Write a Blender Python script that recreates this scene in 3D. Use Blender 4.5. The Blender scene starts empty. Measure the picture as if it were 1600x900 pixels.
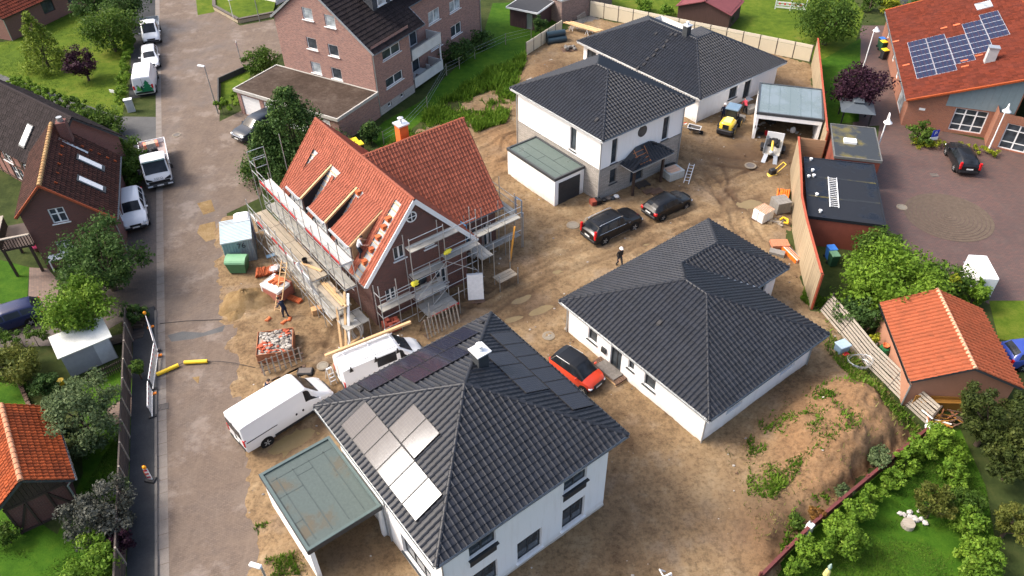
import bpy, bmesh, math, random
import numpy as np
from mathutils import Vector, Matrix
random.seed(11)
rng = np.random.default_rng(5)
R = math.radians
scn = bpy.context.scene
col = scn.collection

# ------------------------------------------------------------------ camera, world, sun, exposure
F_PX, PITCH, ROLL, CAM_H = 1200.0, R(40.77), R(-1.15), 35.84
_fw = np.array([0, math.cos(PITCH), -math.sin(PITCH)]); _up = np.array([0, math.sin(PITCH), math.cos(PITCH)])
_rt = np.array([1.0, 0, 0])
_r2 = _rt * math.cos(ROLL) + _up * math.sin(ROLL); _u2 = -_rt * math.sin(ROLL) + _up * math.cos(ROLL)
cam_data = bpy.data.cameras.new('camera'); cam = bpy.data.objects.new('camera', cam_data); col.objects.link(cam)
cam_data.sensor_width = 36.0; cam_data.lens = 36.0 * F_PX / 1600.0
cam_data.clip_start = 0.5; cam_data.clip_end = 2000
cam.matrix_world = Matrix(((_r2[0], _u2[0], -_fw[0], 0), (_r2[1], _u2[1], -_fw[1], 0), (_r2[2], _u2[2], -_fw[2], CAM_H), (0, 0, 0, 1)))
scn.camera = cam
SUN_AZ = R(174); SUN_EL = R(47)
world = bpy.data.worlds.new('World'); scn.world = world; world.use_nodes = True
wn = world.node_tree; bgn = wn.nodes['Background']
sky = wn.nodes.new('ShaderNodeTexSky'); sky.sky_type = 'NISHITA'; sky.sun_disc = False
sky.sun_elevation = SUN_EL; sky.sun_rotation = math.pi / 2 - SUN_AZ
sky.air_density = 1.0; sky.dust_density = 6.0; sky.ozone_density = 0.3
wn.links.new(sky.outputs[0], bgn.inputs[0]); bgn.inputs[1].default_value = 0.15
sun_l = bpy.data.lights.new('sun', 'SUN'); sun_l.energy = 1.3; sun_l.angle = R(13); sun_l.color = (1.0, 0.965, 0.92)
sun = bpy.data.objects.new('sun', sun_l); col.objects.link(sun)
_sd = Vector((math.cos(SUN_EL) * math.cos(SUN_AZ), math.cos(SUN_EL) * math.sin(SUN_AZ), math.sin(SUN_EL)))
sun.rotation_euler = _sd.to_track_quat('Z', 'Y').to_euler(); sun.location = _sd * 100
vs = scn.view_settings; vs.view_transform = 'Standard'; vs.look = 'None'; vs.exposure = 1.27; vs.gamma = 1.0
try: vs.use_curve_mapping = False
except Exception: pass

# ------------------------------------------------------------------ helpers
SITE_YAW = -0.925
U = np.array([math.cos(SITE_YAW), math.sin(SITE_YAW), 0]); V = np.array([-U[1], U[0], 0])
def G(px, py, z=0.0):
    """ground (or height z) point of the surveyed plan, from its bearing"""
    d = _fw + (px - 800) / F_PX * _r2 - (py - 450) / F_PX * _u2
    k = (z - CAM_H) / d[2]
    return np.array([0, 0, CAM_H]) + d * k

class M:
    """collects polygons, then links them as ONE mesh object"""
    def __init__(s): s.v = []; s.f = []; s.m = []
    def add(s, vs_, fs, mat=0):
        b = len(s.v); s.v += [tuple(map(float, p)) for p in vs_]
        for f in fs: s.f.append(tuple(i + b for i in f)); s.m.append(mat)
        return s
    def quad(s, *p, mat=0): return s.add(p, [tuple(range(len(p)))], mat)
    def box(s, x0, x1, y0, y1, z0, z1, mat=0):
        return s.add([(x0,y0,z0),(x1,y0,z0),(x1,y1,z0),(x0,y1,z0),(x0,y0,z1),(x1,y0,z1),(x1,y1,z1),(x0,y1,z1)],
                     [(0,3,2,1),(4,5,6,7),(0,1,5,4),(1,2,6,5),(2,3,7,6),(3,0,4,7)], mat)
    def bbox(s, x0, x1, y0, y1, z0, z1, b=.02, mat=0):
        """box with chamfered vertical and top edges"""
        P = [(x0+b,y0),(x1-b,y0),(x1,y0+b),(x1,y1-b),(x1-b,y1),(x0+b,y1),(x0,y1-b),(x0,y0+b)]
        Q = [(x0+2*b,y0+b),(x1-2*b,y0+b),(x1-b,y0+2*b),(x1-b,y1-2*b),(x1-2*b,y1-b),(x0+2*b,y1-b),(x0+b,y1-2*b),(x0+b,y0+2*b)]
        vs_ = [(x,y,z0) for x,y in P] + [(x,y,z1-b) for x,y in P] + [(x,y,z1) for x,y in Q]
        fs = [tuple(range(7,-1,-1)), tuple(range(16,24))]
        for k in (0, 8):
            for i in range(8): j = (i+1) % 8; fs.append((k+i, k+j, k+8+j, k+8+i))
        return s.add(vs_, fs, mat)
    def bar(s, p, q, w, h, mat=0, up=(0,0,1)):
        p = np.array(p, float); q = np.array(q, float); d = q - p; L = np.linalg.norm(d)
        if L < 1e-6: return s
        d /= L; up = np.array(up, float); a = np.cross(d, up)
        if np.linalg.norm(a) < 1e-4: a = np.cross(d, (1, 0, 0))
        a /= np.linalg.norm(a); b = np.cross(a, d)
        a = a * w / 2; b = b * h / 2
        return s.add([p-a-b, p+a-b, p+a+b, p-a+b, q-a-b, q+a-b, q+a+b, q-a+b],
                     [(0,3,2,1)[::-1],(4,5,6,7)[::-1],(0,1,5,4)[::-1],(1,2,6,5)[::-1],(2,3,7,6)[::-1],(3,0,4,7)[::-1]], mat)
    def tube(s, p, q, r, n=6, r2=None, mat=0, caps=True):
        p = np.array(p, float); q = np.array(q, float); d = q - p; L = np.linalg.norm(d)
        if L < 1e-6: return s
        d /= L; a = np.cross(d, (0, 0, 1.0))
        if np.linalg.norm(a) < 1e-3: a = np.array([1.0, 0, 0])
        a /= np.linalg.norm(a); b = np.cross(d, a); r2 = r if r2 is None else r2
        an = [2 * math.pi * i / n for i in range(n)]
        vs_ = [p + r * (math.cos(t) * a + math.sin(t) * b) for t in an] + [q + r2 * (math.cos(t) * a + math.sin(t) * b) for t in an]
        fs = [(i, (i+1) % n, n + (i+1) % n, n + i) for i in range(n)]
        if caps: fs += [tuple(range(n-1, -1, -1)), tuple(range(n, 2*n))]
        return s.add(vs_, fs, mat)
    def path(s, pts, r, n=6, mat=0):
        for a, b in zip(pts[:-1], pts[1:]): s.tube(a, b, r, n, mat=mat)
        return s
    def lathe(s, prof, n=12, c=(0,0,0), axis='z', mat=0):
        """prof: list of (radius, height)"""
        vs_ = []
        for r, h in prof:
            for i in range(n):
                t = 2 * math.pi * i / n; x, y = r * math.cos(t), r * math.sin(t)
                vs_.append({'z': (c[0]+x, c[1]+y, c[2]+h), 'y': (c[0]+x, c[1]+h, c[2]-y), 'x': (c[0]+h, c[1]+x, c[2]+y)}[axis])
        fs = []
        for k in range(len(prof)-1):
            for i in range(n): j = (i+1) % n; fs.append((k*n+i, k*n+j, (k+1)*n+j, (k+1)*n+i))
        fs.append(tuple(range(n-1, -1, -1))); fs.append(tuple(range((len(prof)-1)*n, len(prof)*n)))
        return s.add(vs_, fs, mat)
    def prism(s, poly, z0, z1, mat=0):
        n = len(poly)
        return s.add([(p[0],p[1],z0) for p in poly] + [(p[0],p[1],z1) for p in poly],
                     [tuple(range(n-1,-1,-1)), tuple(range(n,2*n))] + [(i,(i+1)%n,n+(i+1)%n,n+i) for i in range(n)], mat)
    def slab(s, poly, t, mat=0):
        """planar 3D polygon given thickness t below itself"""
        P = [np.array(p, float) for p in poly]; n = np.cross(P[1]-P[0], P[2]-P[0]); n /= np.linalg.norm(n); k = len(P)
        return s.add(P + [p - n*t for p in P], [tuple(range(k)), tuple(range(2*k-1,k-1,-1))] + [(i,k+i,k+(i+1)%k,(i+1)%k) for i in range(k)], mat)
    def blob(s, c, rx, ry, rz, n=8, k=5, jit=.12, mat=0):
        vs_ = []; fs = []
        for i in range(1, k):
            th = math.pi * i / k
            for j in range(n):
                ph = 2*math.pi*j/n; q = 1 + random.uniform(-jit, jit)
                vs_.append((c[0]+rx*q*math.sin(th)*math.cos(ph), c[1]+ry*q*math.sin(th)*math.sin(ph), c[2]+rz*q*math.cos(th)))
        vs_ += [(c[0],c[1],c[2]+rz), (c[0],c[1],c[2]-rz)]; t = len(vs_)-2
        for i in range(k-2):
            for j in range(n): fs.append((i*n+j, (i+1)*n+j, (i+1)*n+(j+1)%n, i*n+(j+1)%n))
        for j in range(n): fs.append((t, j, (j+1)%n)); fs.append((t+1, (k-2)*n+(j+1)%n, (k-2)*n+j))
        return s.add(vs_, fs, mat)
    def mesh(s, name, mats, smooth=False, var=None):
        me = bpy.data.meshes.new(name); me.from_pydata(s.v, [], s.f)
        for m in (mats if isinstance(mats, (list, tuple)) else [mats]): me.materials.append(m)
        if len(me.materials) > 1: me.polygons.foreach_set('material_index', s.m)
        if smooth:
            me.polygons.foreach_set('use_smooth', [True]*len(me.polygons)); me.set_sharp_from_angle(angle=R(smooth if smooth is not True else 35))
        me.update(); return me

def link(name, me, parent=None):
    o = bpy.data.objects.new(name, me); col.objects.link(o)
    if parent is not None: o.parent = parent
    return o
def tag(o, label=None, cat=None, group=None, kind=None):
    if label: o['label'] = label
    if cat: o['category'] = cat
    if group: o['group'] = group
    if kind: o['kind'] = kind
    return o
def thing(name, label, cat, loc=(0,0,0), yaw=0.0, group=None):
    o = bpy.data.objects.new(name, None); col.objects.link(o); o.empty_display_size = .3
    o.location = [float(c) for c in loc]; o.rotation_euler = (0, 0, yaw)
    return tag(o, label, cat, group)
def part(name, m, mats, parent, label=None, smooth=False, kind=None):
    o = link(name, m.mesh(name, mats, smooth) if isinstance(m, M) else m, parent)
    return tag(o, label, None, None, kind)
def solo(name, m, mats, label, cat, loc=(0,0,0), yaw=0.0, group=None, smooth=False):
    o = link(name, m.mesh(name, mats, smooth) if isinstance(m, M) else m)
    o.location = [float(c) for c in loc]; o.rotation_euler = (0, 0, yaw)
    return tag(o, label, cat, group)
def structure(name, m, mats, parent=None, smooth=False):
    o = link(name, m.mesh(name, mats, smooth) if isinstance(m, M) else m, parent)
    return tag(o, kind='structure') if parent is None else o
def dup(root, loc, yaw, label=None, group=None):
    """a copy of a thing with copies of its parts and sub-parts (mesh data shared)"""
    r = root.copy(); col.objects.link(r); r.location = [float(c) for c in loc]; r.rotation_euler = (0, 0, yaw)
    if label: r['label'] = label
    if group: r['group'] = group
    for ch in list(root.children):
        c = ch.copy(); col.objects.link(c); c.parent = r
        for g in list(ch.children):
            d = g.copy(); col.objects.link(d); d.parent = c
    return r
def heading(a, b): return math.atan2(b[1]-a[1], b[0]-a[0])
def pxyaw(p, q): return heading(G(*p), G(*q))

# ------------------------------------------------------------------ materials
def nt(name):
    m = bpy.data.materials.new(name); m.use_nodes = True; t = m.node_tree
    return m, t, t.nodes['Principled BSDF']
def N(t, typ, **kw):
    n = t.nodes.new(typ)
    for k, v in kw.items(): setattr(n, k, v)
    return n
def coords(t, obj=True):
    return N(t, 'ShaderNodeTexCoord').outputs['Object' if obj else 'Generated']
def noise(t, vec, scale, detail=4, rough=.55):
    n = N(t, 'ShaderNodeTexNoise'); n.inputs['Scale'].default_value = scale; n.inputs['Detail'].default_value = detail
    n.inputs['Roughness'].default_value = rough; t.links.new(vec, n.inputs['Vector']); return n.outputs['Fac']
def ramp(t, fac, stops):
    r = N(t, 'ShaderNodeValToRGB'); e = r.color_ramp.elements
    while len(e) > 1: e.remove(e[0])
    e[0].position = stops[0][0]; e[0].color = (*stops[0][1], 1) if len(stops[0][1]) == 3 else stops[0][1]
    for p, c in stops[1:]:
        x = e.new(p); x.color = (*c, 1)
    t.links.new(fac, r.inputs[0]); return r.outputs[0]
def mixc(t, fac, a, b, blend='MIX'):
    m = N(t, 'ShaderNodeMix', data_type='RGBA', blend_type=blend)
    for s, v in ((m.inputs['Factor'], fac), (m.inputs['A'], a), (m.inputs['B'], b)):
        if isinstance(v, (int, float)): s.default_value = v
        elif isinstance(v, tuple): s.default_value = (*v, 1)
        else: t.links.new(v, s)
    return m.outputs['Result']
def math_(t, op, a, b=0.0, c=None):
    m = N(t, 'ShaderNodeMath', operation=op)
    for i, v in enumerate((a, b) if c is None else (a, b, c)):
        if isinstance(v, (int, float)): m.inputs[i].default_value = v
        else: t.links.new(v, m.inputs[i])
    return m.outputs[0]
def bump(t, b, height, strength=.3, dist=.02):
    n = N(t, 'ShaderNodeBump'); n.inputs['Strength'].default_value = strength; n.inputs['Distance'].default_value = dist
    t.links.new(height, n.inputs['Height']); t.links.new(n.outputs[0], b.inputs['Normal'])
def sc(c, k): return tuple(min(1.0, x*k) for x in c)
def mat(name, c, rough=.7, var=.18, scale=3.0, bmp=0.0, metal=0.0, spec=.3, coat=0.0, rnd=0.0):
    m, t, b = nt(name); co = coords(t)
    f = noise(t, co, scale); g = noise(t, co, scale*9, 2)
    k = math_(t, 'MULTIPLY_ADD', g, .4, math_(t, 'MULTIPLY', f, .6))
    colr = ramp(t, k, [(.25, sc(c, 1-var)), (.75, sc(c, 1+var))])
    if rnd:
        oi = N(t, 'ShaderNodeObjectInfo'); colr = mixc(t, 1.0, colr, ramp(t, oi.outputs['Random'], [(0, (1-rnd,)*3), (1, (1.0,)*3)]), 'MULTIPLY')
    t.links.new(colr, b.inputs['Base Color'])
    b.inputs['Roughness'].default_value = rough; b.inputs['Metallic'].default_value = metal
    b.inputs['Specular IOR Level'].default_value = spec; b.inputs['Coat Weight'].default_value = coat
    if bmp: bump(t, b, g, bmp)
    return m
def paint(name, c, rough=.25, dirt=.15):
    m, t, b = nt(name); co = coords(t)
    sx = N(t, 'ShaderNodeSeparateXYZ'); t.links.new(co, sx.inputs[0])
    n = noise(t, co, 2.2, 5)
    low = math_(t, 'MULTIPLY', math_(t, 'SUBTRACT', 1.0, math_(t, 'MULTIPLY', sx.outputs[2], 1.1)), n)
    low = math_(t, 'MAXIMUM', math_(t, 'MULTIPLY', low, 1.1), 0.0)
    t.links.new(mixc(t, math_(t, 'MINIMUM', math_(t, 'MULTIPLY_ADD', n, dirt*.5, math_(t, 'MULTIPLY', low, dirt*2)), .75), c, (.2, .16, .12)), b.inputs['Base Color'])
    t.links.new(math_(t, 'MULTIPLY_ADD', n, .2, rough), b.inputs['Roughness'])
    b.inputs['Coat Weight'].default_value = .5 if max(c) > .1 else .12; b.inputs['Specular IOR Level'].default_value = .3; b.inputs['Coat Roughness'].default_value = .08
    return m
def tile_mat(name, c, rough, var=.25, patch=.2, patchcol=None, pscale=.6):
    m, t, b = nt(name); co = coords(t)
    at = N(t, 'ShaderNodeAttribute', attribute_name='var'); oi = N(t, 'ShaderNodeObjectInfo')
    v = math_(t, 'FRACT', math_(t, 'ADD', at.outputs['Fac'], oi.outputs['Random']))
    base = ramp(t, v, [(0, sc(c, 1-var)), (.5, c), (1, sc(c, 1+var))])
    geo = N(t, 'ShaderNodeNewGeometry')
    n = noise(t, geo.outputs['Position'], pscale, 6, .7)
    base = mixc(t, ramp(t, n, [(.5-patch*.4, (0,0,0)), (.75, (patch*2,)*3)]), base, patchcol or sc(c, .55))
    f = noise(t, geo.outputs['Position'], 14, 2)
    base = mixc(t, .35, base, mixc(t, 1.0, base, ramp(t, f, [(.2, (.55,)*3), (.8, (1.0,)*3)]), 'MULTIPLY'))
    t.links.new(base, b.inputs['Base Color'])
    t.links.new(math_(t, 'MULTIPLY_ADD', n, .25, rough-.1), b.inputs['Roughness'])
    b.inputs['Specular IOR Level'].default_value = .36 if c[0] < .015 else .12; bump(t, b, f, .15, .01); return m
def leaf_mat(name, c, c2, tr=.35):
    m, t, b = nt(name)
    at = N(t, 'ShaderNodeAttribute', attribute_name='var')
    colr = ramp(t, at.outputs['Fac'], [(0, sc(c, .65)), (.5, c), (1, c2)])
    t.links.new(colr, b.inputs['Base Color']); b.inputs['Roughness'].default_value = .55
    b.inputs['Specular IOR Level'].default_value = .1
    tl = N(t, 'ShaderNodeBsdfTranslucent'); t.links.new(colr, tl.inputs[0])
    mx = N(t, 'ShaderNodeMixShader'); mx.inputs[0].default_value = tr
    t.links.new(b.outputs[0], mx.inputs[1]); t.links.new(tl.outputs[0], mx.inputs[2])
    t.links.new(mx.outputs[0], t.nodes['Material Output'].inputs[0]); return m
def wall_vec(t):
    co = coords(t); sx = N(t, 'ShaderNodeSeparateXYZ'); t.links.new(co, sx.inputs[0])
    cx = N(t, 'ShaderNodeCombineXYZ'); t.links.new(math_(t, 'ADD', sx.outputs[0], sx.outputs[1]), cx.inputs[0]); t.links.new(sx.outputs[2], cx.inputs[1])
    return co, cx.outputs[0]
def brick_mat(name, c1, c2, mortar, w=.24, h=.075, mw=.012, stain=.3, rough=.85, bs=.5):
    m, t, b = nt(name); co, v = wall_vec(t)
    br = N(t, 'ShaderNodeTexBrick'); t.links.new(v, br.inputs['Vector'])
    br.inputs['Scale'].default_value = 1.0; br.inputs['Brick Width'].default_value = w; br.inputs['Row Height'].default_value = h
    br.inputs['Mortar Size'].default_value = mw; br.inputs['Mortar Smooth'].default_value = .2; br.inputs['Bias'].default_value = 0.0
    br.inputs['Color1'].default_value = (*c1, 1); br.inputs['Color2'].default_value = (*c2, 1); br.inputs['Mortar'].default_value = (*mortar, 1)
    n = noise(t, co, .8, 6, .65); k = noise(t, v, 9, 2)
    c = mixc(t, math_(t, 'MULTIPLY', n, stain), br.outputs['Color'], sc(c1, .5))
    c = mixc(t, .5, c, mixc(t, 1.0, c, ramp(t, k, [(.3, (.6,)*3), (.7, (1.0,)*3)]), 'MULTIPLY'))
    t.links.new(c, b.inputs['Base Color']); b.inputs['Roughness'].default_value = rough
    bump(t, b, br.outputs['Fac'], -bs, .01); return m
def render_mat(name, c, soil=.2):
    """painted render with rain streaks and splashed foot"""
    m, t, b = nt(name); co, v = wall_vec(t)
    mp = N(t, 'ShaderNodeMapping'); mp.inputs['Scale'].default_value = (3.0, .35, 1); t.links.new(v, mp.inputs[0])
    st = noise(t, mp.outputs[0], 1.2, 5); n = noise(t, co, 1.3, 5); f = noise(t, co, 60, 2)
    sx = N(t, 'ShaderNodeSeparateXYZ'); t.links.new(co, sx.inputs[0])
    foot = math_(t, 'MULTIPLY', math_(t, 'MAXIMUM', math_(t, 'SUBTRACT', .75, sx.outputs[2]), 0.0), math_(t, 'POWER', n, 1.6))
    k = math_(t, 'MINIMUM', math_(t, 'ADD', math_(t, 'MULTIPLY', ramp(t, st, [(.5, (0,0,0)), (.8, (1,1,1))]), soil), math_(t, 'MULTIPLY', foot, 2.2)), .8)
    t.links.new(mixc(t, k, c, (.42, .35, .28)), b.inputs['Base Color']); b.inputs['Roughness'].default_value = .9
    bump(t, b, f, .12, .006); return m
def glass_mat(name, c=(.02, .025, .03), rough=.06):
    m, t, b = nt(name); co = coords(t)
    n = noise(t, co, 1.1, 3)
    t.links.new(ramp(t, n, [(.35, c), (.65, sc(c, 3.0))]), b.inputs['Base Color'])
    b.inputs['Roughness'].default_value = rough; b.inputs['Specular IOR Level'].default_value = .4; return m
def wood_mat(name, c, rough=.75, var=.3, stretch=(1, 12, 12)):
    m, t, b = nt(name); co = coords(t)
    mp = N(t, 'ShaderNodeMapping'); mp.inputs['Scale'].default_value = stretch; t.links.new(co, mp.inputs[0])
    n = noise(t, mp.outputs[0], 1.5, 5, .6); oi = N(t, 'ShaderNodeObjectInfo')
    base = ramp(t, n, [(.3, sc(c, 1-var)), (.7, sc(c, 1+var*.6))])
    base = mixc(t, 1.0, base, ramp(t, oi.outputs['Random'], [(0, (.78,)*3), (1, (1.0,)*3)]), 'MULTIPLY')
    t.links.new(base, b.inputs['Base Color']); b.inputs['Roughness'].default_value = rough; bump(t, b, n, .2, .006); return m

WHITE_R = render_mat('white_render', (.82, .82, .81))
ANTH = mat('anthracite_frame', (.035, .038, .042), .45, .2)
ANTH2 = mat('anthracite_metal', (.05, .055, .06), .4, .15)
PVC = mat('white_plastic', (.72, .73, .73), .35, .06, 2)
ZINC = mat('zinc', (.42, .45, .47), .4, .15, 2, metal=.6)
GALV = mat('galvanised', (.48, .5, .51), .42, .2, 4, metal=.7, rnd=.25)
STEEL_W = mat('white_steel', (.75, .76, .76), .4, .08)
BLACKP = mat('black_plastic', (.018, .018, .02), .5, .2)
RUBBER = mat('rubber', (.016, .016, .017), .8, .3)
GLASS = glass_mat('window_glass'); GLASSB = glass_mat('window_glass_curtain', (.16, .18, .19), .12)
CARGLASS = glass_mat('car_glass', (.009, .011, .014), .1); CARGLASS.node_tree.nodes['Principled BSDF'].inputs['Specular IOR Level'].default_value = .22
T_ANTH = tile_mat('anthracite_tile', (.0135, .016, .0225), .43, .22, .15, (.02, .021, .025))
T_TERRA = tile_mat('new_terracotta_tile', (.315, .098, .06), .65, .16, .1, (.22, .055, .03))
T_RED = tile_mat('weathered_red_tile', (.125, .026, .013), .75, .3, .3, (.11, .035, .028))
T_ORANGE = tile_mat('orange_tile', (.33, .072, .022), .7, .3, .3, (.1, .03, .018))
T_SALMON = tile_mat('mossy_orange_tile', (.33, .09, .042), .75, .08, .2, (.1, .05, .03), 1.6)
T_BROWN = tile_mat('brown_tile', (.06, .025, .019), .7, .3, .3, (.04, .025, .02))
T_BLACK = tile_mat('black_brown_tile', (.022, .017, .018), .85, .3, .25, (.04, .033, .032))
BRICK_DK = brick_mat('dark_red_brick', (.15, .042, .032), (.065, .024, .022), (.2, .15, .13))
BRICK_APT = brick_mat('pinkish_brick', (.42, .2, .15), (.2, .085, .075), (.34, .27, .24), .25, .085, .016)
BRICK_OR = brick_mat('orange_brick', (.33, .105, .05), (.25, .075, .042), (.27, .19, .14))
BRICK_L = brick_mat('old_red_brick', (.17, .05, .04), (.11, .035, .03), (.17, .12, .1))
BRICK_MOT = brick_mat('mottled_brick', (.3, .16, .13), (.09, .05, .05), (.3, .26, .23), .26, .09, .02)
STONE_M = brick_mat('grey_stone_cladding', (.43, .40, .36), (.3, .28, .25), (.2, .18, .16), .45, .11, .012, .25, .9, .9)
STONE_L = brick_mat('pale_stone_cladding', (.5, .47, .42), (.36, .33, .3), (.26, .24, .21), .3, .07, .01, .25, .9, .9)
TIMBER = wood_mat('dark_timber', (.05, .03, .022))
TIMB_NEW = wood_mat('fresh_timber', (.62, .4, .2), .7, .2)
TIMB_GREY = wood_mat('weathered_timber', (.33, .29, .24), .85, .35)
TIMB_BR = wood_mat('brown_timber', (.13, .075, .05), .8, .3)
TIMB_OLD = wood_mat('dark_fence_timber', (.065, .05, .042), .85, .3)
TIMB_PALE = wood_mat('pale_fence_timber', (.37, .29, .185), .85, .12, (3, 3, .35))
CONCRETE = mat('concrete', (.2, .19, .175), .85, .2, 1.5, .2)
BARK = mat('bark', (.075, .055, .04), .9, .3, 6, .4)
# ------------------------------------------------------------------ building helpers
def e_of(side): return {'S': (1,0), 'E': (0,1), 'N': (-1,0), 'W': (0,-1)}[side]
def wall_cells(m, O, e, L, z0, z1, ops=(), rev=.14, mi=0, top=None):
    e = np.array([e[0], e[1], 0.0]); n = np.array([e[1], -e[0], 0.0]); O = np.array(O, float)
    P = lambda u, z, d=0.0: O + e*u + np.array([0,0,z]) - n*d
    us = sorted(set([0, L] + [v for o in ops for v in (o[0], o[1])])); zs = sorted(set([z0, z1] + [v for o in ops for v in (o[2], o[3])]))
    us = [u for u in us if -1e-6 <= u <= L+1e-6]; zs = [z for z in zs if z0-1e-6 <= z <= z1+1e-6]
    for a, b in zip(us[:-1], us[1:]):
        for c, d in zip(zs[:-1], zs[1:]):
            if any(o[0]-1e-6 <= a and b <= o[1]+1e-6 and o[2]-1e-6 <= c and d <= o[3]+1e-6 for o in ops): continue
            poly = [(a,c),(b,c),(b,d),(a,d)]
            if top:
                for (p, q) in zip(top, top[1:]+top[:1]): poly = clip_half(poly, p, q)
                if len(poly) < 3: continue
            m.add([P(u, z) for u, z in poly], [tuple(range(len(poly)))], mi)
    for a, b, c, d in ops:
        m.add([P(a,c),P(b,c),P(b,d),P(a,d),P(a,c,rev),P(b,c,rev),P(b,d,rev),P(a,d,rev)], [(0,4,5,1),(1,5,6,2),(2,6,7,3),(3,7,4,0)], mi)
def clip_half(poly, p, q):
    out = []; f = lambda a: (q[0]-p[0])*(a[1]-p[1]) - (q[1]-p[1])*(a[0]-p[0])
    for i in range(len(poly)):
        a, b = poly[i], poly[(i+1) % len(poly)]; fa, fb = f(a), f(b)
        if fa >= -1e-9: out.append(a)
        if (fa > 1e-9 and fb < -1e-9) or (fa < -1e-9 and fb > 1e-9):
            t = fa/(fa-fb); out.append((a[0]+(b[0]-a[0])*t, a[1]+(b[1]-a[1])*t))
    return out
def window(parent, O, e, u0, u1, z0, z1, fm=None, gm=None, nv=2, hz=(), rev=.14, sill=None, fw=.07, nm='window', sd=.1, so=.1):
    fw = .095 if fm is PVC else fw
    fm = fm or ANTH; gm = gm or GLASS
    e = np.array([e[0], e[1], 0.0]); n = np.array([e[1], -e[0], 0.0]); O = np.array(O, float)
    yaw = math.atan2(e[1], e[0]); o0 = O + e*u0 - n*rev; w = u1-u0; h = z1-z0
    m = M(); d = .06
    for x0, x1, a, b in ((0,fw,0,h),(w-fw,w,0,h),(fw,w-fw,0,fw),(fw,w-fw,h-fw,h)): m.box(x0, x1, -.02, d-.02, a, b)
    for i in range(1, nv): x = w*i/nv; m.box(x-fw*.6, x+fw*.6, -.023, d-.023, fw, h-fw)
    for q in hz: m.box(fw, w-fw, -.017, d-.017, q*h-fw*.45, q*h+fw*.45)
    fr = part(nm, m, fm, parent); fr.location = (o0[0], o0[1], z0 + O[2]); fr.rotation_euler = (0, 0, yaw)
    part('pane', M().box(fw*.5, w-fw*.5, .005, .02, fw*.5, h-fw*.5), gm, fr)
    if sill is not None:
        part('sill', M().box(-so, w+so, -rev-sd, .0, -.06, -.004), sill, fr)
    return fr
def house_walls(parent, x0, x1, y0, y1, z0, z1, wins, mats, rev=.14, tops=None, name='wall', bands=None):
    """wins: list of dict(side,a,b,z0,z1,...) with a,b measured along the wall's own axis (x for S/N, y for E/W)"""
    m = M(); tops = tops or {}
    org = {'S': (x0,y0,0), 'E': (x1,y0,0), 'N': (x1,y1,0), 'W': (x0,y1,0)}
    Ls = {'S': x1-x0, 'E': y1-y0, 'N': x1-x0, 'W': y1-y0}
    def uu(side, a, b):
        return {'S': (a-x0, b-x0), 'E': (a-y0, b-y0), 'N': (x1-b, x1-a), 'W': (y1-b, y1-a)}[side]
    for s in 'SENW':
        ops = []
        for w in wins:
            if w['side'] == s: a, b = uu(s, w['a'], w['b']); ops.append((a, b, w['z0'], w['z1']))
        zt = z1; top = None
        if s in tops: zt = max(p[1] for p in tops[s]); top = [(0, z0)] + [(Ls[s], z0)] + tops[s]
        wall_cells(m, org[s], e_of(s), Ls[s], z0, zt, ops, rev, 0, top)
    w_ = part(name, m, mats, parent)
    for w in wins:
        a, b = uu(w['side'], w['a'], w['b']); k = {q: w[q] for q in w if q not in ('side','a','b','z0','z1')}
        window(parent, org[w['side']], e_of(w['side']), a, b, w['z0'], w['z1'], rev=rev, **k)
    return w_
WAVE = [(0,0),(.03,.03),(.075,.046),(.12,.03),(.15,.004),(.225,-.004),(.30,.0)]
FLATP = [(0,.012),(.03,.02),(.06,.008),(.24,.008),(.27,.014),(.30,.012)]
def inside_sd(pts, poly):
    """signed distance of 2D pts to each edge of a CCW convex polygon"""
    out = []
    for p, q in zip(poly, poly[1:]+poly[:1]):
        d = np.array(q)-np.array(p); L = np.hypot(*d); out.append((d[0]*(pts[...,1]-p[1]) - d[1]*(pts[...,0]-p[0]))/L)
    return np.stack(out)
def tile_template(prof, tw, tl):
    k = len(prof); s = tw/.30
    v = [(x*s, -.02, z*1.35+.056) for x, z in prof] + [(x*s, tl, z*1.35+.006) for x, z in prof] + [(x*s, .07, z*.3-.01) for x, z in prof]
    f = [(i, i+1, k+i+1, k+i) for i in range(k-1)] + [(2*k+i, 2*k+i+1, i+1, i) for i in range(k-1)]
    return np.array(v), f
def frame_of(poly):
    P = [np.array(p, float) for p in poly]; e = P[1]-P[0]; e /= np.linalg.norm(e)
    n = np.cross(P[1]-P[0], P[2]-P[0]); n /= np.linalg.norm(n); return P[0], e, np.cross(n, e), n
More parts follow.
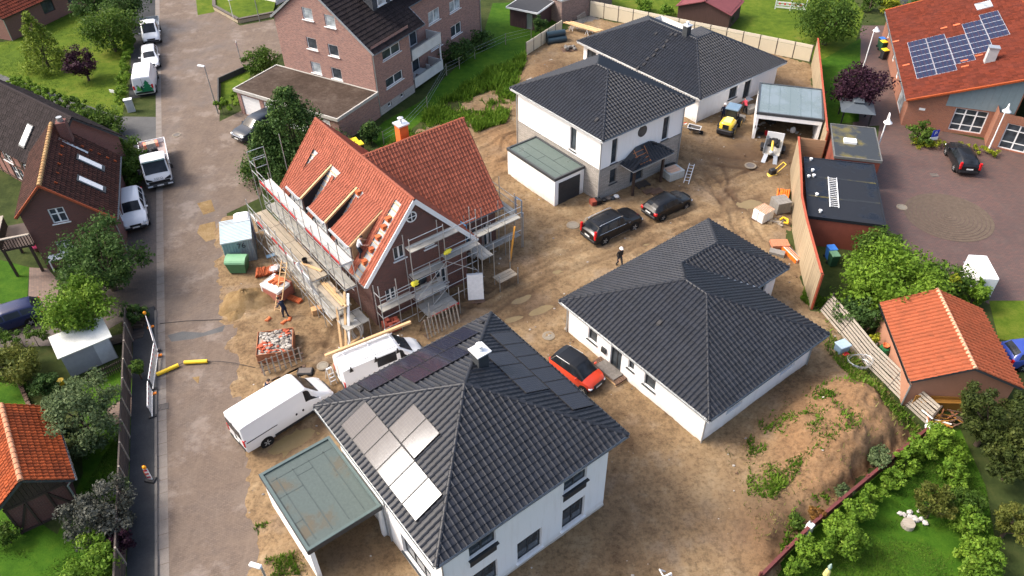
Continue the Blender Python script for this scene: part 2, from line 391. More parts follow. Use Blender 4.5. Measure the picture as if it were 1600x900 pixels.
def tile_roof(T, planes, tmat, tw=.30, tl=.345, prof=WAVE, n_ind=0, slab=ANTH2, th=.14, lift=.012):
    """planes: (poly, pieces or None); pieces are convex polygons in the plane's (along eave, up slope) coordinates"""
    sm = M()
    for poly, pieces in planes: sm.slab([np.array(p, float) for p in poly], th)
    root = part('roof', sm, slab, T)
    Tm = Matrix.Translation(T.location) @ Matrix.Rotation(T.rotation_euler[2], 4, 'Z')
    tv, tf = tile_template(prof, tw, tl); nv_ = len(tv)
    whole = []; bm_parts = []
    for pi_, (poly, pieces) in enumerate(planes):
        o, e, s, n = frame_of(poly); o = o + n*lift
        if pieces is None:
            pieces = [[(float((np.array(p)-o)@e), float((np.array(p)-o)@s)) for p in poly]]
        for pc in pieces:
            xs = [p[0] for p in pc]; ys = [p[1] for p in pc]
            j0, j1 = math.floor(min(xs)/tw)-1, math.ceil(max(xs)/tw)+1; i0, i1 = math.floor(min(ys)/tl)-1, math.ceil(max(ys)/tl)+1
            edge = []
            for i in range(i0, i1):
                for j in range(j0, j1):
                    c = np.array([[j*tw,i*tl],[(j+1)*tw,i*tl],[(j+1)*tw,(i+1)*tl],[j*tw,(i+1)*tl]]); sd = inside_sd(c, pc)
                    if (sd.max(axis=1) < 1e-6).any(): continue
                    if (sd > -1e-4).all(): whole.append((pi_, o + e*j*tw + s*i*tl, e, s, n))
                    else: edge.append((j, i))
            if edge:
                b = bmesh.new(); vl = b.faces.layers.float.new('var')
                for j, i in edge:
                    vv = [b.verts.new((x+j*tw, y+i*tl, z)) for x, y, z in tv]; rv = random.random()
                    for f in tf: fc = b.faces.new([vv[q] for q in f]); fc[vl] = rv
                for p, q in zip(pc, pc[1:]+pc[:1]):
                    d = Vector((q[0]-p[0], q[1]-p[1], 0)); nn = Vector((d[1], -d[0], 0)).normalized()
                    bmesh.ops.bisect_plane(b, geom=b.verts[:]+b.edges[:]+b.faces[:], plane_co=(p[0], p[1], 0), plane_no=nn, clear_outer=True)
                b.verts.index_update()
                V_ = [tuple(o + e*v.co.x + s*v.co.y + n*v.co.z) for v in b.verts]
                bm_parts.append((V_, [tuple(v.index for v in f.verts) for f in b.faces], [f[vl] for f in b.faces])); b.free()
    if n_ind:
        cl = np.array([0, 0, CAM_H])
        whole.sort(key=lambda t: np.linalg.norm(np.array(Tm @ Vector(t[1])) - cl))
        m = M(); m.add(tv, tf); me = m.mesh('roof_tile', tmat)
        for _, p, e, s, n in whole[:n_ind]:
            t = link('roof_tile', me, root); z = random.uniform(-.004, .006)
            t.matrix_local = Matrix(((e[0],s[0],n[0],p[0]+n[0]*z),(e[1],s[1],n[1],p[1]+n[1]*z),(e[2],s[2],n[2],p[2]+n[2]*z),(0,0,0,1)))
        whole = whole[n_ind:]
    m = M(); var = []
    for _, p, e, s, n in whole:
        z = random.uniform(-.004, .006); q = p[None] + tv[:,0:1]*e + tv[:,1:2]*s + (tv[:,2:3]+z)*n
        m.add(q, tf); var += [random.random()]*len(tf)
    for V_, F_, v_ in bm_parts: m.add(V_, F_); var += v_
    me = m.mesh('roof_tiles', tmat); a = me.attributes.new('var', 'FLOAT', 'FACE'); a.data.foreach_set('value', var)
    tag(link('roof_tiles', me, root), kind='stuff')
    return root
def cap_arc(r0, r1, L, n=6):
    v = []
    for r, x, dz in ((r0, 0, .02), (r1, L, 0)):
        for i in range(n+1): t = R(-105 + 210*i/n); v.append((x, r*math.sin(t), r*math.cos(t)+dz-.03))
    k = n+1; f = [(i, i+1, k+i+1, k+i) for i in range(n)] + [tuple(range(n, -1, -1))]
    return v, f
def ridge_caps(root, segs, cmat, r=.12, L=.37, single=False):
    v0, f0 = cap_arc(r, r*.86, L+.05)
    one = M().add(v0, f0).mesh('ridge_tile', cmat, 60) if single else None
    m = M()
    for p, q in segs:
        p = np.array(p, float); q = np.array(q, float); d = q-p; T_ = np.linalg.norm(d); d /= T_
        y = np.cross((0,0,1.0), d); y /= np.linalg.norm(y); z = np.cross(d, y)
        k = max(1, int(round(T_/L)))
        for i in range(k):
            o = p + d*(T_*i/k)
            if single:
                t = link('ridge_tile', one, root); t.matrix_local = Matrix(((d[0],y[0],z[0],o[0]),(d[1],y[1],z[1],o[1]),(d[2],y[2],z[2],o[2]),(0,0,0,1)))
            else: m.add([o + d*a + y*b + z*c for a, b, c in v0], f0)
    if not single: part('ridge_tiles', m, cmat, root, smooth=60, kind='stuff')
def gutters(T, segs, gm=None, r=.065):
    for p, q in segs:
        m = M(); p = np.array(p, float); q = np.array(q, float); d = (q-p)/np.linalg.norm(q-p); y = np.cross(d, (0,0,1.0)); y /= np.linalg.norm(y)
        an = [R(180 + 180*i/6) for i in range(7)]
        vs_ = [b + y*(r + r*math.cos(t)) + np.array([0,0,r*math.sin(t)]) for b in (p, q) for t in an]
        m.add(vs_, [(i, i+1, 8+i, 7+i) for i in range(6)] + [(7+i, 8+i, i+1, i) for i in range(6)])
        part('gutter', m, gm or ZINC, T)
def downpipe(T, p, ztop, zbot, d=(0,0), gm=None):
    m = M(); x, y = p
    m.path([(x+d[0], y+d[1], ztop), (x+d[0], y+d[1], ztop-.12), (x, y, ztop-.5), (x, y, zbot)], .045, 8)
    part('downpipe', m, gm or ZINC, T, smooth=40)
def eaves(T, rect, z, h=.2, m_=None):
    x0, x1, y0, y1 = rect; m = M(); t = .025
    m.box(x0, x1, y0, y1, z-h, z-h+.03)
    m.box(x0, x1, y0-t, y0, z-h-.004, z); m.box(x0, x1, y1, y1+t, z-h-.004, z); m.box(x0-t, x0, y0-t, y1+t, z-h-.006, z); m.box(x1, x1+t, y0-t, y1+t, z-h-.006, z)
    part('fascia', m, m_ or STEEL_W, T)

# ------------------------------------------------------------------ ground, roads, paving
def ground_mat(name, stops, scales=(.12, .9, 6), rough=.95, bmp=.5, wet=None):
    m, t, b = nt(name); co = coords(t)
    n1 = noise(t, co, scales[0], 5, .6); n2 = noise(t, co, scales[1], 5, .65); n3 = noise(t, co, scales[2], 4, .7)
    k = math_(t, 'ADD', math_(t, 'MULTIPLY', n1, .4), math_(t, 'ADD', math_(t, 'MULTIPLY', n2, .35), math_(t, 'MULTIPLY', n3, .25)))
    t.links.new(ramp(t, k, stops), b.inputs['Base Color']); b.inputs['Roughness'].default_value = rough
    b.inputs['Specular IOR Level'].default_value = .1
    bump(t, b, math_(t, 'ADD', math_(t, 'MULTIPLY', n2, .4), n3), bmp, .05); return m
LAWN = ground_mat('lawn_grass', [(.36, (.034, .065, .006)), (.5, (.068, .108, .009)), (.6, (.105, .13, .016)), (.68, (.15, .14, .035))], (.15, 1.2, 9))
LAWN_D = ground_mat('deep_lawn_grass', [(.36, (.014, .048, .003)), (.5, (.034, .088, .006)), (.64, (.066, .12, .01))], (.2, 1.5, 11))
SOILG = ground_mat('overgrown_soil', [(.38, (.018, .028, .008)), (.5, (.036, .05, .014)), (.62, (.06, .065, .022))], (.1, .8, 5))
def road_mat():
    m, t, b = nt('worn_block_road'); co = coords(t)
    br = N(t, 'ShaderNodeTexBrick'); mp = N(t, 'ShaderNodeMapping'); mp.inputs['Rotation'].default_value = (0, 0, -.34); t.links.new(co, mp.inputs[0]); t.links.new(mp.outputs[0], br.inputs[0])
    br.inputs['Scale'].default_value = 1; br.inputs['Brick Width'].default_value = .22; br.inputs['Row Height'].default_value = .11; br.inputs['Mortar Size'].default_value = .008
    br.inputs['Color1'].default_value = (.15, .113, .088, 1); br.inputs['Color2'].default_value = (.118, .09, .073, 1); br.inputs['Mortar'].default_value = (.085, .067, .055, 1)
    n1 = noise(t, co, .16, 6, .65); n2 = noise(t, co, .9, 6, .7); n3 = noise(t, co, 5, 3, .6)
    mp2 = N(t, 'ShaderNodeMapping'); mp2.inputs['Rotation'].default_value = (0, 0, -.335); mp2.inputs['Scale'].default_value = (1.6, .1, 1); t.links.new(co, mp2.inputs[0])
    lane = noise(t, mp2.outputs[0], 1.0, 4, .6)
    c = mixc(t, ramp(t, n2, [(.42, (0,0,0)), (.66, (.85,)*3)]), br.outputs['Color'], (.155, .117, .09))
    c = mixc(t, ramp(t, n1, [(.52, (0,0,0)), (.66, (.3,)*3)]), c, (.08, .066, .056))
    c = mixc(t, ramp(t, lane, [(.5, (0,0,0)), (.72, (.6,)*3)]), c, (.165, .127, .098))
    c = mixc(t, ramp(t, noise(t, co, .33, 7, .7), [(.53, (0,0,0)), (.63, (.55,)*3)]), c, (.235, .195, .168))
    c = mixc(t, .3, c, mixc(t, 1.0, c, ramp(t, n3, [(.3, (.5,)*3), (.7, (1.0,)*3)]), 'MULTIPLY'))
    t.links.new(c, b.inputs['Base Color'])
    t.links.new(ramp(t, n1, [(.45, (.9,)*3), (.62, (.5,)*3)]), b.inputs['Roughness'])
    b.inputs['Specular IOR Level'].default_value = .2; bump(t, b, br.outputs['Fac'], -.3, .008); return m
ROAD = road_mat()
ASPH = ground_mat('asphalt', [(.4, (.075, .076, .077)), (.5, (.095, .096, .096)), (.62, (.125, .122, .118))], (.1, .7, 14), .9, .2)
ASPH_D = ground_mat('dark_pavement', [(.4, (.03, .032, .035)), (.5, (.042, .044, .047)), (.62, (.06, .06, .062))], (.1, .7, 14), .8, .2)
APRON = ground_mat('worn_concrete_yard', [(.38, (.105, .085, .07)), (.5, (.15, .127, .106)), (.6, (.2, .178, .157))], (.15, .8, 6), .75, .2)
KERB = mat('kerb_stone', (.13, .12, .11), .85, .2, 2)
def paver_mat(name, c1, c2, mo, w, h, rot, dk=.4):
    m, t, b = nt(name); co = coords(t); mp = N(t, 'ShaderNodeMapping'); mp.inputs['Rotation'].default_value = (0, 0, rot); t.links.new(co, mp.inputs[0])
    br = N(t, 'ShaderNodeTexBrick'); t.links.new(mp.outputs[0], br.inputs[0]); br.inputs['Scale'].default_value = 1
    br.inputs['Brick Width'].default_value = w; br.inputs['Row Height'].default_value = h; br.inputs['Mortar Size'].default_value = .012
    for s, c in (('Color1', c1), ('Color2', c2), ('Mortar', mo)): br.inputs[s].default_value = (*c, 1)
    n1 = noise(t, co, .12, 5, .6); n2 = noise(t, co, 1.1, 5, .7)
    c = mixc(t, ramp(t, n1, [(.4, (0,0,0)), (.65, (dk,)*3)]), br.outputs['Color'], sc(c2, .6))
    c = mixc(t, ramp(t, n2, [(.5, (0,0,0)), (.75, (.4,)*3)]), c, (.11, .08, .065))
    t.links.new(c, b.inputs['Base Color']); b.inputs['Roughness'].default_value = .7; bump(t, b, br.outputs['Fac'], -.5, .012); return m
COURT = paver_mat('red_block_paving', (.12, .062, .05), (.08, .05, .044), (.04, .034, .032), .32, .16, .12)
PAVE_L = paver_mat('brown_block_paving', (.09, .066, .054), (.06, .048, .042), (.036, .03, .027), .24, .12, .35)
PAVE_R = paver_mat('rosy_block_paving', (.18, .115, .085), (.13, .085, .066), (.08, .06, .05), .24, .12, .35)

def dirt_mat():
    m, t, b = nt('building_site_dirt'); co = coords(t)
    at = N(t, 'ShaderNodeAttribute', attribute_name='wet')
    n1 = noise(t, co, .13, 6, .6); n2 = noise(t, co, .7, 6, .68); n3 = noise(t, co, 4.5, 5, .7); n4 = noise(t, co, 26, 2)
    k = math_(t, 'ADD', math_(t, 'MULTIPLY', n1, .5), math_(t, 'MULTIPLY', n2, .5))
    c = ramp(t, k, [(.38, (.105, .066, .036)), (.45, (.175, .116, .064)), (.53, (.235, .16, .088)), (.61, (.29, .208, .12))])
    c = mixc(t, ramp(t, n2, [(.55, (0,0,0)), (.7, (.55,)*3)]), c, (.34, .26, .16))
    c = mixc(t, ramp(t, noise(t, co, .35, 3), [(.54, (0,0,0)), (.66, (.45,)*3)]), c, (.17, .128, .1))
    fa_ = N(t, 'ShaderNodeAttribute', attribute_name='fresh'); c = mixc(t, math_(t, 'MULTIPLY', fa_.outputs['Fac'], .8), c, (.21, .12, .06))
    c = mixc(t, .75, c, mixc(t, 1.0, c, ramp(t, n3, [(.34, (.4,)*3), (.56, (1.0,)*3)]), 'MULTIPLY'))
    c = mixc(t, ramp(t, n4, [(.62, (0,0,0)), (.74, (.5,)*3)]), c, (.36, .3, .21))
    w = math_(t, 'MINIMUM', math_(t, 'MAXIMUM', math_(t, 'ADD', at.outputs['Fac'], math_(t, 'MULTIPLY_ADD', n2, .8, -.42)), 0.0), 1.0)
    c = mixc(t, w, c, (.075, .045, .025))
    t.links.new(c, b.inputs['Base Color'])
    t.links.new(math_(t, 'MULTIPLY_ADD', w, -.35, .95), b.inputs['Roughness'])
    b.inputs['Specular IOR Level'].default_value = .15
    bump(t, b, math_(t, 'ADD', n3, math_(t, 'MULTIPLY', n4, .25)), .6, .06); return m
DIRT = dirt_mat()
SAND = ground_mat('yellow_sand', [(.36, (.12, .075, .035)), (.5, (.2, .135, .065)), (.62, (.28, .2, .11))], (.3, 1.6, 8), .95, .8)
MUDW = mat('muddy_water', (.185, .138, .068), .12, .12, .8)

def sheet(name, pxs, z, m_, world=None):
    P = [G(*p) for p in pxs] if world is None else world
    mm = M().add([(p[0], p[1], z) for p in P], [tuple(range(len(P)))])
    a = sum(P[i][0]*P[(i+1) % len(P)][1] - P[(i+1) % len(P)][0]*P[i][1] for i in range(len(P)))
    if a < 0: mm.f = [f[::-1] for f in mm.f]
    return structure(name, mm, m_)
structure('ground', M().add([(-700,-300,0),(700,-300,0),(700,900,0),(-700,900,0)], [(0,1,2,3)]), SOILG)
SD = np.array([-.3225, .9466, 0]); SE_ = np.array([.9466, .3225, 0]); S0 = np.array([-18.01, 19.98, 0])      # street axis, across, point on its gutter
def ST(t, s): return S0 + SD*t + SE_*s
sheet('road', None, .010, ROAD, [ST(-40, 0), ST(-40, 5.2), ST(0, 4.9), ST(45, 5.6), ST(200, 5.6), ST(200, 0)])
sheet('yard', [(300,-30),(335,0),(341,17),(375,40),(428,30),(445,80),(400,112),(345,130),(343,190),(380,172),(435,195),(425,260),(405,310),(345,338),(300,338)], .0115, ROAD)
m = M()
for i in range(230):
    t = -30 + i*.9; m.add([ST(t+.02, -.02), ST(t+.02, .5), ST(t+.88, .5), ST(t+.88, -.02)], [(0,1,2,3)])
m.v = [(x, y, .016) for x, y, z in m.v]; structure('road_gutter', m, mat('gutter_stone', (.17, .148, .13), .8, .25, 1.5))
sheet('parking_strip', None, .012, ASPH_D, [ST(56, -2.6), ST(56, -.03), ST(140, -.03), ST(140, -2.6)])
sheet('driveway', [(160,445),(185,300),(210,235),(247,235),(249,505),(195,500),(160,520)], .012, PAVE_L)
sheet('side_path', [(-60,98),(0,116),(95,150),(185,182),(247,183),(247,236),(215,232),(190,222),(150,190),(60,158),(0,132),(-60,112)], .013, ASPH)
# raised pavement with kerb stones along the street, foreground
kp = M(); kp.prism([tuple(p[:2]) for p in (ST(-30, -1.5), ST(-30, -.16), ST(21.5, -.16), ST(21.5, -1.5))], -.1, .11); structure('pavement', kp, ASPH_D)
kb = M()
for i in range(51):
    a, b = ST(-30 + i*1.0, -.155), ST(-30 + i + .985, -.155); c, d = ST(-30 + i + .985, -.02), ST(-30 + i, -.02)
    kb.prism([tuple(p[:2]) for p in (a, d, c, b)], -.1, .125)
structure('kerb', kb, KERB)
sheet('courtyard', [(1345,40),(1392,40),(1400,150),(1407,190),(1550,222),(1700,270),(1700,470),(1545,475),(1500,452),(1420,400),(1384,372),(1381,352),(1366,256),(1374,196),(1332,200)], .012, COURT)
sheet('rear_path', [(1402,-30),(1440,-30),(1425,20),(1405,22)], .013, ASPH_D)
cc = G(1482, 339)
for i in range(11):
    r0, r1 = .02 + i*.3, .27 + i*.3; mm = M(); n = 16 + i*8
    for j in range(n):
        a0, a1 = 2*math.pi*(j+.04)/n, 2*math.pi*(j+.96)/n
        mm.add([(r0*math.cos(a0), r0*math.sin(a0), 0), (r1*math.cos(a0), r1*math.sin(a0), .012), (r1*math.cos(a1), r1*math.sin(a1), .012), (r0*math.cos(a1), r0*math.sin(a1), .004)], [(0,1,2,3)])
    if i == 0: circ = structure('paving_circle', mm, mat('yellow_grey_setts', (.098, .074, .054), .75, .35, 3.0)); circ.location = (cc[0], cc[1], .022); cm = circ.data.materials[0]
    else: link('paving_ring', mm.mesh('paving_ring', cm), circ)
sheet('lawn', [(-60,62),(0,66),(20,64),(122,15),(205,40),(206,60),(192,180),(178,183),(0,116),(-60,98)], .012, LAWN)
sheet('lawn', [(338,-30),(338,14),(374,33),(428,22),(440,-30)], .35, LAWN)
sheet('lawn', [(303,-30),(336,-8),(335,19),(309,24)], .02, LAWN)
sheet('road_patch', [(262,524),(285,518),(318,520),(352,508),(348,518),(300,530),(268,534)], .0125, ASPH)
for q in ([(308,318),(330,312),(336,330),(318,336)], [(312,352),(336,346),(340,372),(322,378),(308,364)], [(300,590),(312,588),(310,600)]): sheet('sand_spill', q, .0185, SAND)
sheet('lawn', [(345,128),(345,166),(372,160),(396,108)], .016, LAWN)
sheet('lawn', [(575,215),(600,190),(655,160),(750,70),(770,5),(900,0),(880,45),(820,85),(770,120),(690,165),(600,235)], .013, LAWN_D)
sheet('lawn', [(905,-40),(1300,-40),(1350,20),(1330,90),(1300,130),(1266,92),(925,20)], .014, LAWN)
sheet('lawn', [(1282,95),(1345,60),(1342,190),(1295,195)], .015, LAWN_D)
sheet('lawn', [(1190,905),(1300,800),(1445,680),(1500,670),(1540,760),(1565,905),(1560,1000),(1180,1000)], .016, LAWN_D)
sheet('lawn', [(1545,470),(1620,470),(1620,540),(1560,530)], .016, LAWN)
sheet('lawn', [(-60,740),(-60,1000),(100,1000),(205,905),(207,640),(205,560),(120,600),(130,740),(90,835)], .012, LAWN_D)
sheet('lawn', [(-60,390),(46,418),(42,475),(-60,490)], .012, LAWN_D)
sheet('lawn', [(-60,595),(40,585),(45,650),(-60,640)], .012, LAWN_D)
sheet('terrace', [(46,418),(75,420),(92,440),(88,500),(44,480)], .014, PAVE_R)
sheet('garden_path', [(165,640),(208,615),(208,650),(178,665)], .018, PAVE_R)
sheet('garden_path', [(-60,470),(45,478),(100,500),(95,540),(-60,545)], .013, PAVE_L)

# the building site: one sheet with real ruts, humps and a spoil mound
site_px = [(338,336),(350,480),(364,560),(378,700),(392,820),(402,960),(700,1100),(1100,1000),(1190,905),(1262,832),(1300,795),(1442,682),(1405,640),(1350,575),(1290,490),(1265,485),(1252,445),(1234,370),(1233,270),(1250,245),(1285,240),(1282,210),(1266,97),(1100,60),(925,27),(880,50),(820,88),(808,130),(775,135),(710,170),(650,208),(600,255),(540,300),(430,345)]
SP = np.array([G(*p)[:2] for p in site_px])
def pip(X, Y, P):
    ins = np.zeros(X.shape, bool); n = len(P); j = n-1
    for i in range(n):
        c = ((P[i,1] > Y) != (P[j,1] > Y)) & (X < (P[j,0]-P[i,0])*(Y-P[i,1])/(P[j,1]-P[i,1]+1e-12)+P[i,0]); ins ^= c; j = i
    return ins
def segdist(X, Y, P, closed=True):
    D = np.full(X.shape, 1e9); n = len(P)
    for i in range(n if closed else n-1):
        a = P[i]; b = P[(i+1) % n]; d = b-a; t = np.clip(((X-a[0])*d[0]+(Y-a[1])*d[1])/(d@d), 0, 1)
        D = np.minimum(D, np.hypot(X-a[0]-t*d[0], Y-a[1]-t*d[1]))
    return D
def vnoise(X, Y, f, seed):
    g = np.random.default_rng(seed).random((64, 64)); x = X*f; y = Y*f; xi = np.floor(x).astype(int); yi = np.floor(y).astype(int); fx = x-xi; fy = y-yi
    fx = fx*fx*(3-2*fx); fy = fy*fy*(3-2*fy); q = lambda a, b: g[a % 64, b % 64]
    return (q(xi,yi)*(1-fx)+q(xi+1,yi)*fx)*(1-fy) + (q(xi,yi+1)*(1-fx)+q(xi+1,yi+1)*fx)*fy
GX = .17
xs = np.arange(SP[:,0].min()-.3, SP[:,0].max()+.3, GX); ys = np.arange(SP[:,1].min()-.3, SP[:,1].max()+.3, GX)
XX, YY = np.meshgrid(xs, ys); ins = pip(XX, YY, SP); ed = segdist(XX, YY, SP)
sdn = np.where(ins, ed, -ed) + (vnoise(XX, YY, .8, 3)-.5)*1.1 + (vnoise(XX, YY, 3, 8)-.5)*.5; edge = np.clip(sdn/.9, 0, 1)
hgt = .02 + .06*vnoise(XX, YY, .5, 1) + .05*vnoise(XX, YY, 1.7, 2) + .05*vnoise(XX, YY, 3.1, 12)**2 + .03*rng.random(XX.shape)
wet = np.zeros_like(XX); fresh = np.zeros_like(XX)
TRACKS = [[(420,820),(560,470),(760,470),(860,420),(960,380),(1120,330),(1180,300)], [(700,520),(800,460),(900,410),(1010,370),(1130,320)], [(380,560),(430,600),(500,560),(560,540)],
          [(1010,230),(1090,250),(1190,262)], [(1030,210),(1110,265),(1140,330)],
          [(735,235),(780,215),(808,200)], [(742,262),(790,245),(812,215)], [(760,280),(795,262),(815,235)], [(1110,300),(1170,280),(1225,250)], [(1090,270),(1150,330),(1180,380)]]
for tr in TRACKS:
    P = np.array([G(*p)[:2] for p in tr])
    for off in (-.8, .8):
        d = np.gradient(P, axis=0); d /= np.linalg.norm(d, axis=1, keepdims=True); Q = P + np.c_[-d[:,1], d[:,0]]*off
        D = segdist(XX + (vnoise(XX, YY, .6, 9)-.5)*.7, YY, Q, False)
        hgt += -.07*np.exp(-(D/.17)**4) + .06*np.exp(-((D-.3)/.13)**2)*(.4+vnoise(XX, YY, 2.2, 14)); wet += .3*np.exp(-(D/.25)**2)*vnoise(XX, YY, .5, 15)*2
for (px, py), rad, amp in (((1325,668),3.0,.85),((1345,640),2.2,.55),((1275,735),2.6,.55),((1300,700),2.6,.5),((1190,800),1.5,.22),((1215,850),2.0,.3),((790,222),2.2,.35),((775,262),1.6,.3),((845,118),2.0,.3),((385,470),1.2,.25),((870,105),2.2,.25)):
    c = G(px, py); q = np.exp(-((XX-c[0])**2+(YY-c[1])**2)/rad**2); hgt += amp*q*(.75+.5*vnoise(XX, YY, 1.1, 5)) + (.1*vnoise(XX, YY, 1.6, 6)+.14*vnoise(XX, YY, 3.5, 16)+.08*rng.random(XX.shape))*q*min(1, amp*1.6)
    if amp > .25: fresh += q; wet -= .25*q*(amp > .5)
for (px, py), rad, a in (((1150,245),3.5,.7),((1230,250),4,.6),((1190,815),2.6,.7),((930,860),4,.25),((540,850),3.2,.5),((1255,140),4,.35),((870,110),4,.4),((690,455),2.5,.3),((1010,215),3,.4),((450,545),3,.1),((1000,720),4,.2)):
    c = G(px, py); wet += a*np.exp(-((XX-c[0])**2+(YY-c[1])**2)/rad**2)
PUD = [((458,690),2.3,.95,.62),((845,485),1.5,.55,.5),((815,470),1.2,.45,.5),((893,468),.35,.2,.4),((950,352),.5,.25,.5),((1010,383),.45,.2,.5),((1000,398),.4,.2,.5),((1172,320),1.6,1.0,.2),((800,500),.9,.4,.4),((870,425),.7,.3,.4),((555,500),.5,.2,.4)]
for (px, py), a, b_, yw in PUD:
    c = G(px, py); ca, sa = math.cos(yw), math.sin(yw); u = ((XX-c[0])*ca+(YY-c[1])*sa)/a; v = (-(XX-c[0])*sa+(YY-c[1])*ca)/b_
    q = np.exp(-(u*u+v*v)**2*.35); hgt = hgt*(1-q) + .012*q; wet += .6*np.exp(-(u*u+v*v)*.5)
hgt = np.clip(.006+sdn*.12, -.06, .017) + np.maximum(hgt, .0)*edge
idx = -np.ones(XX.shape, int); keep = ins | (ed < .85); idx[keep] = np.arange(keep.sum())
qa, qb, qc, qd = idx[:-1,:-1], idx[:-1,1:], idx[1:,1:], idx[1:,:-1]; ok = (qa >= 0) & (qb >= 0) & (qc >= 0) & (qd >= 0)
me = bpy.data.meshes.new('building_site'); me.from_pydata(np.c_[XX[keep], YY[keep], hgt[keep]].tolist(), [], np.c_[qa[ok], qb[ok], qc[ok], qd[ok]].tolist())
me.materials.append(DIRT); me.polygons.foreach_set('use_smooth', [True]*len(me.polygons))
at_ = me.attributes.new('wet', 'FLOAT', 'POINT'); at_.data.foreach_set('value', np.clip(wet[keep], 0, 1).astype(np.float32))
me.attributes.new('fresh', 'FLOAT', 'POINT').data.foreach_set('value', np.clip(fresh[keep]*(.5+vnoise(XX[keep], YY[keep], .5, 31)), 0, 1).astype(np.float32)); structure('building_site', me, None)
for (px, py), a, b_, yw in PUD:
    c = G(px, py); mm = M(); n = 22; ca, sa = math.cos(yw), math.sin(yw); pts = []
    for i in range(n):
        t = 2*math.pi*i/n; q = .92 + .22*math.sin(2*t+px) + .12*math.sin(5*t+py); x, y = a*q*math.cos(t), b_*q*math.sin(t)
        pts.append((c[0]+x*ca-y*sa, c[1]+x*sa+y*ca, .034))
    mm.add(pts, [tuple(range(n))]); structure('puddle', mm, MUDW)
# ------------------------------------------------------------------ houses
def flat_mat(name, c, wetc, wl=.5, rough=.45):
    m, t, b = nt(name); co = coords(t); n = noise(t, co, .45, 5, .6); g = noise(t, co, 7, 4)
    k = ramp(t, n, [(wl-.05, (0,0,0)), (wl+.06, (1,1,1))])
    c2 = mixc(t, .35, c, mixc(t, 1.0, c, ramp(t, g, [(.3, (.6,)*3), (.7, (1.1,)*3)]), 'MULTIPLY'))
    t.links.new(mixc(t, k, c2, wetc), b.inputs['Base Color']); t.links.new(ramp(t, n, [(wl-.05, (rough,)*3), (wl+.06, (.1,)*3)]), b.inputs['Roughness'])
    b.inputs['Specular IOR Level'].default_value = .25; bump(t, b, g, .08, .01); return m
FLAT_G = flat_mat('green_grey_membrane', (.068, .09, .087), (.09, .08, .058), .57)
FLAT_H = flat_mat('pale_green_membrane', (.09, .12, .11), (.1, .125, .115), .6)
FLAT_B = flat_mat('blue_grey_membrane', (.14, .18, .19), (.16, .2, .22), .5, .3)
FLAT_K = flat_mat('black_bitumen', (.014, .016, .021), (.009, .011, .016), .56, .6)
FLAT_M = flat_mat('mossy_bitumen', (.035, .04, .045), (.12, .1, .03), .52, .5)
GRAVELR = ground_mat('mossy_gravel_roof', [(.36, (.032, .023, .018)), (.5, (.058, .042, .033)), (.64, (.095, .075, .062))], (.5, 2.5, 12), .95, .5)
def solar_mat(name, c, grid, rough=.16, cells=(.156, .156)):
    m, t, b = nt(name); co = coords(t)
    br = N(t, 'ShaderNodeTexBrick'); br.offset = 0.0; t.links.new(co, br.inputs[0]); br.inputs['Scale'].default_value = 1
    br.inputs['Brick Width'].default_value = cells[0]; br.inputs['Row Height'].default_value = cells[1]; br.inputs['Mortar Size'].default_value = .006
    n = noise(t, co, 3, 3)
    br.inputs['Color1'].default_value = (*c, 1); br.inputs['Color2'].default_value = (*sc(c, 1.25), 1); br.inputs['Mortar'].default_value = (*grid, 1)
    t.links.new(br.outputs['Color'], b.inputs['Base Color']); t.links.new(math_(t, 'MULTIPLY_ADD', n, .05, rough), b.inputs['Roughness'])
    b.inputs['Specular IOR Level'].default_value = .27; return m
SOLAR_BLK = solar_mat('black_solar_cell', (.012, .014, .026), (.045, .047, .055), .07)
SOLAR_BLU = solar_mat('blue_solar_cell', (.005, .009, .035), (.06, .075, .1), .3, (.164, .5))
ALU = mat('aluminium', (.62, .64, .66), .35, .08, metal=.5)
def panels(root, poly, cells, w, h, cell, frame, off=.12, gap=.02):
    o, e, s, n = frame_of(poly); o = o + n*off; fw = .025
    m = M().box(fw, w-gap-fw, fw, h-gap-fw, -.02, .012); me = m.mesh('solar_cells', cell)
    f = M()
    for a in ((0, w-gap, 0, fw), (0, w-gap, h-gap-fw, h-gap), (0, fw, fw, h-gap-fw), (w-gap-fw, w-gap, fw, h-gap-fw)): f.box(*a, -.03, .018)
    fe = f.mesh('solar_panel', frame)
    for x, y in cells:
        p = o + e*x + s*y; q = link('solar_panel', fe, root)
        q.matrix_local = Matrix(((e[0],s[0],n[0],p[0]),(e[1],s[1],n[1],p[1]),(e[2],s[2],n[2],p[2]),(0,0,0,1))); link('solar_cells', me, q)
def vents(root, poly, pts, m_):
    o, e, s, n = frame_of(poly); v = M(); v.bbox(-.14, .14, -.18, .16, 0, .12, .03); v.box(-.1, .1, -.24, -.17, .02, .09); me = v.mesh('vent_tile', m_)
    for x, y in pts:
        p = o + e*x + s*y + n*.03; q = link('vent_tile', me, root); q.matrix_local = Matrix(((e[0],s[0],n[0],p[0]),(e[1],s[1],n[1],p[1]),(e[2],s[2],n[2],p[2]),(0,0,0,1)))
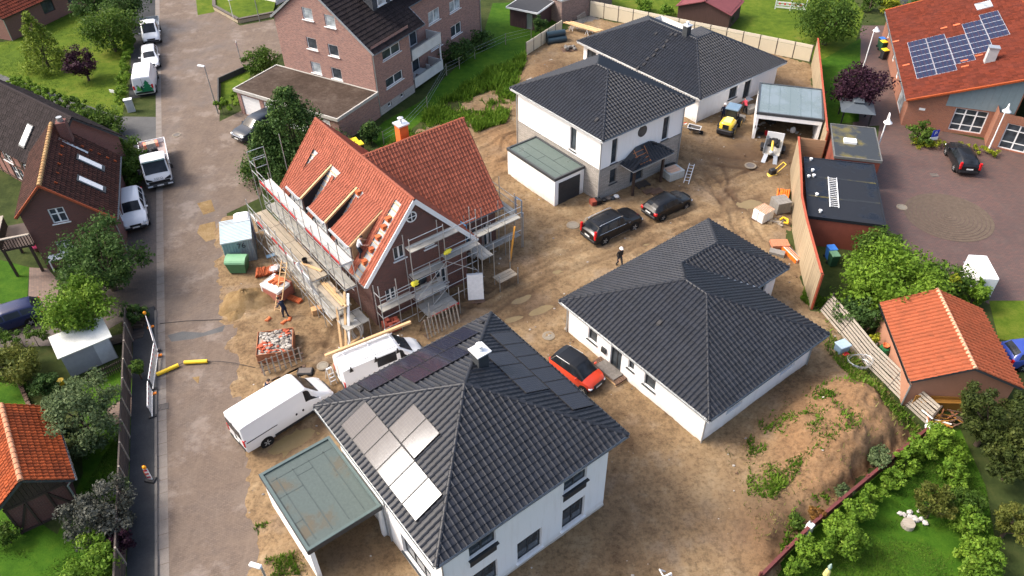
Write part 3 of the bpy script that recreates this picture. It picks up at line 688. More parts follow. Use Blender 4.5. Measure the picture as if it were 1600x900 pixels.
def flat_roof(T, x0, x1, y0, y1, z, m_, edge=ANTH2, h=.22, seams=(), seam_m=None, up=.09, ew=.16):
    m = M(); m.box(x0+ew, x1-ew, y0+ew, y1-ew, z-h, z-up); r = part('roof', m, m_, T)
    k = M()
    k.box(x0, x1, y0, y0+ew, z-h-.004, z); k.box(x0, x1, y1-ew, y1, z-h-.004, z); k.box(x0, x0+ew, y0+ew, y1-ew, z-h-.004, z); k.box(x1-ew, x1, y0+ew, y1-ew, z-h-.004, z)
    part('roof_edge', k, edge, r)
    if seams:
        q = M()
        for a, b, c, d in seams: q.bar((a, b, z-up+.004), (c, d, z-up+.004), .05, .012)
        part('membrane_seam', q, seam_m or edge, r)
    return r
SEAM = mat('seam_dark', (.045, .062, .062), .6, .2)

# --- foreground house with the hipped roof and solar panels
pF = G(491, 635, 6.2)
HF = thing('house', 'white two-storey house with black hip roof carrying black solar panels, nearest the camera', 'house', (pF[0], pF[1], 0), SITE_YAW)
Lf = 11.1; zE = 6.2; zA = 8.85; A_ = (5.55, 5.55, zA)
c0, c1, c2, c3 = (0,0,zE), (Lf,0,zE), (Lf,Lf,zE), (0,Lf,zE)
wf = [dict(side='E', a=7.6, b=9.1, z0=3.75, z1=4.72, nv=2), dict(side='E', a=7.6, b=9.1, z0=.5, z1=2.35, nv=2, sill=STEEL_W), dict(side='E', a=4.72, b=6.25, z0=.5, z1=2.25, nv=2, sill=STEEL_W),
      dict(side='E', a=2.0, b=3.5, z0=3.75, z1=4.75, nv=2), dict(side='E', a=2.0, b=3.5, z0=.5, z1=2.25, nv=2, sill=STEEL_W), dict(side='S', a=6.45, b=9.2, z0=.55, z1=2.3, nv=3, sill=ANTH2),
      dict(side='N', a=2, b=3.5, z0=.9, z1=2.3), dict(side='W', a=6, b=7.5, z0=.9, z1=2.3)]
house_walls(HF, .6, 10.5, .6, 10.5, .0, 6.0, wf, WHITE_R, rev=.17)
for a in (7.6, 2.0):
    m = M(); m.box(10.46, 10.53, a, a+1.5, 3.1, 3.745); m.box(10.5, 10.66, a-.08, a+1.58, 3.69, 3.745); part('spandrel_panel', m, ANTH, HF)
m = M(); m.box(.57, 10.53, .57, 10.53, -.1, .26); part('plinth', m, mat('plinth_render', (.5, .46, .41), .9, .2, 2), HF)
F_PL = [((c0, c1, A_), None), ((c1, c2, A_), None), ((c2, c3, A_), None), ((c3, c0, A_), None)]
rF = tile_roof(HF, F_PL, T_ANTH, n_ind=300)
ridge_caps(rF, [(c0, A_), (c1, A_), (c2, A_), (c3, A_)], T_ANTH, r=.13, single=True)
eaves(HF, (.02, Lf-.02, .02, Lf-.02), zE-.03, .2)
gutters(HF, [((0, 0, zE-.02), (Lf, 0, zE-.02)), ((Lf, 0, zE-.02), (Lf, Lf, zE-.02)), ((Lf, Lf, zE-.02), (0, Lf, zE-.02)), ((0, Lf, zE-.02), (0, 0, zE-.02))])
downpipe(HF, (10.56, .54), 6.1, .05); downpipe(HF, (5.3, .53), 6.1, .05); downpipe(HF, (.52, 10.4), 6.1, .05)
pw = 1.128
panels(rF, (c0, c1, A_), [(2.2+pw*i, .5) for i in range(6)] + [(4.36+pw*i, 2.16) for i in range(2)], pw, 1.64, SOLAR_BLK, BLACKP)
panels(rF, (c3, c0, A_), [(1.97+pw*i, .24) for i in range(6)] + [(3.62+pw*i, 1.94) for i in range(3)], pw, 1.68, SOLAR_BLK, BLACKP)
panels(rF, (c2, c3, A_), [(2.28+pw*i, .18) for i in range(6)] + [(4.03+pw*i, 1.84) for i in range(3)], pw, 1.64, SOLAR_BLK, BLACKP)
vents(rF, (c3, c0, A_), [(8.9, 1.15), (1.1, .75)], BLACKP)
m = M(); m.bbox(4.05, 4.65, 7.0, 7.6, 7.4, 9.0, .01); ch = part('chimney', m, ANTH2, HF)
m = M(); m.box(3.93, 4.77, 6.88, 7.72, 9.0, 9.07); m.lathe([(.16, 9.07), (.16, 9.22), (.09, 9.22), (.09, 9.4), (.2, 9.4), (.2, 9.44), (.02, 9.5)], 12, (4.35, 7.3, 0)); part('chimney_cap', m, PVC, ch)
m = M(); m.box(3.9, 4.8, 6.6, 7.02, 7.76, 7.82); part('chimney_flashing', m, ZINC, ch)

CP = thing('carport', 'white carport with green-grey flat roof and rain puddle beside the nearest house', 'carport', (pF[0], pF[1], 0), SITE_YAW)
m = M(); m.box(-.5, 4.9, -3.45, -3.22, 0, 2.72); part('wall', m, WHITE_R, CP)
m = M(); m.box(-.5, -.3, -3.22, .55, 2.3, 2.72); m.box(-.5, -.3, -3.22, -2.9, 0, 2.3); part('lintel', m, WHITE_R, CP)
m = M(); m.box(4.62, 4.86, .32, .56, 0, 2.7); part('post', m, WHITE_R, CP)
flat_roof(CP, -.56, 4.98, -3.52, .5, 2.93, FLAT_G, mat('membrane_edge', (.07, .1, .1), .45, .15, 2), .26, [(.1,-2.9,4.6,-2.9),(.1,-2.0,4.6,-2.0),(.1,-1.1,4.6,-1.1),(.1,-.25,4.6,-.25),(1.4,-3.3,1.4,-2.0),(.7,-2.0,.7,-1.1),(3.2,-3.3,3.2,-2.9),(.2,-3.2,.2,.3)], SEAM)
m = M(); m.box(-.58, 5.0, -3.545, -3.522, 2.62, 2.9); m.box(4.982, 5.005, -3.52, .5, 2.6, 2.9); part('fascia', m, ANTH, CP)
m = M(); m.path([(4.95, .42, 2.7), (4.9, .55, 2.4), (4.9, .55, .1)], .045, 8); part('downpipe', m, ZINC, CP, smooth=40)

# --- bungalow
pB = G(874, 470, 2.8)
HB = thing('bungalow', 'white L-shaped bungalow with long dark hip roof beside the red small car', 'house', (pB[0], pB[1], 0), SITE_YAW)
sl = .46; zb = 2.8; zr = zb+sl*5.435; zw = zb+sl*3.55
S1, S2, S3 = (0,0,zb), (12.6,0,zb), (12.6,10.87,zb); r1, r2 = (5.435,5.435,zr), (7.165,5.435,zr)
k0, k1, k2 = (7.1,10.87,zb), (7.1,14.28,zb), (0,14.28,zb); w1, w2 = (3.55,7.32,zw), (3.55,10.73,zw)
def p2(poly, pcs):
    o, e, s, n = frame_of(poly); return [[(float((np.array(p)-o)@e), float((np.array(p)-o)@s)) for p in pc] for pc in pcs]
PW = (k2, S1, r1, w1, w2); mid = (0,7.32,zb)
B_PL = [((S1, S2, r2, r1), None), ((S2, S3, r2), None), ((S3, k0, w1, r1, r2), None), ((k0, k1, w2, w1), None), ((k1, k2, w2), None), (PW, p2(PW, [(k2, mid, w1, w2), (mid, S1, r1, w1)]))]
rB = tile_roof(HB, B_PL, T_ANTH)
ridge_caps(rB, [(S1, r1), (S2, r2), (S3, r2), (r1, r2), (r1, w1), (w1, w2), (k1, w2), (k2, w2)], T_ANTH)
m = M(); m.bar((7.1,10.87,zb+.05), (3.55,7.32,zw+.05), .25, .02); part('valley_gutter', m, ZINC, rB)
eaves(HB, (.02, 12.58, .02, 10.85), zb-.03); eaves(HB, (.02, 7.08, 10.9, 14.26), zb-.033)
gutters(HB, [((0,0,zb-.02), (12.6,0,zb-.02)), ((12.6,0,zb-.02), (12.6,10.87,zb-.02)), ((12.6,10.87,zb-.02), (7.1,10.87,zb-.02)), ((7.1,10.87,zb-.02), (7.1,14.28,zb-.02)), ((0,14.28,zb-.02), (0,0,zb-.02))])
vents(rB, (S1, S2, r2, r1), [(6.3, 2.8)], BLACKP)
wb = [dict(side='S', a=2.38, b=3.2, z0=.98, z1=2.0, nv=1, sill=ANTH2), dict(side='S', a=4.45, b=5.42, z0=.22, z1=2.2, nv=2, nm='door'), dict(side='S', a=6.0, b=6.48, z0=1.25, z1=2.0, nv=1, sill=ANTH2), dict(side='S', a=7.38, b=8.28, z0=.98, z1=2.0, nv=1, sill=ANTH2),
      dict(side='E', a=2.4, b=3.8, z0=1.02, z1=1.36, nv=1), dict(side='E', a=7.3, b=8.7, z0=1.02, z1=1.36, nv=1), dict(side='W', a=4, b=5.5, z0=.9, z1=2.0)]
house_walls(HB, .45, 12.12, .45, 10.4, 0, 2.6, wb, WHITE_R, rev=.16)
house_walls(HB, .47, 6.62, 10.39, 13.8, 0, 2.6, [dict(side='E', a=11.6, b=12.8, z0=.9, z1=2.0)], WHITE_R, rev=.16)
m = M(); m.box(3.72, 4.12, .33, .45, .92, 1.32); m.box(3.74, 4.1, .315, .33, 1.2, 1.3); part('mailbox', m, ANTH, HB)
m = M(); m.box(4.2, 5.6, -.1, .45, 0, .18); part('door_step', m, CONCRETE, HB)
downpipe(HB, (.4, .38), 2.7, .05); downpipe(HB, (12.17, .4), 2.7, .05); downpipe(HB, (12.18, 10.2), 2.7, .05)

# --- two-storey house with stone ground floor
p1_ = G(797, 137, 6.1)
H1 = thing('house', 'white two-storey house with grey stone ground floor and small tiled porch', 'house', (p1_[0], p1_[1], 0), SITE_YAW)
z1 = 6.1; zr1 = z1+2.4; a0, a1, a2, a3 = (0,0,z1), (11.55,0,z1), (11.55,10.27,z1), (0,10.27,z1); q1, q2 = (5.135,5.135,zr1), (6.415,5.135,zr1)
r_1 = tile_roof(H1, [((a0,a1,q2,q1), None), ((a1,a2,q2), None), ((a2,a3,q1,q2), None), ((a3,a0,q1), None)], T_ANTH)
ridge_caps(r_1, [(a0,q1), (a1,q2), (a2,q2), (a3,q1), (q1,q2)], T_ANTH)
eaves(H1, (.02, 11.53, .02, 10.25), z1-.03); gutters(H1, [((0,0,z1-.02), (11.55,0,z1-.02)), ((11.55,0,z1-.02), (11.55,10.27,z1-.02)), ((0,10.27,z1-.02), (0,0,z1-.02))])
vents(r_1, (a0,a1,q2,q1), [(9.6, 1.3)], BLACKP)
w1_ = [dict(side='E', a=1.63, b=2.27, z0=3.12, z1=5.33, nv=1, hz=(.33,), sill=ANTH2), dict(side='E', a=7.4, b=8.12, z0=3.15, z1=5.25, nv=1, hz=(.33,), sill=ANTH2), dict(side='S', a=7.33, b=8.07, z0=3.36, z1=5.4, nv=1, sill=ANTH2), dict(side='N', a=4, b=6, z0=3.8, z1=5.2)]
house_walls(H1, .5, 10.95, .45, 9.8, 3.05, 5.92, w1_, WHITE_R, rev=.15)
house_walls(H1, .46, 11.0, .41, 9.85, 0, 3.05, [dict(side='E', a=1.6, b=2.36, z0=1.25, z1=2.6, nv=1, sill=ANTH2), dict(side='E', a=4.0, b=5.5, z0=.3, z1=2.2, nv=2, nm='door'), dict(side='E', a=6.3, b=7.3, z0=1.3, z1=2.5, nv=1), dict(side='N', a=3, b=5, z0=1, z1=2.3)], STONE_M, rev=.18, name='stone_wall')
m = M(); m.lathe([(.02, 0), (.5, 0), (.5, .05), (.42, .05)], 24, (10.94, 4.95, 4.95), 'x'); fr = part('round_window', m, ANTH, H1); part('pane', M().lathe([(.42, 0), (.42, .025)], 24, (10.975, 4.95, 4.95), 'x'), GLASS, fr)
downpipe(H1, (11.05, .35), 6.0, .05); downpipe(H1, (.42, .37), 6.0, .05); downpipe(H1, (11.05, 9.7), 6.0, .05)
PO = part('porch', M().box(10.98, 12.35, 2.75, 7.35, 2.62, 2.7), STEEL_W, H1)
for y in (3.2, 6.5): part('post', M().box(12.08, 12.26, y-.09, y+.09, 0, 2.62), TIMBER, PO)
b0, b1, b2, b3, t0, t1 = (10.98,2.7,2.74), (12.42,2.7,2.74), (12.42,7.4,2.74), (10.98,7.4,2.74), (10.98,4.3,3.75), (10.98,5.8,3.75)
pr_ = M()
for pl in ((b0,b1,t0), (b1,b2,t1,t0), (b2,b3,t1)): pr_.slab(pl, .05)
part('porch_roof', pr_, ANTH2, PO)
tv_, tf_ = tile_template(WAVE, .30, .345)
m = M(); PE = (b1,b2,t1,t0); o, e, s, n = frame_of(PE); o = o+n*.04
for i in range(5):
    for j in range(15):
        c_ = np.array([(j+.5)*.3, (i+.5)*.33]); zz = 1.6*c_[1]/1.8
        if c_[0] < zz*.95+.1 or c_[0] > 4.7-zz*.95-.1: continue
        if 1.0 < c_[0] < 2.1 - c_[1]*.1 and c_[1] > .2: continue
        m.add([o + e*(j*.3+x) + s*(i*.33+y) + n*z for x, y, z in tv_], tf_)
for PL, L_ in (((b0,b1,t0), 1.44), ((b2,b3,t1), 1.44)):
    o2, e2, s2, n2 = frame_of(PL); o2 = o2+n2*.04
    for i in range(5):
        for j in range(5):
            cx, cy = (j+.5)*.3, (i+.5)*.34
            if (PL[0] is b0 and cx < cy*.75-.02) or (PL[0] is b2 and cx > 1.44-cy*.0 or cy > 1.75) or (PL[0] is b0 and cx > 1.5): continue
            if PL[0] is b2 and cx < cy*.75-.1: continue
            m.add([o2 + e2*(j*.3+x) + s2*(i*.34+y) + n2*z for x, y, z in tv_], tf_)
me = m.mesh('roof_tiles', T_ANTH); me.attributes.new('var', 'FLOAT', 'FACE'); tag(link('roof_tiles', me, PO), kind='stuff')
m = M()
for y in (.25, .6, .95, 1.3): m.bar(o+e*.95+s*y+n*.03, o+e*2.15+s*y+n*.03, .05, .04)
for x in (.95, 2.1): m.bar(o+e*x+s*.15+n*.05, o+e*(x+.25)+s*1.55+n*.05, .05, .05)
part('batten', m, wood_mat('orange_batten', (.5, .2, .08)), PO)
part('gutter', M().bar((12.46,2.7,2.68), (12.46,7.4,2.68), .1, .1), ZINC, PO)

GA = thing('garage', 'white garage with pale green flat roof and dark roller door by the stone-clad house', 'garage', (p1_[0], p1_[1], 0), SITE_YAW)
house_walls(GA, 3.12, 9.28, -2.75, .36, 0, 2.5, [], WHITE_R)
flat_roof(GA, 3.06, 9.34, -2.81, .38, 2.72, FLAT_H, ANTH2, .24, [(3.2,-1.9,9.2,-1.9),(3.2,-1.0,9.2,-1.0),(5.2,-2.7,5.2,-1.9),(7,-1.0,7,.3),(6,-1.9,6,-1.0)], SEAM)
d = M()
for i in range(5): d.box(9.285, 9.33, -2.35, -.1, .05+i*.42, .05+i*.42+.405)
part('garage_door', d, ANTH, GA); part('drive_slab', M().box(9.3, 10.1, -2.6, .1, -.05, .06), CONCRETE, GA)

# --- house at the back
pK = G(902, 64, 2.85)
HK = thing('bungalow', 'white bungalow with wide hip roof and row of roof vents at the back', 'house', (pK[0], pK[1], 0), SITE_YAW)
zk = 2.85; zq = 5.35; X1, Y1, Y2 = 16.95, 10.4, 12.55; rx = 11.35
e0, e1, e2, e3, e4, e5 = (0,0,zk), (X1,0,zk), (X1,Y2,zk), (5.75,Y2,zk), (5.75,Y1+.2,zk), (0,Y1,zk)
m0, m1, m2 = (5.2,5.2,zq), (rx,5.2,zq), (rx,7.4,zq)
K_PL = [((e0,e1,m1,m0), None), ((e1,e2,m2,m1), None), ((e2,e3,m2), None), ((e3,(5.75,10.6,zk),m1,m2), None), (((5.95,Y1,zk),e5,m0,m1), None), ((e5,e0,m0), None)]
rK = tile_roof(HK, K_PL, T_ANTH)
ridge_caps(rK, [(e0,m0), (e1,m1), (e2,m2), (e3,m2), (m0,m1), (m1,m2), (e5,m0)], T_ANTH)
eaves(HK, (.02, X1-.02, .02, Y1), zk-.03); eaves(HK, (5.77, X1-.022, Y1, Y2-.02), zk-.033); gutters(HK, [((0,0,zk-.02), (X1,0,zk-.02)), ((X1,0,zk-.02), (X1,Y2,zk-.02)), ((0,Y1,zk-.02), (0,0,zk-.02))], STEEL_W)
house_walls(HK, .5, 16.42, .5, 12.0, 0, 2.68, [dict(side='E', a=4.88, b=6.05, z0=.98, z1=2.28, nv=2, sill=ANTH2), dict(side='E', a=7.1, b=8.1, z0=.3, z1=2.36, nv=2, nm='door'), dict(side='S', a=1.0, b=2.4, z0=.9, z1=2.2), dict(side='S', a=5, b=7, z0=.9, z1=2.2)], WHITE_R, rev=.15)
def onplane(poly, p): o, e, s, n = frame_of(poly); d = np.array(p)-o; return (float(d@e), float(d@s))
o, e, s, n = frame_of((e0,e1,m1,m0))
def hit_local(T, poly, px, py):
    """plane coordinates of a bearing on one of T's local planes"""
    o, e, s, n = frame_of(poly); c, s_ = math.cos(T.rotation_euler[2]), math.sin(T.rotation_euler[2])
    W = lambda v: np.array([c*v[0]-s_*v[1], s_*v[0]+c*v[1], v[2]])
    O = W(o)+np.array([*T.location]); nn = W(n); d = _fw + (px-800)/F_PX*_r2 - (py-450)/F_PX*_u2; Cc = np.array([0,0,CAM_H])
    q = Cc + d*(((O-Cc)@nn)/(d@nn)) - O
    return float(q@W(e)), float(q@W(s))
vents(rK, (e0,e1,m1,m0), [hit_local(HK, (e0,e1,m1,m0), *p) for p in ((997,107),(1007,101),(1013,92.5),(1022,87),(1027,78.5),(1038,73),(1043,65),(1050,54),(1057,55),(1026,53))], BLACKP)
m = M(); m.bbox(9.7, 10.3, 4.9, 5.5, 4.7, 6.25, .01); ch = part('chimney', m, ANTH2, HK); m = M(); m.box(9.6, 10.4, 4.8, 5.6, 6.25, 6.32); m.lathe([(.12,6.32),(.12,6.6),(.2,6.6),(.02,6.7)], 10, (10,5.2,0)); part('chimney_cap', m, ALU, ch)
downpipe(HK, (16.5, .42), 2.75, .05, gm=STEEL_W)

CK = thing('carport', 'white open-fronted carport with wet blue-grey flat roof by the timber wall', 'carport', (22.06, 61.65, 0), R(-16.9))
m = M(); m.box(.05, .3, .05, 6.0, 0, 2.55); m.box(5.4, 5.65, .05, 6.0, 0, 2.55); m.box(.3, 5.4, 5.8, 6.0, 0, 2.55); m.box(.05, 5.65, .02, .3, 2.15, 2.56); part('wall', m, WHITE_R, CK)
part('floor', M().box(.1, 5.6, -.35, 5.9, -.02, .09), mat('carport_slab', (.5, .49, .46), .8, .15, 1.2), CK)
flat_roof(CK, .0, 5.72, .0, 6.05, 2.78, FLAT_B, ANTH2, .24, [(1+.92*i, .2, 1+.92*i, 5.85) for i in range(5)], mat('pale_seam', (.11, .15, .16), .5, .1), .06)
part('lamp', M().box(.12, .2, -.06, .0, 1.2, 1.45), ANTH, CK)

# --- brick house under scaffolding
OX = np.array([-9.35, 37.28, 0.0])
HO = thing('brick_house', 'dark red brick house with unfinished terracotta tile roof under scaffolding', 'house', OX, SITE_YAW)
sm_ = 4.91/4.23; k_ = math.sqrt(1+sm_*sm_); zR = 8.91; XB = -13.4
g0, g1, g2, g3 = (XB,0,4.0), (0,0,4.0), (0,4.23,zR), (XB,4.23,zR)
def cols(a, b, y0, y1): return [(a-XB, y0*k_), (b-XB, y0*k_), (b-XB, y1*k_), (a-XB, y1*k_)]
DORM = [(-11.0,-9.1), (-7.65,-5.45), (-4.45,-2.1)]
wp = [cols(XB, 0, 3.75, 4.23), cols(XB, -1.5, 3.05, 3.75), cols(-.75, 0, 3.05, 3.75), cols(XB, -11.75, 0, 3.05), cols(-.75, 0, 0, 3.05), cols(-2.1, -1.5, 0, 3.05),
      [( -9.0-XB, 0), (-8.1-XB, 0), (-8.1-XB, 2.7*k_), (-8.4-XB, 2.7*k_)], [(-5.35-XB, 0), (-4.75-XB, 0), (-4.75-XB, 2.7*k_), (-5.1-XB, 2.7*k_)]]
yE, zV = 8.78, 3.63; xC0, xC1 = -2.05, -11.15; yT = 12.6; rdg = (-6.6,4.23,zR); rde = (-6.6,yT,zR)
O_PL = [((g0,g1,g2,g3), wp), (((0,yE,zV),(xC0,yE,zV),rdg,g2), None), (((xC0,yE,zV),(xC0,yT,zV),rde,rdg), None), (((xC1,yT,zV),(xC1,yE,zV),rdg,rde), None), (((xC1,yE,zV),(XB,yE,zV),g3,rdg), None)]
CHK = mat('cheek_gap_shade', (.02, .02, .024), .8); OSB = wood_mat('osb_board', (.42, .27, .14), .8, .2, (6,6,6)); UNDER = mat('grey_underlay', (.3, .31, .32), .7, .25, 3)  # dormer cheeks near-black: shade of the open gaps put into their colour
rO = tile_roof(HO, O_PL, T_TERRA, tw=.26, tl=.34, slab=UNDER, th=.16, lift=.05)
ridge_caps(rO, [(g3, g2), (rdg, rde)], T_TERRA, r=.14)
o, e, s, n = frame_of((g0,g1,g2,g3))
for (xa, xb, ya, yb) in ((-11.75,-11.0,.1,3.0), (-9.1,-7.65,.1,3.0), (-5.45,-4.45,.1,3.0), (-1.5,-.75,.1,3.72)):
    y = ya
    while y < yb:
        xl = xa + (.0 if xa != -11.75 else .0); part('batten', M().bar(o+e*(xl-XB)+s*y*k_+n*.03, o+e*(xb-XB)+s*y*k_+n*.03, .05, .04), TIMB_NEW, rO); y += .27
for i, (a, b) in enumerate(DORM):
    yf, zf, yb, zb_ = .45, 5.92, 3.05, 4+3.05*sm_+.06
    D0, D1, D2, D3 = (a-.08,yf-.2,zf), (b+.08,yf-.2,zf), (b+.08,yb,zb_), (a-.08,yb,zb_)
    dr = part('dormer', M().slab((D0,D1,D2,D3), .14), TIMB_NEW, HO)
    tv2, tf2 = tile_template(WAVE, .26, .34); o2, e2, s2, n2 = frame_of((D0,D1,D2,D3)); o2 = o2+n2*.03; mm = M(); vv = []; Ls = np.linalg.norm(np.array(D3)-np.array(D0)); nc = int((b-a+.1)/.26)
    for r_ in range(int(Ls/.34)+1):
        for c_ in range(nc):
            mm.add([o2+e2*(c_*.26+x+.08)+s2*(min(r_*.34, Ls-.34)+y)+n2*z for x, y, z in tv2], tf2); vv += [random.random()]*len(tf2)
    mt = mm.mesh('roof_tiles', T_TERRA); mt.attributes.new('var', 'FLOAT', 'FACE').data.foreach_set('value', vv); tag(link('roof_tiles', mt, dr), kind='stuff')
    part('fascia_board', M().box(a-.1, b+.1, yf-.26, yf-.22, zf-.16, zf+.05), STEEL_W, dr)
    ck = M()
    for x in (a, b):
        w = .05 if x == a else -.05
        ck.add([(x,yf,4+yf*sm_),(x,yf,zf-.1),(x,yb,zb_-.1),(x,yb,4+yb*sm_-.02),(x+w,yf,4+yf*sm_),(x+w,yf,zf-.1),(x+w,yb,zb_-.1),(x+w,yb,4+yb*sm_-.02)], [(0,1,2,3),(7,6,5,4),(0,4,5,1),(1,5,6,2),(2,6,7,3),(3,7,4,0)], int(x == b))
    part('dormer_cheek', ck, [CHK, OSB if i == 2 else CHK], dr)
    part('dormer_front', M().box(a+.05, b-.05, yf+.04, yf+.1, 4.45, zf-.1), BRICK_DK, dr)
    fr = window(dr, (a, yf, 0), (1,0), .3, b-a-.3, 4.75, zf-.22, PVC, GLASSB, 2, rev=-.02)
    part('gutter', M().bar((a-.1,yf-.33,zf-.03), (b+.1,yf-.33,zf-.03), .11, .1), ZINC, dr)
def gtop(L): return [(L, 4.25), (L, 3.9), (L/2, 8.5), (0, 4.4)]
wo = [dict(side='E', a=2.45, b=3.3, z0=4.65, z1=5.72, nv=2, fm=PVC, sill=PVC), dict(side='E', a=4.78, b=5.62, z0=4.5, z1=5.28, nv=2, fm=PVC, sill=PVC), dict(side='E', a=1.45, b=2.26, z0=1.6, z1=2.65, nv=2, fm=PVC, sill=PVC), dict(side='E', a=3.7, b=4.7, z0=.3, z1=2.3, nv=2, fm=ANTH), dict(side='E', a=5.4, b=6.3, z0=.9, z1=2.3, nv=2, fm=PVC, sill=PVC),
      dict(side='S', a=-11, b=-10, z0=1, z1=2.4, fm=PVC), dict(side='S', a=-7.5, b=-6.3, z0=1, z1=2.4, fm=PVC), dict(side='S', a=-4.4, b=-3.2, z0=1, z1=2.4, fm=PVC)]
yN = 8.0; TP = [(yN-.5, 4.28), (yN-.5, 4.53), (3.73, 8.72), (0, 4.42)]
house_walls(HO, -13.0, -.35, .5, yN, 0, 4.3, wo, BRICK_DK, rev=.12, tops={'E': TP, 'W': [(yN-.5, 4.4), (yN-.5-3.73, 8.72), (0, 4.53)]})
house_walls(HO, -10.6, -2.6, yN-.02, 12.25, 0, 3.9, [dict(side='E', a=9.5, b=10.6, z0=.9, z1=2.3, fm=PVC), dict(side='E', a=11.1, b=11.9, z0=.2, z1=2.3, fm=PVC)], BRICK_DK, rev=.12, tops={'N': [(8.0, 4.1), (4.0, 8.65), (0, 4.1)]})
m = M(); m.lathe([(.0, 0), (.4, 0), (.4, .06), (.3, .06)], 20, (-.36, 4.06, 7.5), 'x'); rw = part('round_window', m, PVC, HO); part('pane', M().lathe([(.31, .05), (.31, .064)], 20, (-.36, 4.06, 7.5), 'x'), GLASS, rw)
m = M(); m.box(-.3, -.28, 4.03, 4.09, 7.2, 7.8); m.box(-.3, -.282, 3.76, 4.36, 7.47, 7.53); part('glazing_bar', m, PVC, rw)
for q in ((g1, g2), ((0,yE,zV), g2)): part('verge_board', M().bar((.03, q[0][1], q[0][2]-.06), (.03, q[1][1], q[1][2]-.1), .05, .3, up=(0,0,1)), STEEL_W, HO)
part('soffit', M().slab([(-.01, .1, 3.97), (-.01, 4.23, 8.72), (-.36, 4.23, 8.72), (-.36, .1, 3.97)], .02), STEEL_W, HO)
part('soffit', M().slab([(-.36, yE, 3.42), (-.36, 4.23, 8.7), (-.01, 4.23, 8.7), (-.01, yE, 3.42)], .02), STEEL_W, HO)
gutters(HO, [((xC0+.02, yE, zV-.02), (xC0+.02, yT, zV-.02)), ((XB, 0, 3.96), (0, 0, 3.96))])
m = M(); m.box(-8.2, -7.5, 7.8, 8.5, 7.4, 9.45); ch = part('chimney', m, mat('orange_render', (.62, .14, .03), .7, .1), HO)
m = M(); m.box(-8.3, -7.4, 7.7, 8.6, 9.45, 9.55); m.lathe([(.08,9.55),(.08,9.9),(.22,9.9),(.22,9.95),(.02,10.02)], 10, (-7.85,8.15,0)); part('chimney_cap', m, ALU, ch)

# --- apartment block with garages
AP = thing('apartment_building', 'pink brick apartment block with white-framed windows, dark roof and two balconies', 'apartment building', (-12.45, 67.42, 0), R(-30.5))
APW = dict(fm=PVC, sill=PVC, rev=.1, so=.08)
wa = [dict(side='S', a=x-.62, b=x+.62, z0=z, z1=z+1.15, nv=1, fm=PVC, gm=GLASSB if i in (0,1,4) else GLASS, sill=PVC, sd=.12) for i, (x, z) in enumerate(((-7.05,8.2),(-4.4,8.0),(-7.2,5.3),(-4.6,5.15),(-7.25,2.85),(-4.7,2.8)))]
wa += [dict(side='E', a=1.5, b=4.3, z0=5.0, z1=5.95, nv=2, fm=PVC, sill=PVC), dict(side='E', a=1.5, b=4.2, z0=2.2, z1=3.15, nv=2, fm=PVC, sill=PVC)]
apx = (-6.6, 11.6); x0a = -11.5
house_walls(AP, x0a, 0, 0, 5.8, 0.85, 7.0, wa, BRICK_APT, rev=.1, tops={'S': [(11.5, 6.55), (4.9, 11.45), (0, 7.95)], 'N': [(11.5, 7.95), (6.6, 11.45), (0, 6.55)]})
wa2 = [dict(side='E', a=11.65, b=13.75, z0=4.5, z1=5.8, nv=2, fm=PVC, sill=PVC, gm=GLASSB), dict(side='E', a=15.6, b=17.7, z0=4.35, z1=5.55, nv=2, fm=PVC, sill=PVC, gm=GLASSB), dict(side='E', a=15.55, b=17.65, z0=1.65, z1=2.9, nv=2, fm=PVC, sill=PVC), dict(side='E', a=11.65, b=13.75, z0=1.7, z1=2.9, nv=2, fm=PVC, sill=PVC), dict(side='E', a=7.0, b=9.5, z0=.6, z1=2.7, nv=2, fm=PVC), dict(side='E', a=7.0, b=9.5, z0=3.4, z1=5.5, nv=2, fm=PVC)]
house_walls(AP, x0a, -1.8, 5.79, 21.8, 0, 7.55, wa2, BRICK_APT, rev=.1, tops={'N': [(9.7, 7.9), (4.8, 11.4), (0, 7.9)]})
house_walls(AP, x0a-.03, .03, -.03, 5.83, 0, .87, [dict(side='E', a=1.35, b=1.95, z0=.3, z1=.72, nv=1, fm=PVC), dict(side='E', a=3.45, b=4.05, z0=.35, z1=.78, nv=1, fm=PVC)], brick_mat('pale_plinth_block', (.45, .43, .4), (.38, .36, .34), (.3, .28, .26), .5, .25), name='plinth')
zf_ = lambda x: 6.635-.757*x
aR = [(-6.6,-.15), (0,0)]
aR0 = ((.38,-.15,zf_(.38)), (.38,8.0,zf_(.38)), (-6.6,8.0,zf_(-6.6)), (-6.6,-.15,zf_(-6.6)))
aR1 = ((-1.42,8.0,zf_(-1.42)), (-1.42,22,zf_(-1.42)), (-6.6,22,zf_(-6.6)), (-6.6,8.0,zf_(-6.6)))
zl_ = lambda x: zf_(-6.6) - .75*(-6.6-x)
aL = ((-11.8,22,zl_(-11.8)), (-11.8,-.15,zl_(-11.8)), (-6.6,-.15,zl_(-6.6)), (-6.6,22,zl_(-6.6)))
rA = tile_roof(AP, [(aR0, None), (aR1, None), (aL, None)], T_BLACK, tw=.34, tl=.42, prof=FLATP)
ridge_caps(rA, [((-6.6,-.15,zf_(-6.6)+.02), (-6.6,22,zf_(-6.6)+.02))], T_BLACK, r=.14)
for q in ((aR0[0], aR0[3]), (aL[1], aL[2])): part('verge_trim', M().bar(np.array(q[0])+(0,-.03,-.02), np.array(q[1])+(0,-.03,-.02), .04, .2), ZINC, AP)
gutters(AP, [(aR0[0], aR0[1]), (aR1[0], aR1[1])]); downpipe(AP, (.08, .06), 6.2, .05); downpipe(AP, (-1.72, 21.6), 7.6, .05)
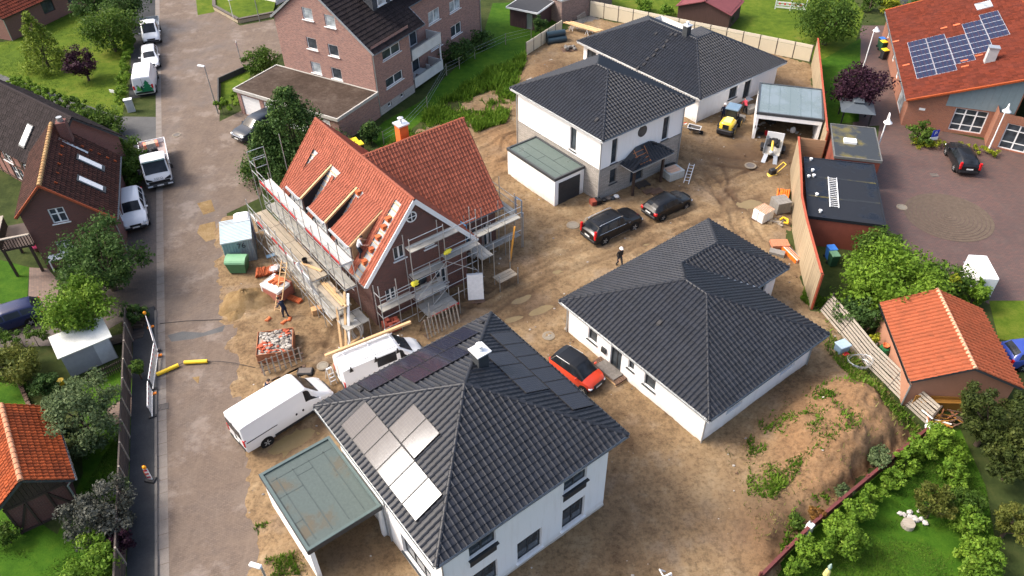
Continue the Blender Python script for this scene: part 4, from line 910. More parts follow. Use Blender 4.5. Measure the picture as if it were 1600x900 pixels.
part('roof_edge', M().bar((.38,8.02,zf_(.38)-.05), (-1.42,8.02,zf_(-1.42)-.05), .05, .2), ZINC, AP)
SLATE = brick_mat('slate_cladding', (.07, .078, .09), (.055, .06, .07), (.035, .04, .045), .3, .2, .01)
dm = part('dormer', M().box(-6.2, -2.4, 3.9, 17.6, 8.4, 10.25), SLATE, AP)
part('dormer_roof', M().box(-6.5, -2.1, 3.6, 17.9, 10.25, 10.42), mat('grey_felt_roof', (.33, .34, .34), .8, .15, 1), dm)
for y in (4.6, 6.6, 8.3, 10.4, 12.2, 14.4): window(dm, (-2.4, y, 0), (0,1), 0, 1.25, 8.72, 10.1, PVC, GLASSB, 1, rev=-.02, sill=PVC)
for z, op in ((.45, 0), (3.35, 1)):
    bl = part('balcony', M().box(-1.8, .05, 5.85, 11.0, z-.1, z+.06), CONCRETE, AP)
    m = M(); m.box(.0, .08, 5.95, 11.0, z-.05, z+1.0); m.box(-1.75, 0, 10.92, 11.0, z-.05, z+1.0); part('parapet', m, mat('grey_white_panel', (.55, .56, .55), .6, .2, 1.2), bl)
    m = M(); m.bar((.04,5.95,z+1.03), (.04,11.0,z+1.03), .14, .05); part('handrail', m, ZINC, bl)
part('balcony_post', M().box(-.1, .02, 10.8, 10.92, 1.5, 3.2), PVC, AP)
def chair_bm(s=1.0):
    m = M(); m.box(-.25, .25, -.25, .22, .4, .46)
    m.add([(-.25,.2,.46),(.25,.2,.46),(.25,.34,.98),(-.25,.34,.98),(-.25,.25,.46),(.25,.25,.46),(.25,.39,.98),(-.25,.39,.98)], [(0,1,2,3),(7,6,5,4),(0,3,7,4),(1,5,6,2),(3,2,6,7)])
    for x in (-.22, .22):
        for y in (-.22, .2): m.bar((x,y,0), (x,y,.42), .04, .04)
        m.bar((x,-.22,.62), (x,.24,.64), .05, .03); m.bar((x,-.22,.4), (x,-.22,.62), .04, .04)
    return m
ca, sa = math.cos(R(-30.5)), math.sin(R(-30.5))
def apw(x, y, z): return (-12.45+ca*x-sa*y, 67.42+sa*x+ca*y, z)
for (x, y, yaw, lb) in ((-.6,9.6,2.6,'white plastic armchair at the far end of the lower balcony'), (-.75,6.5,-.6,'white plastic armchair near the brick corner of the lower balcony')):
    c_ = thing('garden_chair', lb, 'chair', apw(x, y, .51), yaw, 'plastic chairs on the balcony'); part('seat', chair_bm(), PVC, c_)
tb = thing('balcony_table', 'grey rectangular table between two white chairs on the lower balcony', 'table', apw(-.8, 8.0, .51), R(60)); part('table_top', M().box(-.7,.7,-.4,.4,.68,.73), mat('table_grey', (.4,.42,.43), .5), tb)
for x in (-.6,.6):
    for y in (-.3,.3): part('leg', M().bar((x,y,0), (x,y,.68), .05, .05), PVC, tb)
GB = thing('garage_block', 'row of brick garages with white doors and mossy gravel flat roof', 'garage', (-12.45, 67.42, 0), R(-30.5))
m = M()
wall_cells(m, (-12.4,-5.9,0), (1,0), 12.5, 0, 2.4, [(.45,2.85,0.02,2.1),(3.35,5.75,.02,2.1),(6.25,8.65,.02,2.1),(9.1,11.5,.02,2.1)], .12); wall_cells(m, (.1,-5.9,0), (0,1), 5.88, 0, 2.4, []); wall_cells(m, (-12.4,-.04,0), (0,-1), 5.86, 0, 2.4, [])
part('wall', m, BRICK_APT, GB)
for x in (.45, 3.35, 6.25, 9.1):
    dd = M(); dd.box(-12.4+x, -12.4+x+2.4, -5.82, -5.77, .02, 2.1)
    for i in range(5): dd.box(-12.4+x+.08, -12.4+x+2.32, -5.835, -5.815, .1+i*.4, .1+i*.4+.36)
    part('garage_door', dd, PVC, GB)
flat_roof(GB, -12.6, .25, -6.1, -.05, 2.68, GRAVELR, mat('grey_roof_trim', (.4, .39, .36), .7, .2), .3, up=.05, ew=.12)

# --- left brick house, street side
EL = -76*0+math.atan2(.327, .945)
pL = G(182, 342, 3.3)
HL = thing('brick_house', 'old red brick house with dark brown tile roof, two long skylights and balcony', 'house', (pL[0], pL[1], 0), EL)
sL = 1.0; zl0 = 3.3; rz = 7.05; rxx = -3.8; Lb = 9.5; lx = -6.1; lz = 5.0
P0, P1_, P2_, P3_ = (0,0,zl0), (0,Lb,zl0), (rxx,Lb,rz), (rxx,0,rz); Q0, Q1 = (lx,Lb,lz-.1), (lx,0,lz-.1)
rL = tile_roof(HL, [((P0,P1_,P2_,P3_), None), ((Q0,Q1,P3_,P2_), None)], T_BROWN, tw=.3, tl=.34)
OCH = tile_mat('lichen_ridge_tile', (.36, .2, .09), .85, .3, .3, (.5, .4, .2), 2)
ridge_caps(rL, [(P3_, P2_)], OCH, r=.17, L=.42)
for q in ((P0, P3_), (Q1, P3_)): part('verge_tile', M().bar(np.array(q[0])+(0,-.03,.02), np.array(q[1])+(0,-.03,.02), .16, .14), tile_mat('orange_verge', (.36, .09, .04), .8), rL)
house_walls(HL, -5.85, -.35, .3, Lb-.3, 0, 3.55, [dict(side='S', a=-4.1, b=-3.05, z0=3.7, z1=4.95, nv=2, hz=(.6,), fm=PVC, sill=PVC), dict(side='S', a=-4.6, b=-3.6, z0=1.0, z1=2.2, nv=2, hz=(.6,), fm=PVC, sill=PVC), dict(side='E', a=3, b=4, z0=1, z1=2.2, fm=PVC)], BRICK_L, rev=.1,
            tops={'S': [(5.5, 3.45), (2.05, 6.85), (0, 5.05)], 'N': [(5.5, 5.05), (3.45, 6.85), (0, 3.45)]})
gutters(HL, [((.03,0,zl0-.03), (.03,Lb,zl0-.03))]); downpipe(HL, (-.28, .4), 3.2, .05)
o, e, s, n = frame_of((P0,P1_,P2_,P3_))
for px, py in ((141,256), (142,289)):
    a, b = hit_local(HL, (P0,P1_,P2_,P3_), px, py); c = o+e*a+s*b+n*.08; mm = M()
    sk = part('skylight', M().box(-.42,.42,-1.05,1.05,-.05,.06), ANTH2, rL); sk.matrix_local = Matrix(((e[0],s[0],n[0],c[0]),(e[1],s[1],n[1],c[1]),(e[2],s[2],n[2],c[2]),(0,0,0,1)))
    part('roller_blind', M().box(-.3,.3,-.8,.9,.06,.085), STEEL_W, sk)
sg = M().box(-.06,.06,-.1,.1,0,.1).mesh('snow_guard', T_ORANGE)
for t in range(5):
    a, b = 1.2+t*1.35, 4.35; c = o+e*a+s*b+n*.05; q = link('snow_guard', sg, rL); q.matrix_local = Matrix(((e[0],s[0],n[0],c[0]),(e[1],s[1],n[1],c[1]),(e[2],s[2],n[2],c[2]),(0,0,0,1)))
for px, py in ((128,230),(141,236),(154,242),(167,248),(179,253)):
    a, b = hit_local(HL, (P0,P1_,P2_,P3_), px, py); c = o+e*a+s*b+n*.05; q = link('snow_guard', sg, rL); q.matrix_local = Matrix(((e[0],s[0],n[0],c[0]),(e[1],s[1],n[1],c[1]),(e[2],s[2],n[2],c[2]),(0,0,0,1)))
part('chimney', M().box(-3.2,-2.5,8.0,8.8,4.5,7.6), BRICK_L, HL); m = M(); m.lathe([(.22,7.6),(.22,7.95),(.14,7.95)], 10, (-2.85,8.4,0)); part('chimney_pot', m, GALV, HL)
part('flashing', M().bar((-3.3,7.6,6.6),(-1.7,7.4,5.1),.25,.05), ZINC, HL)
bal = part('balcony', M().box(-8.0,-5.85,.1,3.3,2.35,2.5), TIMBER, HL)
m = M()
for i in range(12): m.bar((-7.95+i*.19,.12,2.45),(-7.95+i*.19,.12,3.35),.12,.03)
for i in range(17): m.bar((-7.97,.15+i*.19,2.45),(-7.97,.15+i*.19,3.35),.03,.12)
part('balustrade', m, TIMBER, bal); part('handrail', M().bar((-8.0,.1,3.4),(-5.86,.1,3.4),.2,.07).bar((-7.98,.1,3.4),(-7.98,3.3,3.4),.2,.07), TIMB_GREY, bal)
for x, y in ((-7.9,.2),(-7.9,3.2),(-6.2,.2)): part('post', M().bar((x,y,0),(x,y,2.4),.16,.16), TIMBER, bal)

# --- half-timbered house behind it (only its dark roof and gable show)
tD = np.array([.57,-.82]); nD = np.array([.82,.57]); eL = np.array([math.cos(EL), math.sin(EL)]); dL = np.array([-eL[1], eL[0]])
tw_ = eL*tD[0]+dL*tD[1]; HDp = np.array(G(182,342,3.5)[:2]) + eL*(-2.44)+dL*10.3
HD = thing('timber_house', 'half-timbered house with large black-brown roof at the left edge', 'house', (HDp[0], HDp[1], 0), math.atan2(tw_[1], tw_[0]))
# local x along the ridge towards the street, y away from the camera; ridge at y=0, z=7
d0, d1, d2, d3 = (-16,-3.55,3.5), (0,-3.55,3.5), (0,0,7), (-16,0,7); d4, d5 = (-16,3.55,3.5), (0,3.55,3.5)
rD = tile_roof(HD, [((d0,d1,d2,d3), None), ((d5,d4,d3,d2), None)], T_BLACK, tw=.32, tl=.4, prof=FLATP)
ridge_caps(rD, [(d3,d2)], T_BLACK, r=.13)
PINK = brick_mat('pink_infill_brick', (.3, .11, .085), (.24, .09, .07), (.3, .2, .17))
house_walls(HD, -15.5, -.4, -3.1, 3.1, 0, 3.6, [dict(side='S', a=-8.6, b=-7.2, z0=1.9, z1=3.0, nv=2, hz=(.5,), fm=PVC, sill=PVC), dict(side='S', a=-8.0, b=-6.2, z0=.2, z1=1.6, nv=3, hz=(.5,), fm=PVC), dict(side='S', a=-5.5, b=-4.3, z0=1.9, z1=3.0, nv=2, hz=(.5,), fm=PVC)], PINK, rev=.08, tops={'E': [(6.2,3.75),(3.1,6.75),(0,3.75)], 'W': [(6.2,3.75),(3.1,6.75),(0,3.75)]})
for i in range(13):
    x = -15.3+i*1.2; part('timber_post', M().box(x-.09,x+.09,-3.13,-3.09,0,3.6), TIMBER, HD)
for z in (.1, 1.75, 3.3): part('timber_rail', M().box(-15.4,-.5,-3.12,-3.085,z,z+.17), TIMBER, HD)
for x in (-9.4,-5.9,-11.8): part('timber_brace', M().bar((x,-3.11,1.9),(x+1.1,-3.11,3.3),.05,.16), TIMBER, HD)
sk = part('skylight', M().box(-.45,.45,-1.0,1.0,0,.1), ANTH2, rD); o, e, s, n = frame_of((d0,d1,d2,d3)); a, b = hit_local(HD, (d0,d1,d2,d3), 43, 213); c = o+e*a+s*b+n*.06
sk.matrix_local = Matrix(((e[0],s[0],n[0],c[0]),(e[1],s[1],n[1],c[1]),(e[2],s[2],n[2],c[2]),(0,0,0,1))); part('roller_blind', M().box(-.35,.35,-.85,.9,.1,.12), STEEL_W, sk)

# --- orange-roofed timber shed, bottom left
aS = G(32, 751, 4.0); bS = G(2, 633, 4.0)
HS = thing('timber_shed', 'half-timbered garden shed with bright orange tile roof', 'shed', (aS[0], aS[1], 0), math.atan2(bS[1]-aS[1], bS[0]-aS[0]) - math.pi/2)
LS = 6.1; zs = 2.45
s0, s1, s2, s3 = (1.95,0,zs), (1.95,LS,zs), (0,LS,4.0), (0,0,4.0); s4, s5 = (-1.95,0,zs), (-1.95,LS,zs)
rS = tile_roof(HS, [((s0,s1,s2,s3), None), ((s5,s4,s3,s2), None)], T_ORANGE, tw=.24, tl=.3, n_ind=300)
ridge_caps(rS, [(s3,s2)], tile_mat('salmon_ridge', (.5, .24, .14), .7), r=.15, L=.4)
house_walls(HS, -1.45, 1.45, .45, LS-.3, 0, 2.5, [], BRICK_L, tops={'S': [(2.9,2.7),(1.45,3.85),(0,2.7)], 'N': [(2.9,2.7),(1.45,3.85),(0,2.7)]})
for x in (-1.42,-.5,.5,1.42): part('timber_post', M().bar((x,.43,0),(x,.43,2.1),.14,.1), TIMBER, HS)
for z in (.08, 2.1): part('timber_rail', M().bar((-1.5,.425,z),(1.5,.425,z),.08,.14), TIMBER, HS)
part('timber_brace', M().bar((-1.35,.42,.2),(-.55,.42,1.9),.06,.12), TIMBER, HS); part('timber_brace', M().bar((1.35,.42,.2),(.55,.42,1.9),.06,.12), TIMBER, HS)
for i in range(14):
    x = -1.4+i*.2; h = 3.75-abs(x+.1)*.8
    part('gable_board', M().box(x,x+.19,.4,.44,2.18,h), TIMBER, HS)
gutters(HS, [((1.97,0,zs-.03), (1.97,LS,zs-.03)), ((-1.97,LS,zs-.03), (-1.97,0,zs-.03))]); downpipe(HS, (1.5,.35), 2.4, .05, (.4,0))

# --- brick house at the top left corner
cT = G(20, 64); dT = G(122, 15)
HT = thing('brick_house', 'brick house in the far left corner with dark windows over the lawn', 'house', (cT[0], cT[1], 0), math.atan2(dT[1]-cT[1], dT[0]-cT[0]))
house_walls(HT, 0, 14, 0, 9, 0, 3.0, [dict(side='S', a=2.6, b=3.6, z0=1.2, z1=2.3, nv=1), dict(side='S', a=5.4, b=7.1, z0=1.1, z1=2.7, nv=2), dict(side='S', a=9.2, b=10.6, z0=1.1, z1=2.5, nv=2)], brick_mat('rust_brick', (.26, .1, .075), (.2, .08, .06), (.2, .15, .13)), tops={'W': [(9,3),(4.5,6),(0,3)], 'E': [(9,3),(4.5,6),(0,3)]})
rT = tile_roof(HT, [(((-.4,-.45,2.75),(14.4,-.45,2.75),(14.4,4.5,6.1),(-.4,4.5,6.1)), None), (((14.4,9.45,2.75),(-.4,9.45,2.75),(-.4,4.5,6.1),(14.4,4.5,6.1)), None)], T_RED, tw=.32, tl=.4)
downpipe(HT, (-.06,-.06), 2.7, .05)

# --- red-roofed hall, right
aR_ = G(1416, 157, 2.6); eR = np.array([.28,.96]); eR /= np.linalg.norm(eR); fR = np.array([math.cos(R(-22)), math.sin(R(-22))])
HR = thing('community_hall', 'orange brick hall with large red tile roof and blue solar array', 'hall', (aR_[0], aR_[1], 0), math.atan2(eR[1], eR[0]) - math.pi/2)
cY = math.cos(-HR.rotation_euler[2]); sY = math.sin(-HR.rotation_euler[2]); fl = np.array([cY*fR[0]-sY*fR[1], sY*fR[0]+cY*fR[1]])
def rz_(x): return 2.6+.4*x
Wd = 11.0
h0, h1, h2, h3 = (0,22.0,2.6), (0,0,2.6), (Wd,Wd*fl[1]/fl[0],rz_(Wd)), (Wd,22.0,rz_(Wd))
hp = (h0,h1,h2,h3)
rR = tile_roof(HR, [(hp, None), (((2*Wd,0,2.6),(2*Wd,22,2.6),h3,h2), None)], T_RED, tw=.3, tl=.36)
ridge_caps(rR, [(h2, h3)], T_ORANGE, r=.15)
part('verge_tile', M().bar(np.array(h1)+(0,-.05,.03), np.array(h2)+(0,-.05,.03), .2, .16), T_ORANGE, rR)
part('verge_tile', M().bar(np.array(h0)+(0,.05,.03), np.array(h3)+(0,.05,.03), .2, .16), T_ORANGE, rR)
gutters(HR, [((-.02,22,2.57), (-.02,0,2.57))])
yw_ = math.atan2(fl[1], fl[0]); L_f = 8.6
m = M(); o_w = (.35, .3, 0)
wall_cells(m, o_w, (fl[0], fl[1]), L_f, 0, 6.5, [(3.9,6.6,.25,2.45)], .15, 0, [(0,0),(L_f,0),(L_f,2.55+.4*L_f*fl[0]),(0,2.55)])
part('wall', m, BRICK_OR, HR)
window(HR, o_w, (fl[0], fl[1]), 3.9, 6.6, .25, 2.45, PVC, GLASS, 3, (.28,.74), .15)
m = M(); wall_cells(m, (.35,21.7,0), (0,-1), 21.4, 0, 2.55, [(3,3.8,1.0,2.0),(9,9.8,1.0,2.0),(13,13.8,1,2.0),(17,19.5,.1,2.2)], .1); part('wall', m, BRICK_OR, HR)
for a, b, c, d in ((3,3.8,1.0,2.0),(9,9.8,1.0,2.0),(13,13.8,1,2.0),(17,19.5,.1,2.2)): window(HR, (.35,21.7,0), (0,-1), a, b, c, d, PVC, GLASSB, 1, rev=.05)
f3 = np.array([fl[0],fl[1],0]); nO = np.array([fl[1],-fl[0],0])
cl = M(); P_ = lambda u, z, d=.03: np.array(o_w)+f3*u+nO*d+np.array([0,0,z])
for i in range(10):
    u0, u1 = 3.0+i*.55, 3.0+i*.55+.54; zt = lambda u: 2.5+.4*u*fl[0]-.05
    zb0 = 2.52+max(0,(u0-3))*.02
    if zt(u1) > zb0+.1: part('cladding_panel', M().slab([P_(u0,zb0),P_(u1,zb0),P_(u1,zt(u1)),P_(u0,max(zt(u0),zb0+.02))], .03), mat('blue_grey_zinc', (.17,.22,.24), .5, .1) if i == 0 else bpy.data.materials['blue_grey_zinc'], HR)
part('wall_plaque', M().slab([P_(1.0,1.75),P_(1.5,1.75),P_(1.5,1.95),P_(1.0,1.95)], .04), PVC, HR)
# side wing coming forward at the right
o_2 = np.array(o_w)+f3*7.0
m = M(); wall_cells(m, tuple(o_2+nO*1.5), (fl[0]*.9+.1, fl[1]*.9-.2), 6, 0, 3.3, [(.9,3.0,.1,2.5)], .15); wall_cells(m, tuple(o_2), (nO[0], nO[1]), 1.5, 0, 3.3); part('wall', m, BRICK_OR, HR)
window(HR, tuple(o_2+nO*1.5), (fl[0]*.9+.1, fl[1]*.9-.2), .9, 3.0, .1, 2.5, PVC, GLASS, 2, (.28,.74), .15)
cells = []
# (columns from the eave upwards, rows from the front): seven rows at the eave, stepping towards the ridge
ps, pe = 1.66, 1.21
LAY = [(0,0,7),(1,0,7),(2,1,5),(3,2,6),(4,4,5)]
o, e, s, n = frame_of(hp); c4 = hit_local(HR, hp, 1433, 125)
for cI, r0, nr in LAY:
    for r_ in range(nr): cells.append((c4[0] - (r0+r_+1)*pe, c4[1] + cI*ps))
panels(rR, hp, cells, pe, ps, SOLAR_BLU, ALU, .1, .03)
for px, py in ((1400,66),(1416,103),(1507,96),(1508,105),(1530,88),(1475,45),(1495,40)):
    a, b = hit_local(HR, hp, px, py); c = o+e*a+s*b+n*.06; q = part('bright_tile', M().box(-.12,.12,-.3,.3,0,.07), tile_mat('new_orange_tile', (.62,.16,.07), .6) if px == 1400 else bpy.data.materials['new_orange_tile'], rR)
    q.matrix_local = Matrix(((e[0],s[0],n[0],c[0]),(e[1],s[1],n[1],c[1]),(e[2],s[2],n[2],c[2]),(0,0,0,1)))
a, b = hit_local(HR, hp, 1545, 96); c = o+e*a+s*b; part('chimney', M().box(c[0]-.4,c[0]+.4,c[1]-.3,c[1]+.3,c[2]-.4,c[2]+1.3), mat('grey_chimney', (.4,.4,.4), .7), HR); part('chimney_cap', M().box(c[0]-.46,c[0]+.46,c[1]-.36,c[1]+.36,c[2]+1.3,c[2]+1.4), ZINC, HR)
a, b = hit_local(HR, hp, 1537, 10); c = o+e*a+s*b+n*.08; sk = part('skylight', M().box(-.8,.8,-.7,.7,-.05,.08), ALU, rR); sk.matrix_local = Matrix(((e[0],s[0],n[0],c[0]),(e[1],s[1],n[1],c[1]),(e[2],s[2],n[2],c[2]),(0,0,0,1))); part('pane', M().box(-.7,.7,-.6,.6,.08,.1), GLASSB, sk)

# --- black flat-roofed garages by the timber wall
fa, fb, fc, fd = [np.array(p) for p in ((23.6,54.4),(29.6,52.9),(27.2,44.6),(21.88,46.0))]
yG = math.atan2(fc[1]-fd[1], fc[0]-fd[0])
FG = thing('garage_block', 'red rendered garages with black bitumen flat roof carrying a ladder', 'garage', (fd[0], fd[1], 0), yG)
REDR = mat('red_render', (.2, .055, .035), .85, .2, 1.5, .1)
house_walls(FG, .05, 5.35, .05, 8.4, 0, 2.4, [], REDR)
flat_roof(FG, 0, 5.45, 0, 8.55, 2.62, FLAT_K, FLAT_K, .24, [(.1,2.9,5.3,2.8),(.1,5.7,5.3,5.6),(.15,2.8,3.6,2.72),(2.2,5.75,5.3,5.7),(.2,5.6,2.4,5.55),(3.0,2.95,5.3,2.9)], FLAT_M, .03, .12)
for x, y in ((.9,.7),(.75,2.9),(.65,5.6),(.25,5.4),(.6,6.4),(.55,8.1)):
    m = M(); m.lathe([(.09,0),(.09,.1),(.13,.12),(.13,.2),(.02,.25)], 10, (x,y,2.6)); part('vent_pipe', m, PVC, FG, smooth=40)
FM = thing('garage_block', 'flat-roofed garage with mossy wet roof and small skylight', 'garage', (26.5, 54.1, 0), yG)
house_walls(FM, .05, 3.6, .05, 5.5, 0, 2.45, [], REDR)
flat_roof(FM, 0, 3.7, 0, 5.6, 2.7, FLAT_M, mat('worn_grey_edge', (.12,.12,.115), .6), .22, up=.03, ew=.09)
sk = part('skylight', M().box(.9,1.9,2.3,3.0,2.66,2.86), PVC, FM)

# --- orange-roofed garage, right foreground
v0, v1, v2, v3 = G(1376,471,2.5), G(1424,594,2.5), G(1505,577,2.5), G(1484,456,2.5)
yO = math.atan2(v0[1]-v1[1], v0[0]-v1[0]) - math.pi/2
HG = thing('garage', 'salmon rendered garage with mossy orange tile roof beside the slat fence', 'garage', (v1[0], v1[1], 0), yO)
LG = float(np.linalg.norm(v0-v1)); hw = 3.1
i0, i1, i2, i3 = (0,LG,2.35), (0,0,2.35), (hw,0,3.75), (hw,LG,3.75); i4, i5 = (2*hw,LG,2.35), (2*hw,0,2.35)
rG = tile_roof(HG, [((i0,i1,i2,i3), None), ((i5,i4,i3,i2), None)], T_SALMON, tw=.3, tl=.36, prof=[(x, z*1.5) for x, z in WAVE])
ridge_caps(rG, [(i2,i3)], tile_mat('pale_ridge', (.5,.28,.18), .8), r=.14)
house_walls(HG, .3, 2*hw-.3, .3, LG-.3, 0, 2.4, [], mat('salmon_render', (.36,.18,.115), .85, .12, 1.2, .1), tops={'S': [(2*hw-.6,2.4),(hw-.3,3.6),(0,2.4)], 'N': [(2*hw-.6,2.4),(hw-.3,3.6),(0,2.4)]})
gutters(HG, [((-.02,LG,2.32), (-.02,0,2.32))], BLACKP); downpipe(HG, (.25,.25), 2.3, .05, (-.25,0))

# --- small sheds and walls along the top
def gable_shed(name, lb, px, yaw, w, l, ze, zr, wallm, roofm, cat='shed'):
    p = G(*px); T = thing(name, lb, cat, p, yaw); house_walls(T, 0, w, 0, l, 0, ze, [], wallm, tops={'S': [(w,ze),(w/2,zr-.08),(0,ze)], 'N': [(w,ze),(w/2,zr-.08),(0,ze)]})
    m = M(); m.slab([(-.25,l+.3,ze-.12),(-.25,-.3,ze-.12),(w/2,-.3,zr),(w/2,l+.3,zr)], .08); m.slab([(w+.25,-.3,ze-.12),(w+.25,l+.3,ze-.12),(w/2,l+.3,zr),(w/2,-.3,zr)], .08); part('roof', m, roofm, T)
    part('ridge_cap', M().bar((w/2,-.32,zr+.02),(w/2,l+.32,zr+.02),.2,.06), roofm, T); return T
gable_shed('garden_shed', 'dark brown garden shed with wine red felt roof beyond the cream fence', (1057,33), R(-30), 6.2, 4.5, 2.0, 3.0, wood_mat('dark_red_boards', (.075,.035,.03), .8, .3, (8,8,.5)), mat('wine_felt', (.16,.045,.05), .8, .2, 1.5))
pS = G(797, 40); ST1 = thing('garden_shed', 'small black flat-roofed shed with grey door on the lawn', 'shed', pS, R(-31))
house_walls(ST1, 0, 3.6, 0, 3.6, 0, 2.1, [dict(side='S', a=2.2, b=3.0, z0=.05, z1=1.9, nv=1, fm=ZINC, gm=ZINC, nm='door')], wood_mat('wine_boards', (.08,.04,.042), .8, .3, (8,8,.5)))
flat_roof(ST1, -.3, 3.9, -.4, 3.9, 2.35, mat('black_felt', (.035,.036,.04), .8, .2), STEEL_W, .2, up=.02, ew=.06)
pW = G(877, 38); ST2 = thing('brick_annex', 'mottled brick annex with blue-grey flat roof where the cream fence starts', 'outbuilding', pW, R(36))
house_walls(ST2, 0, 8, 0, 9, 0, 2.7, [], BRICK_MOT); flat_roof(ST2, -.1, 8.1, -.1, 9.1, 2.85, mat('teal_roof', (.25,.33,.34), .6), ZINC, .2, up=.03, ew=.1)
pX = G(145, 582); YX = pxyaw((104,582), (184,548))
SX = thing('garden_shed', 'small grey garden shed with mossy white flat roof behind the picket fence', 'shed', G(112, 590), YX)
house_walls(SX, 0, 2.9, 0, 1.7, 0, 1.9, [], mat('grey_panel', (.3,.31,.33), .7, .15))
m = M(); m.slab([(-.15,-.25,2.0),(3.1,-.25,2.0),(3.1,1.85,2.25),(-.15,1.85,2.25)], .08); part('roof', m, mat('mossy_white_roof', (.55,.56,.52), .6, .25, 1.4), SX)
part('door', M().box(1.9,2.85,-.03,-.005,.05,1.85), mat('pale_panel', (.5,.52,.54), .6), SX)
pV = G(403, 5); WB = thing('building', 'white rendered building corner behind the raised lawn', 'building', G(432, 8), R(-30)); house_walls(WB, -9, 0, 0, 8, 0, 5, [], WHITE_R)
WG = thing('outbuilding', 'white outbuilding behind the red hall roof', 'building', G(1450, -2), R(-16)); house_walls(WG, 0, 8, 0, 5, 0, 2.6, [], WHITE_R); flat_roof(WG, -.2, 8.2, -.2, 5.2, 2.9, STEEL_W, ZINC, .25, up=.03)
# ------------------------------------------------------------------ vehicles (built along +x, ground at z=0, metres)
CAR_WHITE = paint('white_car_paint', (.74, .75, .76)); CAR_BLACK = paint('black_car_paint', (.008, .009, .011), .2, .015); CAR_NAVY = paint('navy_car_paint', (.014, .02, .065), .2, .03); CAR_BLUE = paint('blue_car_paint', (.02, .05, .28), .22)
CAR_GREY = paint('grey_blue_car_paint', (.02, .028, .042), .22, .04); CAR_RED = paint('red_car_paint', (.62, .05, .018), .22); YEL = paint('yellow_machine_paint', (.72, .48, .02), .3, .3)
TAIL = mat('tail_lamp', (.5, .012, .015), .2, .1); HEADL = mat('head_lamp', (.6, .63, .66), .15, .15, 4); PLATE = mat('number_plate', (.7, .7, .68), .5, .1); CHROME = mat('chrome', (.65, .66, .67), .2, .05, metal=.9)
RIM = mat('alloy_rim', (.42, .43, .44), .35, .1, metal=.6); LINER = mat('wheel_arch', (.008, .008, .009), .9, .1)
def cross(x, zb, zbelt, zt, wb, wt, crown=.035):
    dz = zt-zbelt
    h = [(wb*.86, zb), (wb*.97, zb+.07), (wb, zb+(zbelt-zb)*.45), (wb*.985, zbelt-.03), (wb*.96, zbelt+min(.03, dz*.3)), (wt+.0, zt-.055 if dz > .2 else zt-.012), (wt*.88, zt), (wt*.45, zt+crown*.8)]
    return [(x, -y, z) for y, z in h] + [(x, 0, zt+crown)] + [(x, y, z) for y, z in reversed(h)]
def body_mesh(st):
    m = M(); n = 17; vs_ = []
    for s in st: vs_ += cross(*s)
    fs = [(k*n+i, k*n+i+1, (k+1)*n+i+1, (k+1)*n+i) for k in range(len(st)-1) for i in range(n-1)]
    fs += [(k*n+n-1, k*n, (k+1)*n, (k+1)*n+n-1) for k in range(len(st)-1)]
    fs += [tuple(range(n)), tuple(range((len(st)-1)*n+n-1, (len(st)-1)*n-1, -1))]
    m.add(vs_, [f[::-1] for f in fs]); return m
def field(st, x):
    for a, b in zip(st[:-1], st[1:]):
        if a[0]-1e-9 <= x <= b[0]+1e-9:
            t = (x-a[0])/(b[0]-a[0]+1e-9); return [a[i]+(b[i]-a[i])*t for i in range(6)]
    return list(st[0] if x < st[0][0] else st[-1])
def side_glass(st, xb0, xb1, xt0, xt1, t0=.12, t1=.92, off=.012, k=6, sg=1):
    m = M(); rows = []
    for r_ in range(3):
        t = r_/2; tt = t0+(t1-t0)*t; row = []
        for i in range(k+1):
            x = (xb0+(xb1-xb0)*i/k)*(1-t) + (xt0+(xt1-xt0)*i/k)*t; f = field(st, x)
            y0, z0 = f[4]*.96, f[2]+.03; y1, z1 = f[5], f[3]-.055; row.append((x, sg*(y0+(y1-y0)*tt+off), z0+(z1-z0)*tt))
        rows.append(row)
    vs_ = [p for r_ in rows for p in r_]; n = k+1
    m.add(vs_, [(a*n+i, a*n+i+1, (a+1)*n+i+1, (a+1)*n+i)[::sg] for a in range(2) for i in range(k)]); return m
def screen(st, x0, x1, w0=.84, w1=.86, off=.014, k=5):
    """wind- or rear screen on the sloping top between stations x0 (low) and x1 (high)"""
    m = M(); vs_ = []; d = 1 if x1 < x0 else -1; n = 7
    for i in range(k+1):
        t = i/k; x = x0+(x1-x0)*t; f = field(st, x); w = f[5]*(w0+(w1-w0)*t)
        for j in range(n):
            q = -1+2*j/(n-1); z = f[3]+.035*(1-abs(q)**1.6)*1.0
            vs_.append((x+d*off, q*w, z+off+.004))
    m.add(vs_, [(a*n+j, a*n+j+1, (a+1)*n+j+1, (a+1)*n+j)[::-d] for a in range(k) for j in range(n-1)]); return m
_wheels = {}
def wheel(T, x, y, r, w=.2, rim=None):
    key = (r, w, (rim or RIM).name)
    if key not in _wheels:
        t = M(); t.lathe([(r*.62,-w/2),(r*.9,-w/2),(r,-w*.32),(r,w*.32),(r*.9,w/2),(r*.62,w/2)], 20, (0,0,0), 'y')
        c = M(); c.lathe([(r*.64,-w*.42),(r*.64,w*.42)], 16, (0,0,0), 'y')
        for s in (-1, 1):
            for i in range(5):
                a = 2*math.pi*i/5; c.bar((r*.1*math.cos(a), s*w*.46, r*.1*math.sin(a)), (r*.6*math.cos(a), s*w*.46, r*.6*math.sin(a)), r*.2, .03, up=(0,1,0))
            c.lathe([(r*.16,0),(r*.16,.02)], 8, (0, s*w*.46, 0), 'y')
        _wheels[key] = (t.mesh('wheel', RUBBER, 40), c.mesh('rim', [rim or RIM]))
    a, b = _wheels[key]; o = link('wheel', a, T); o.location = (x, y, r); link('rim', b, o)
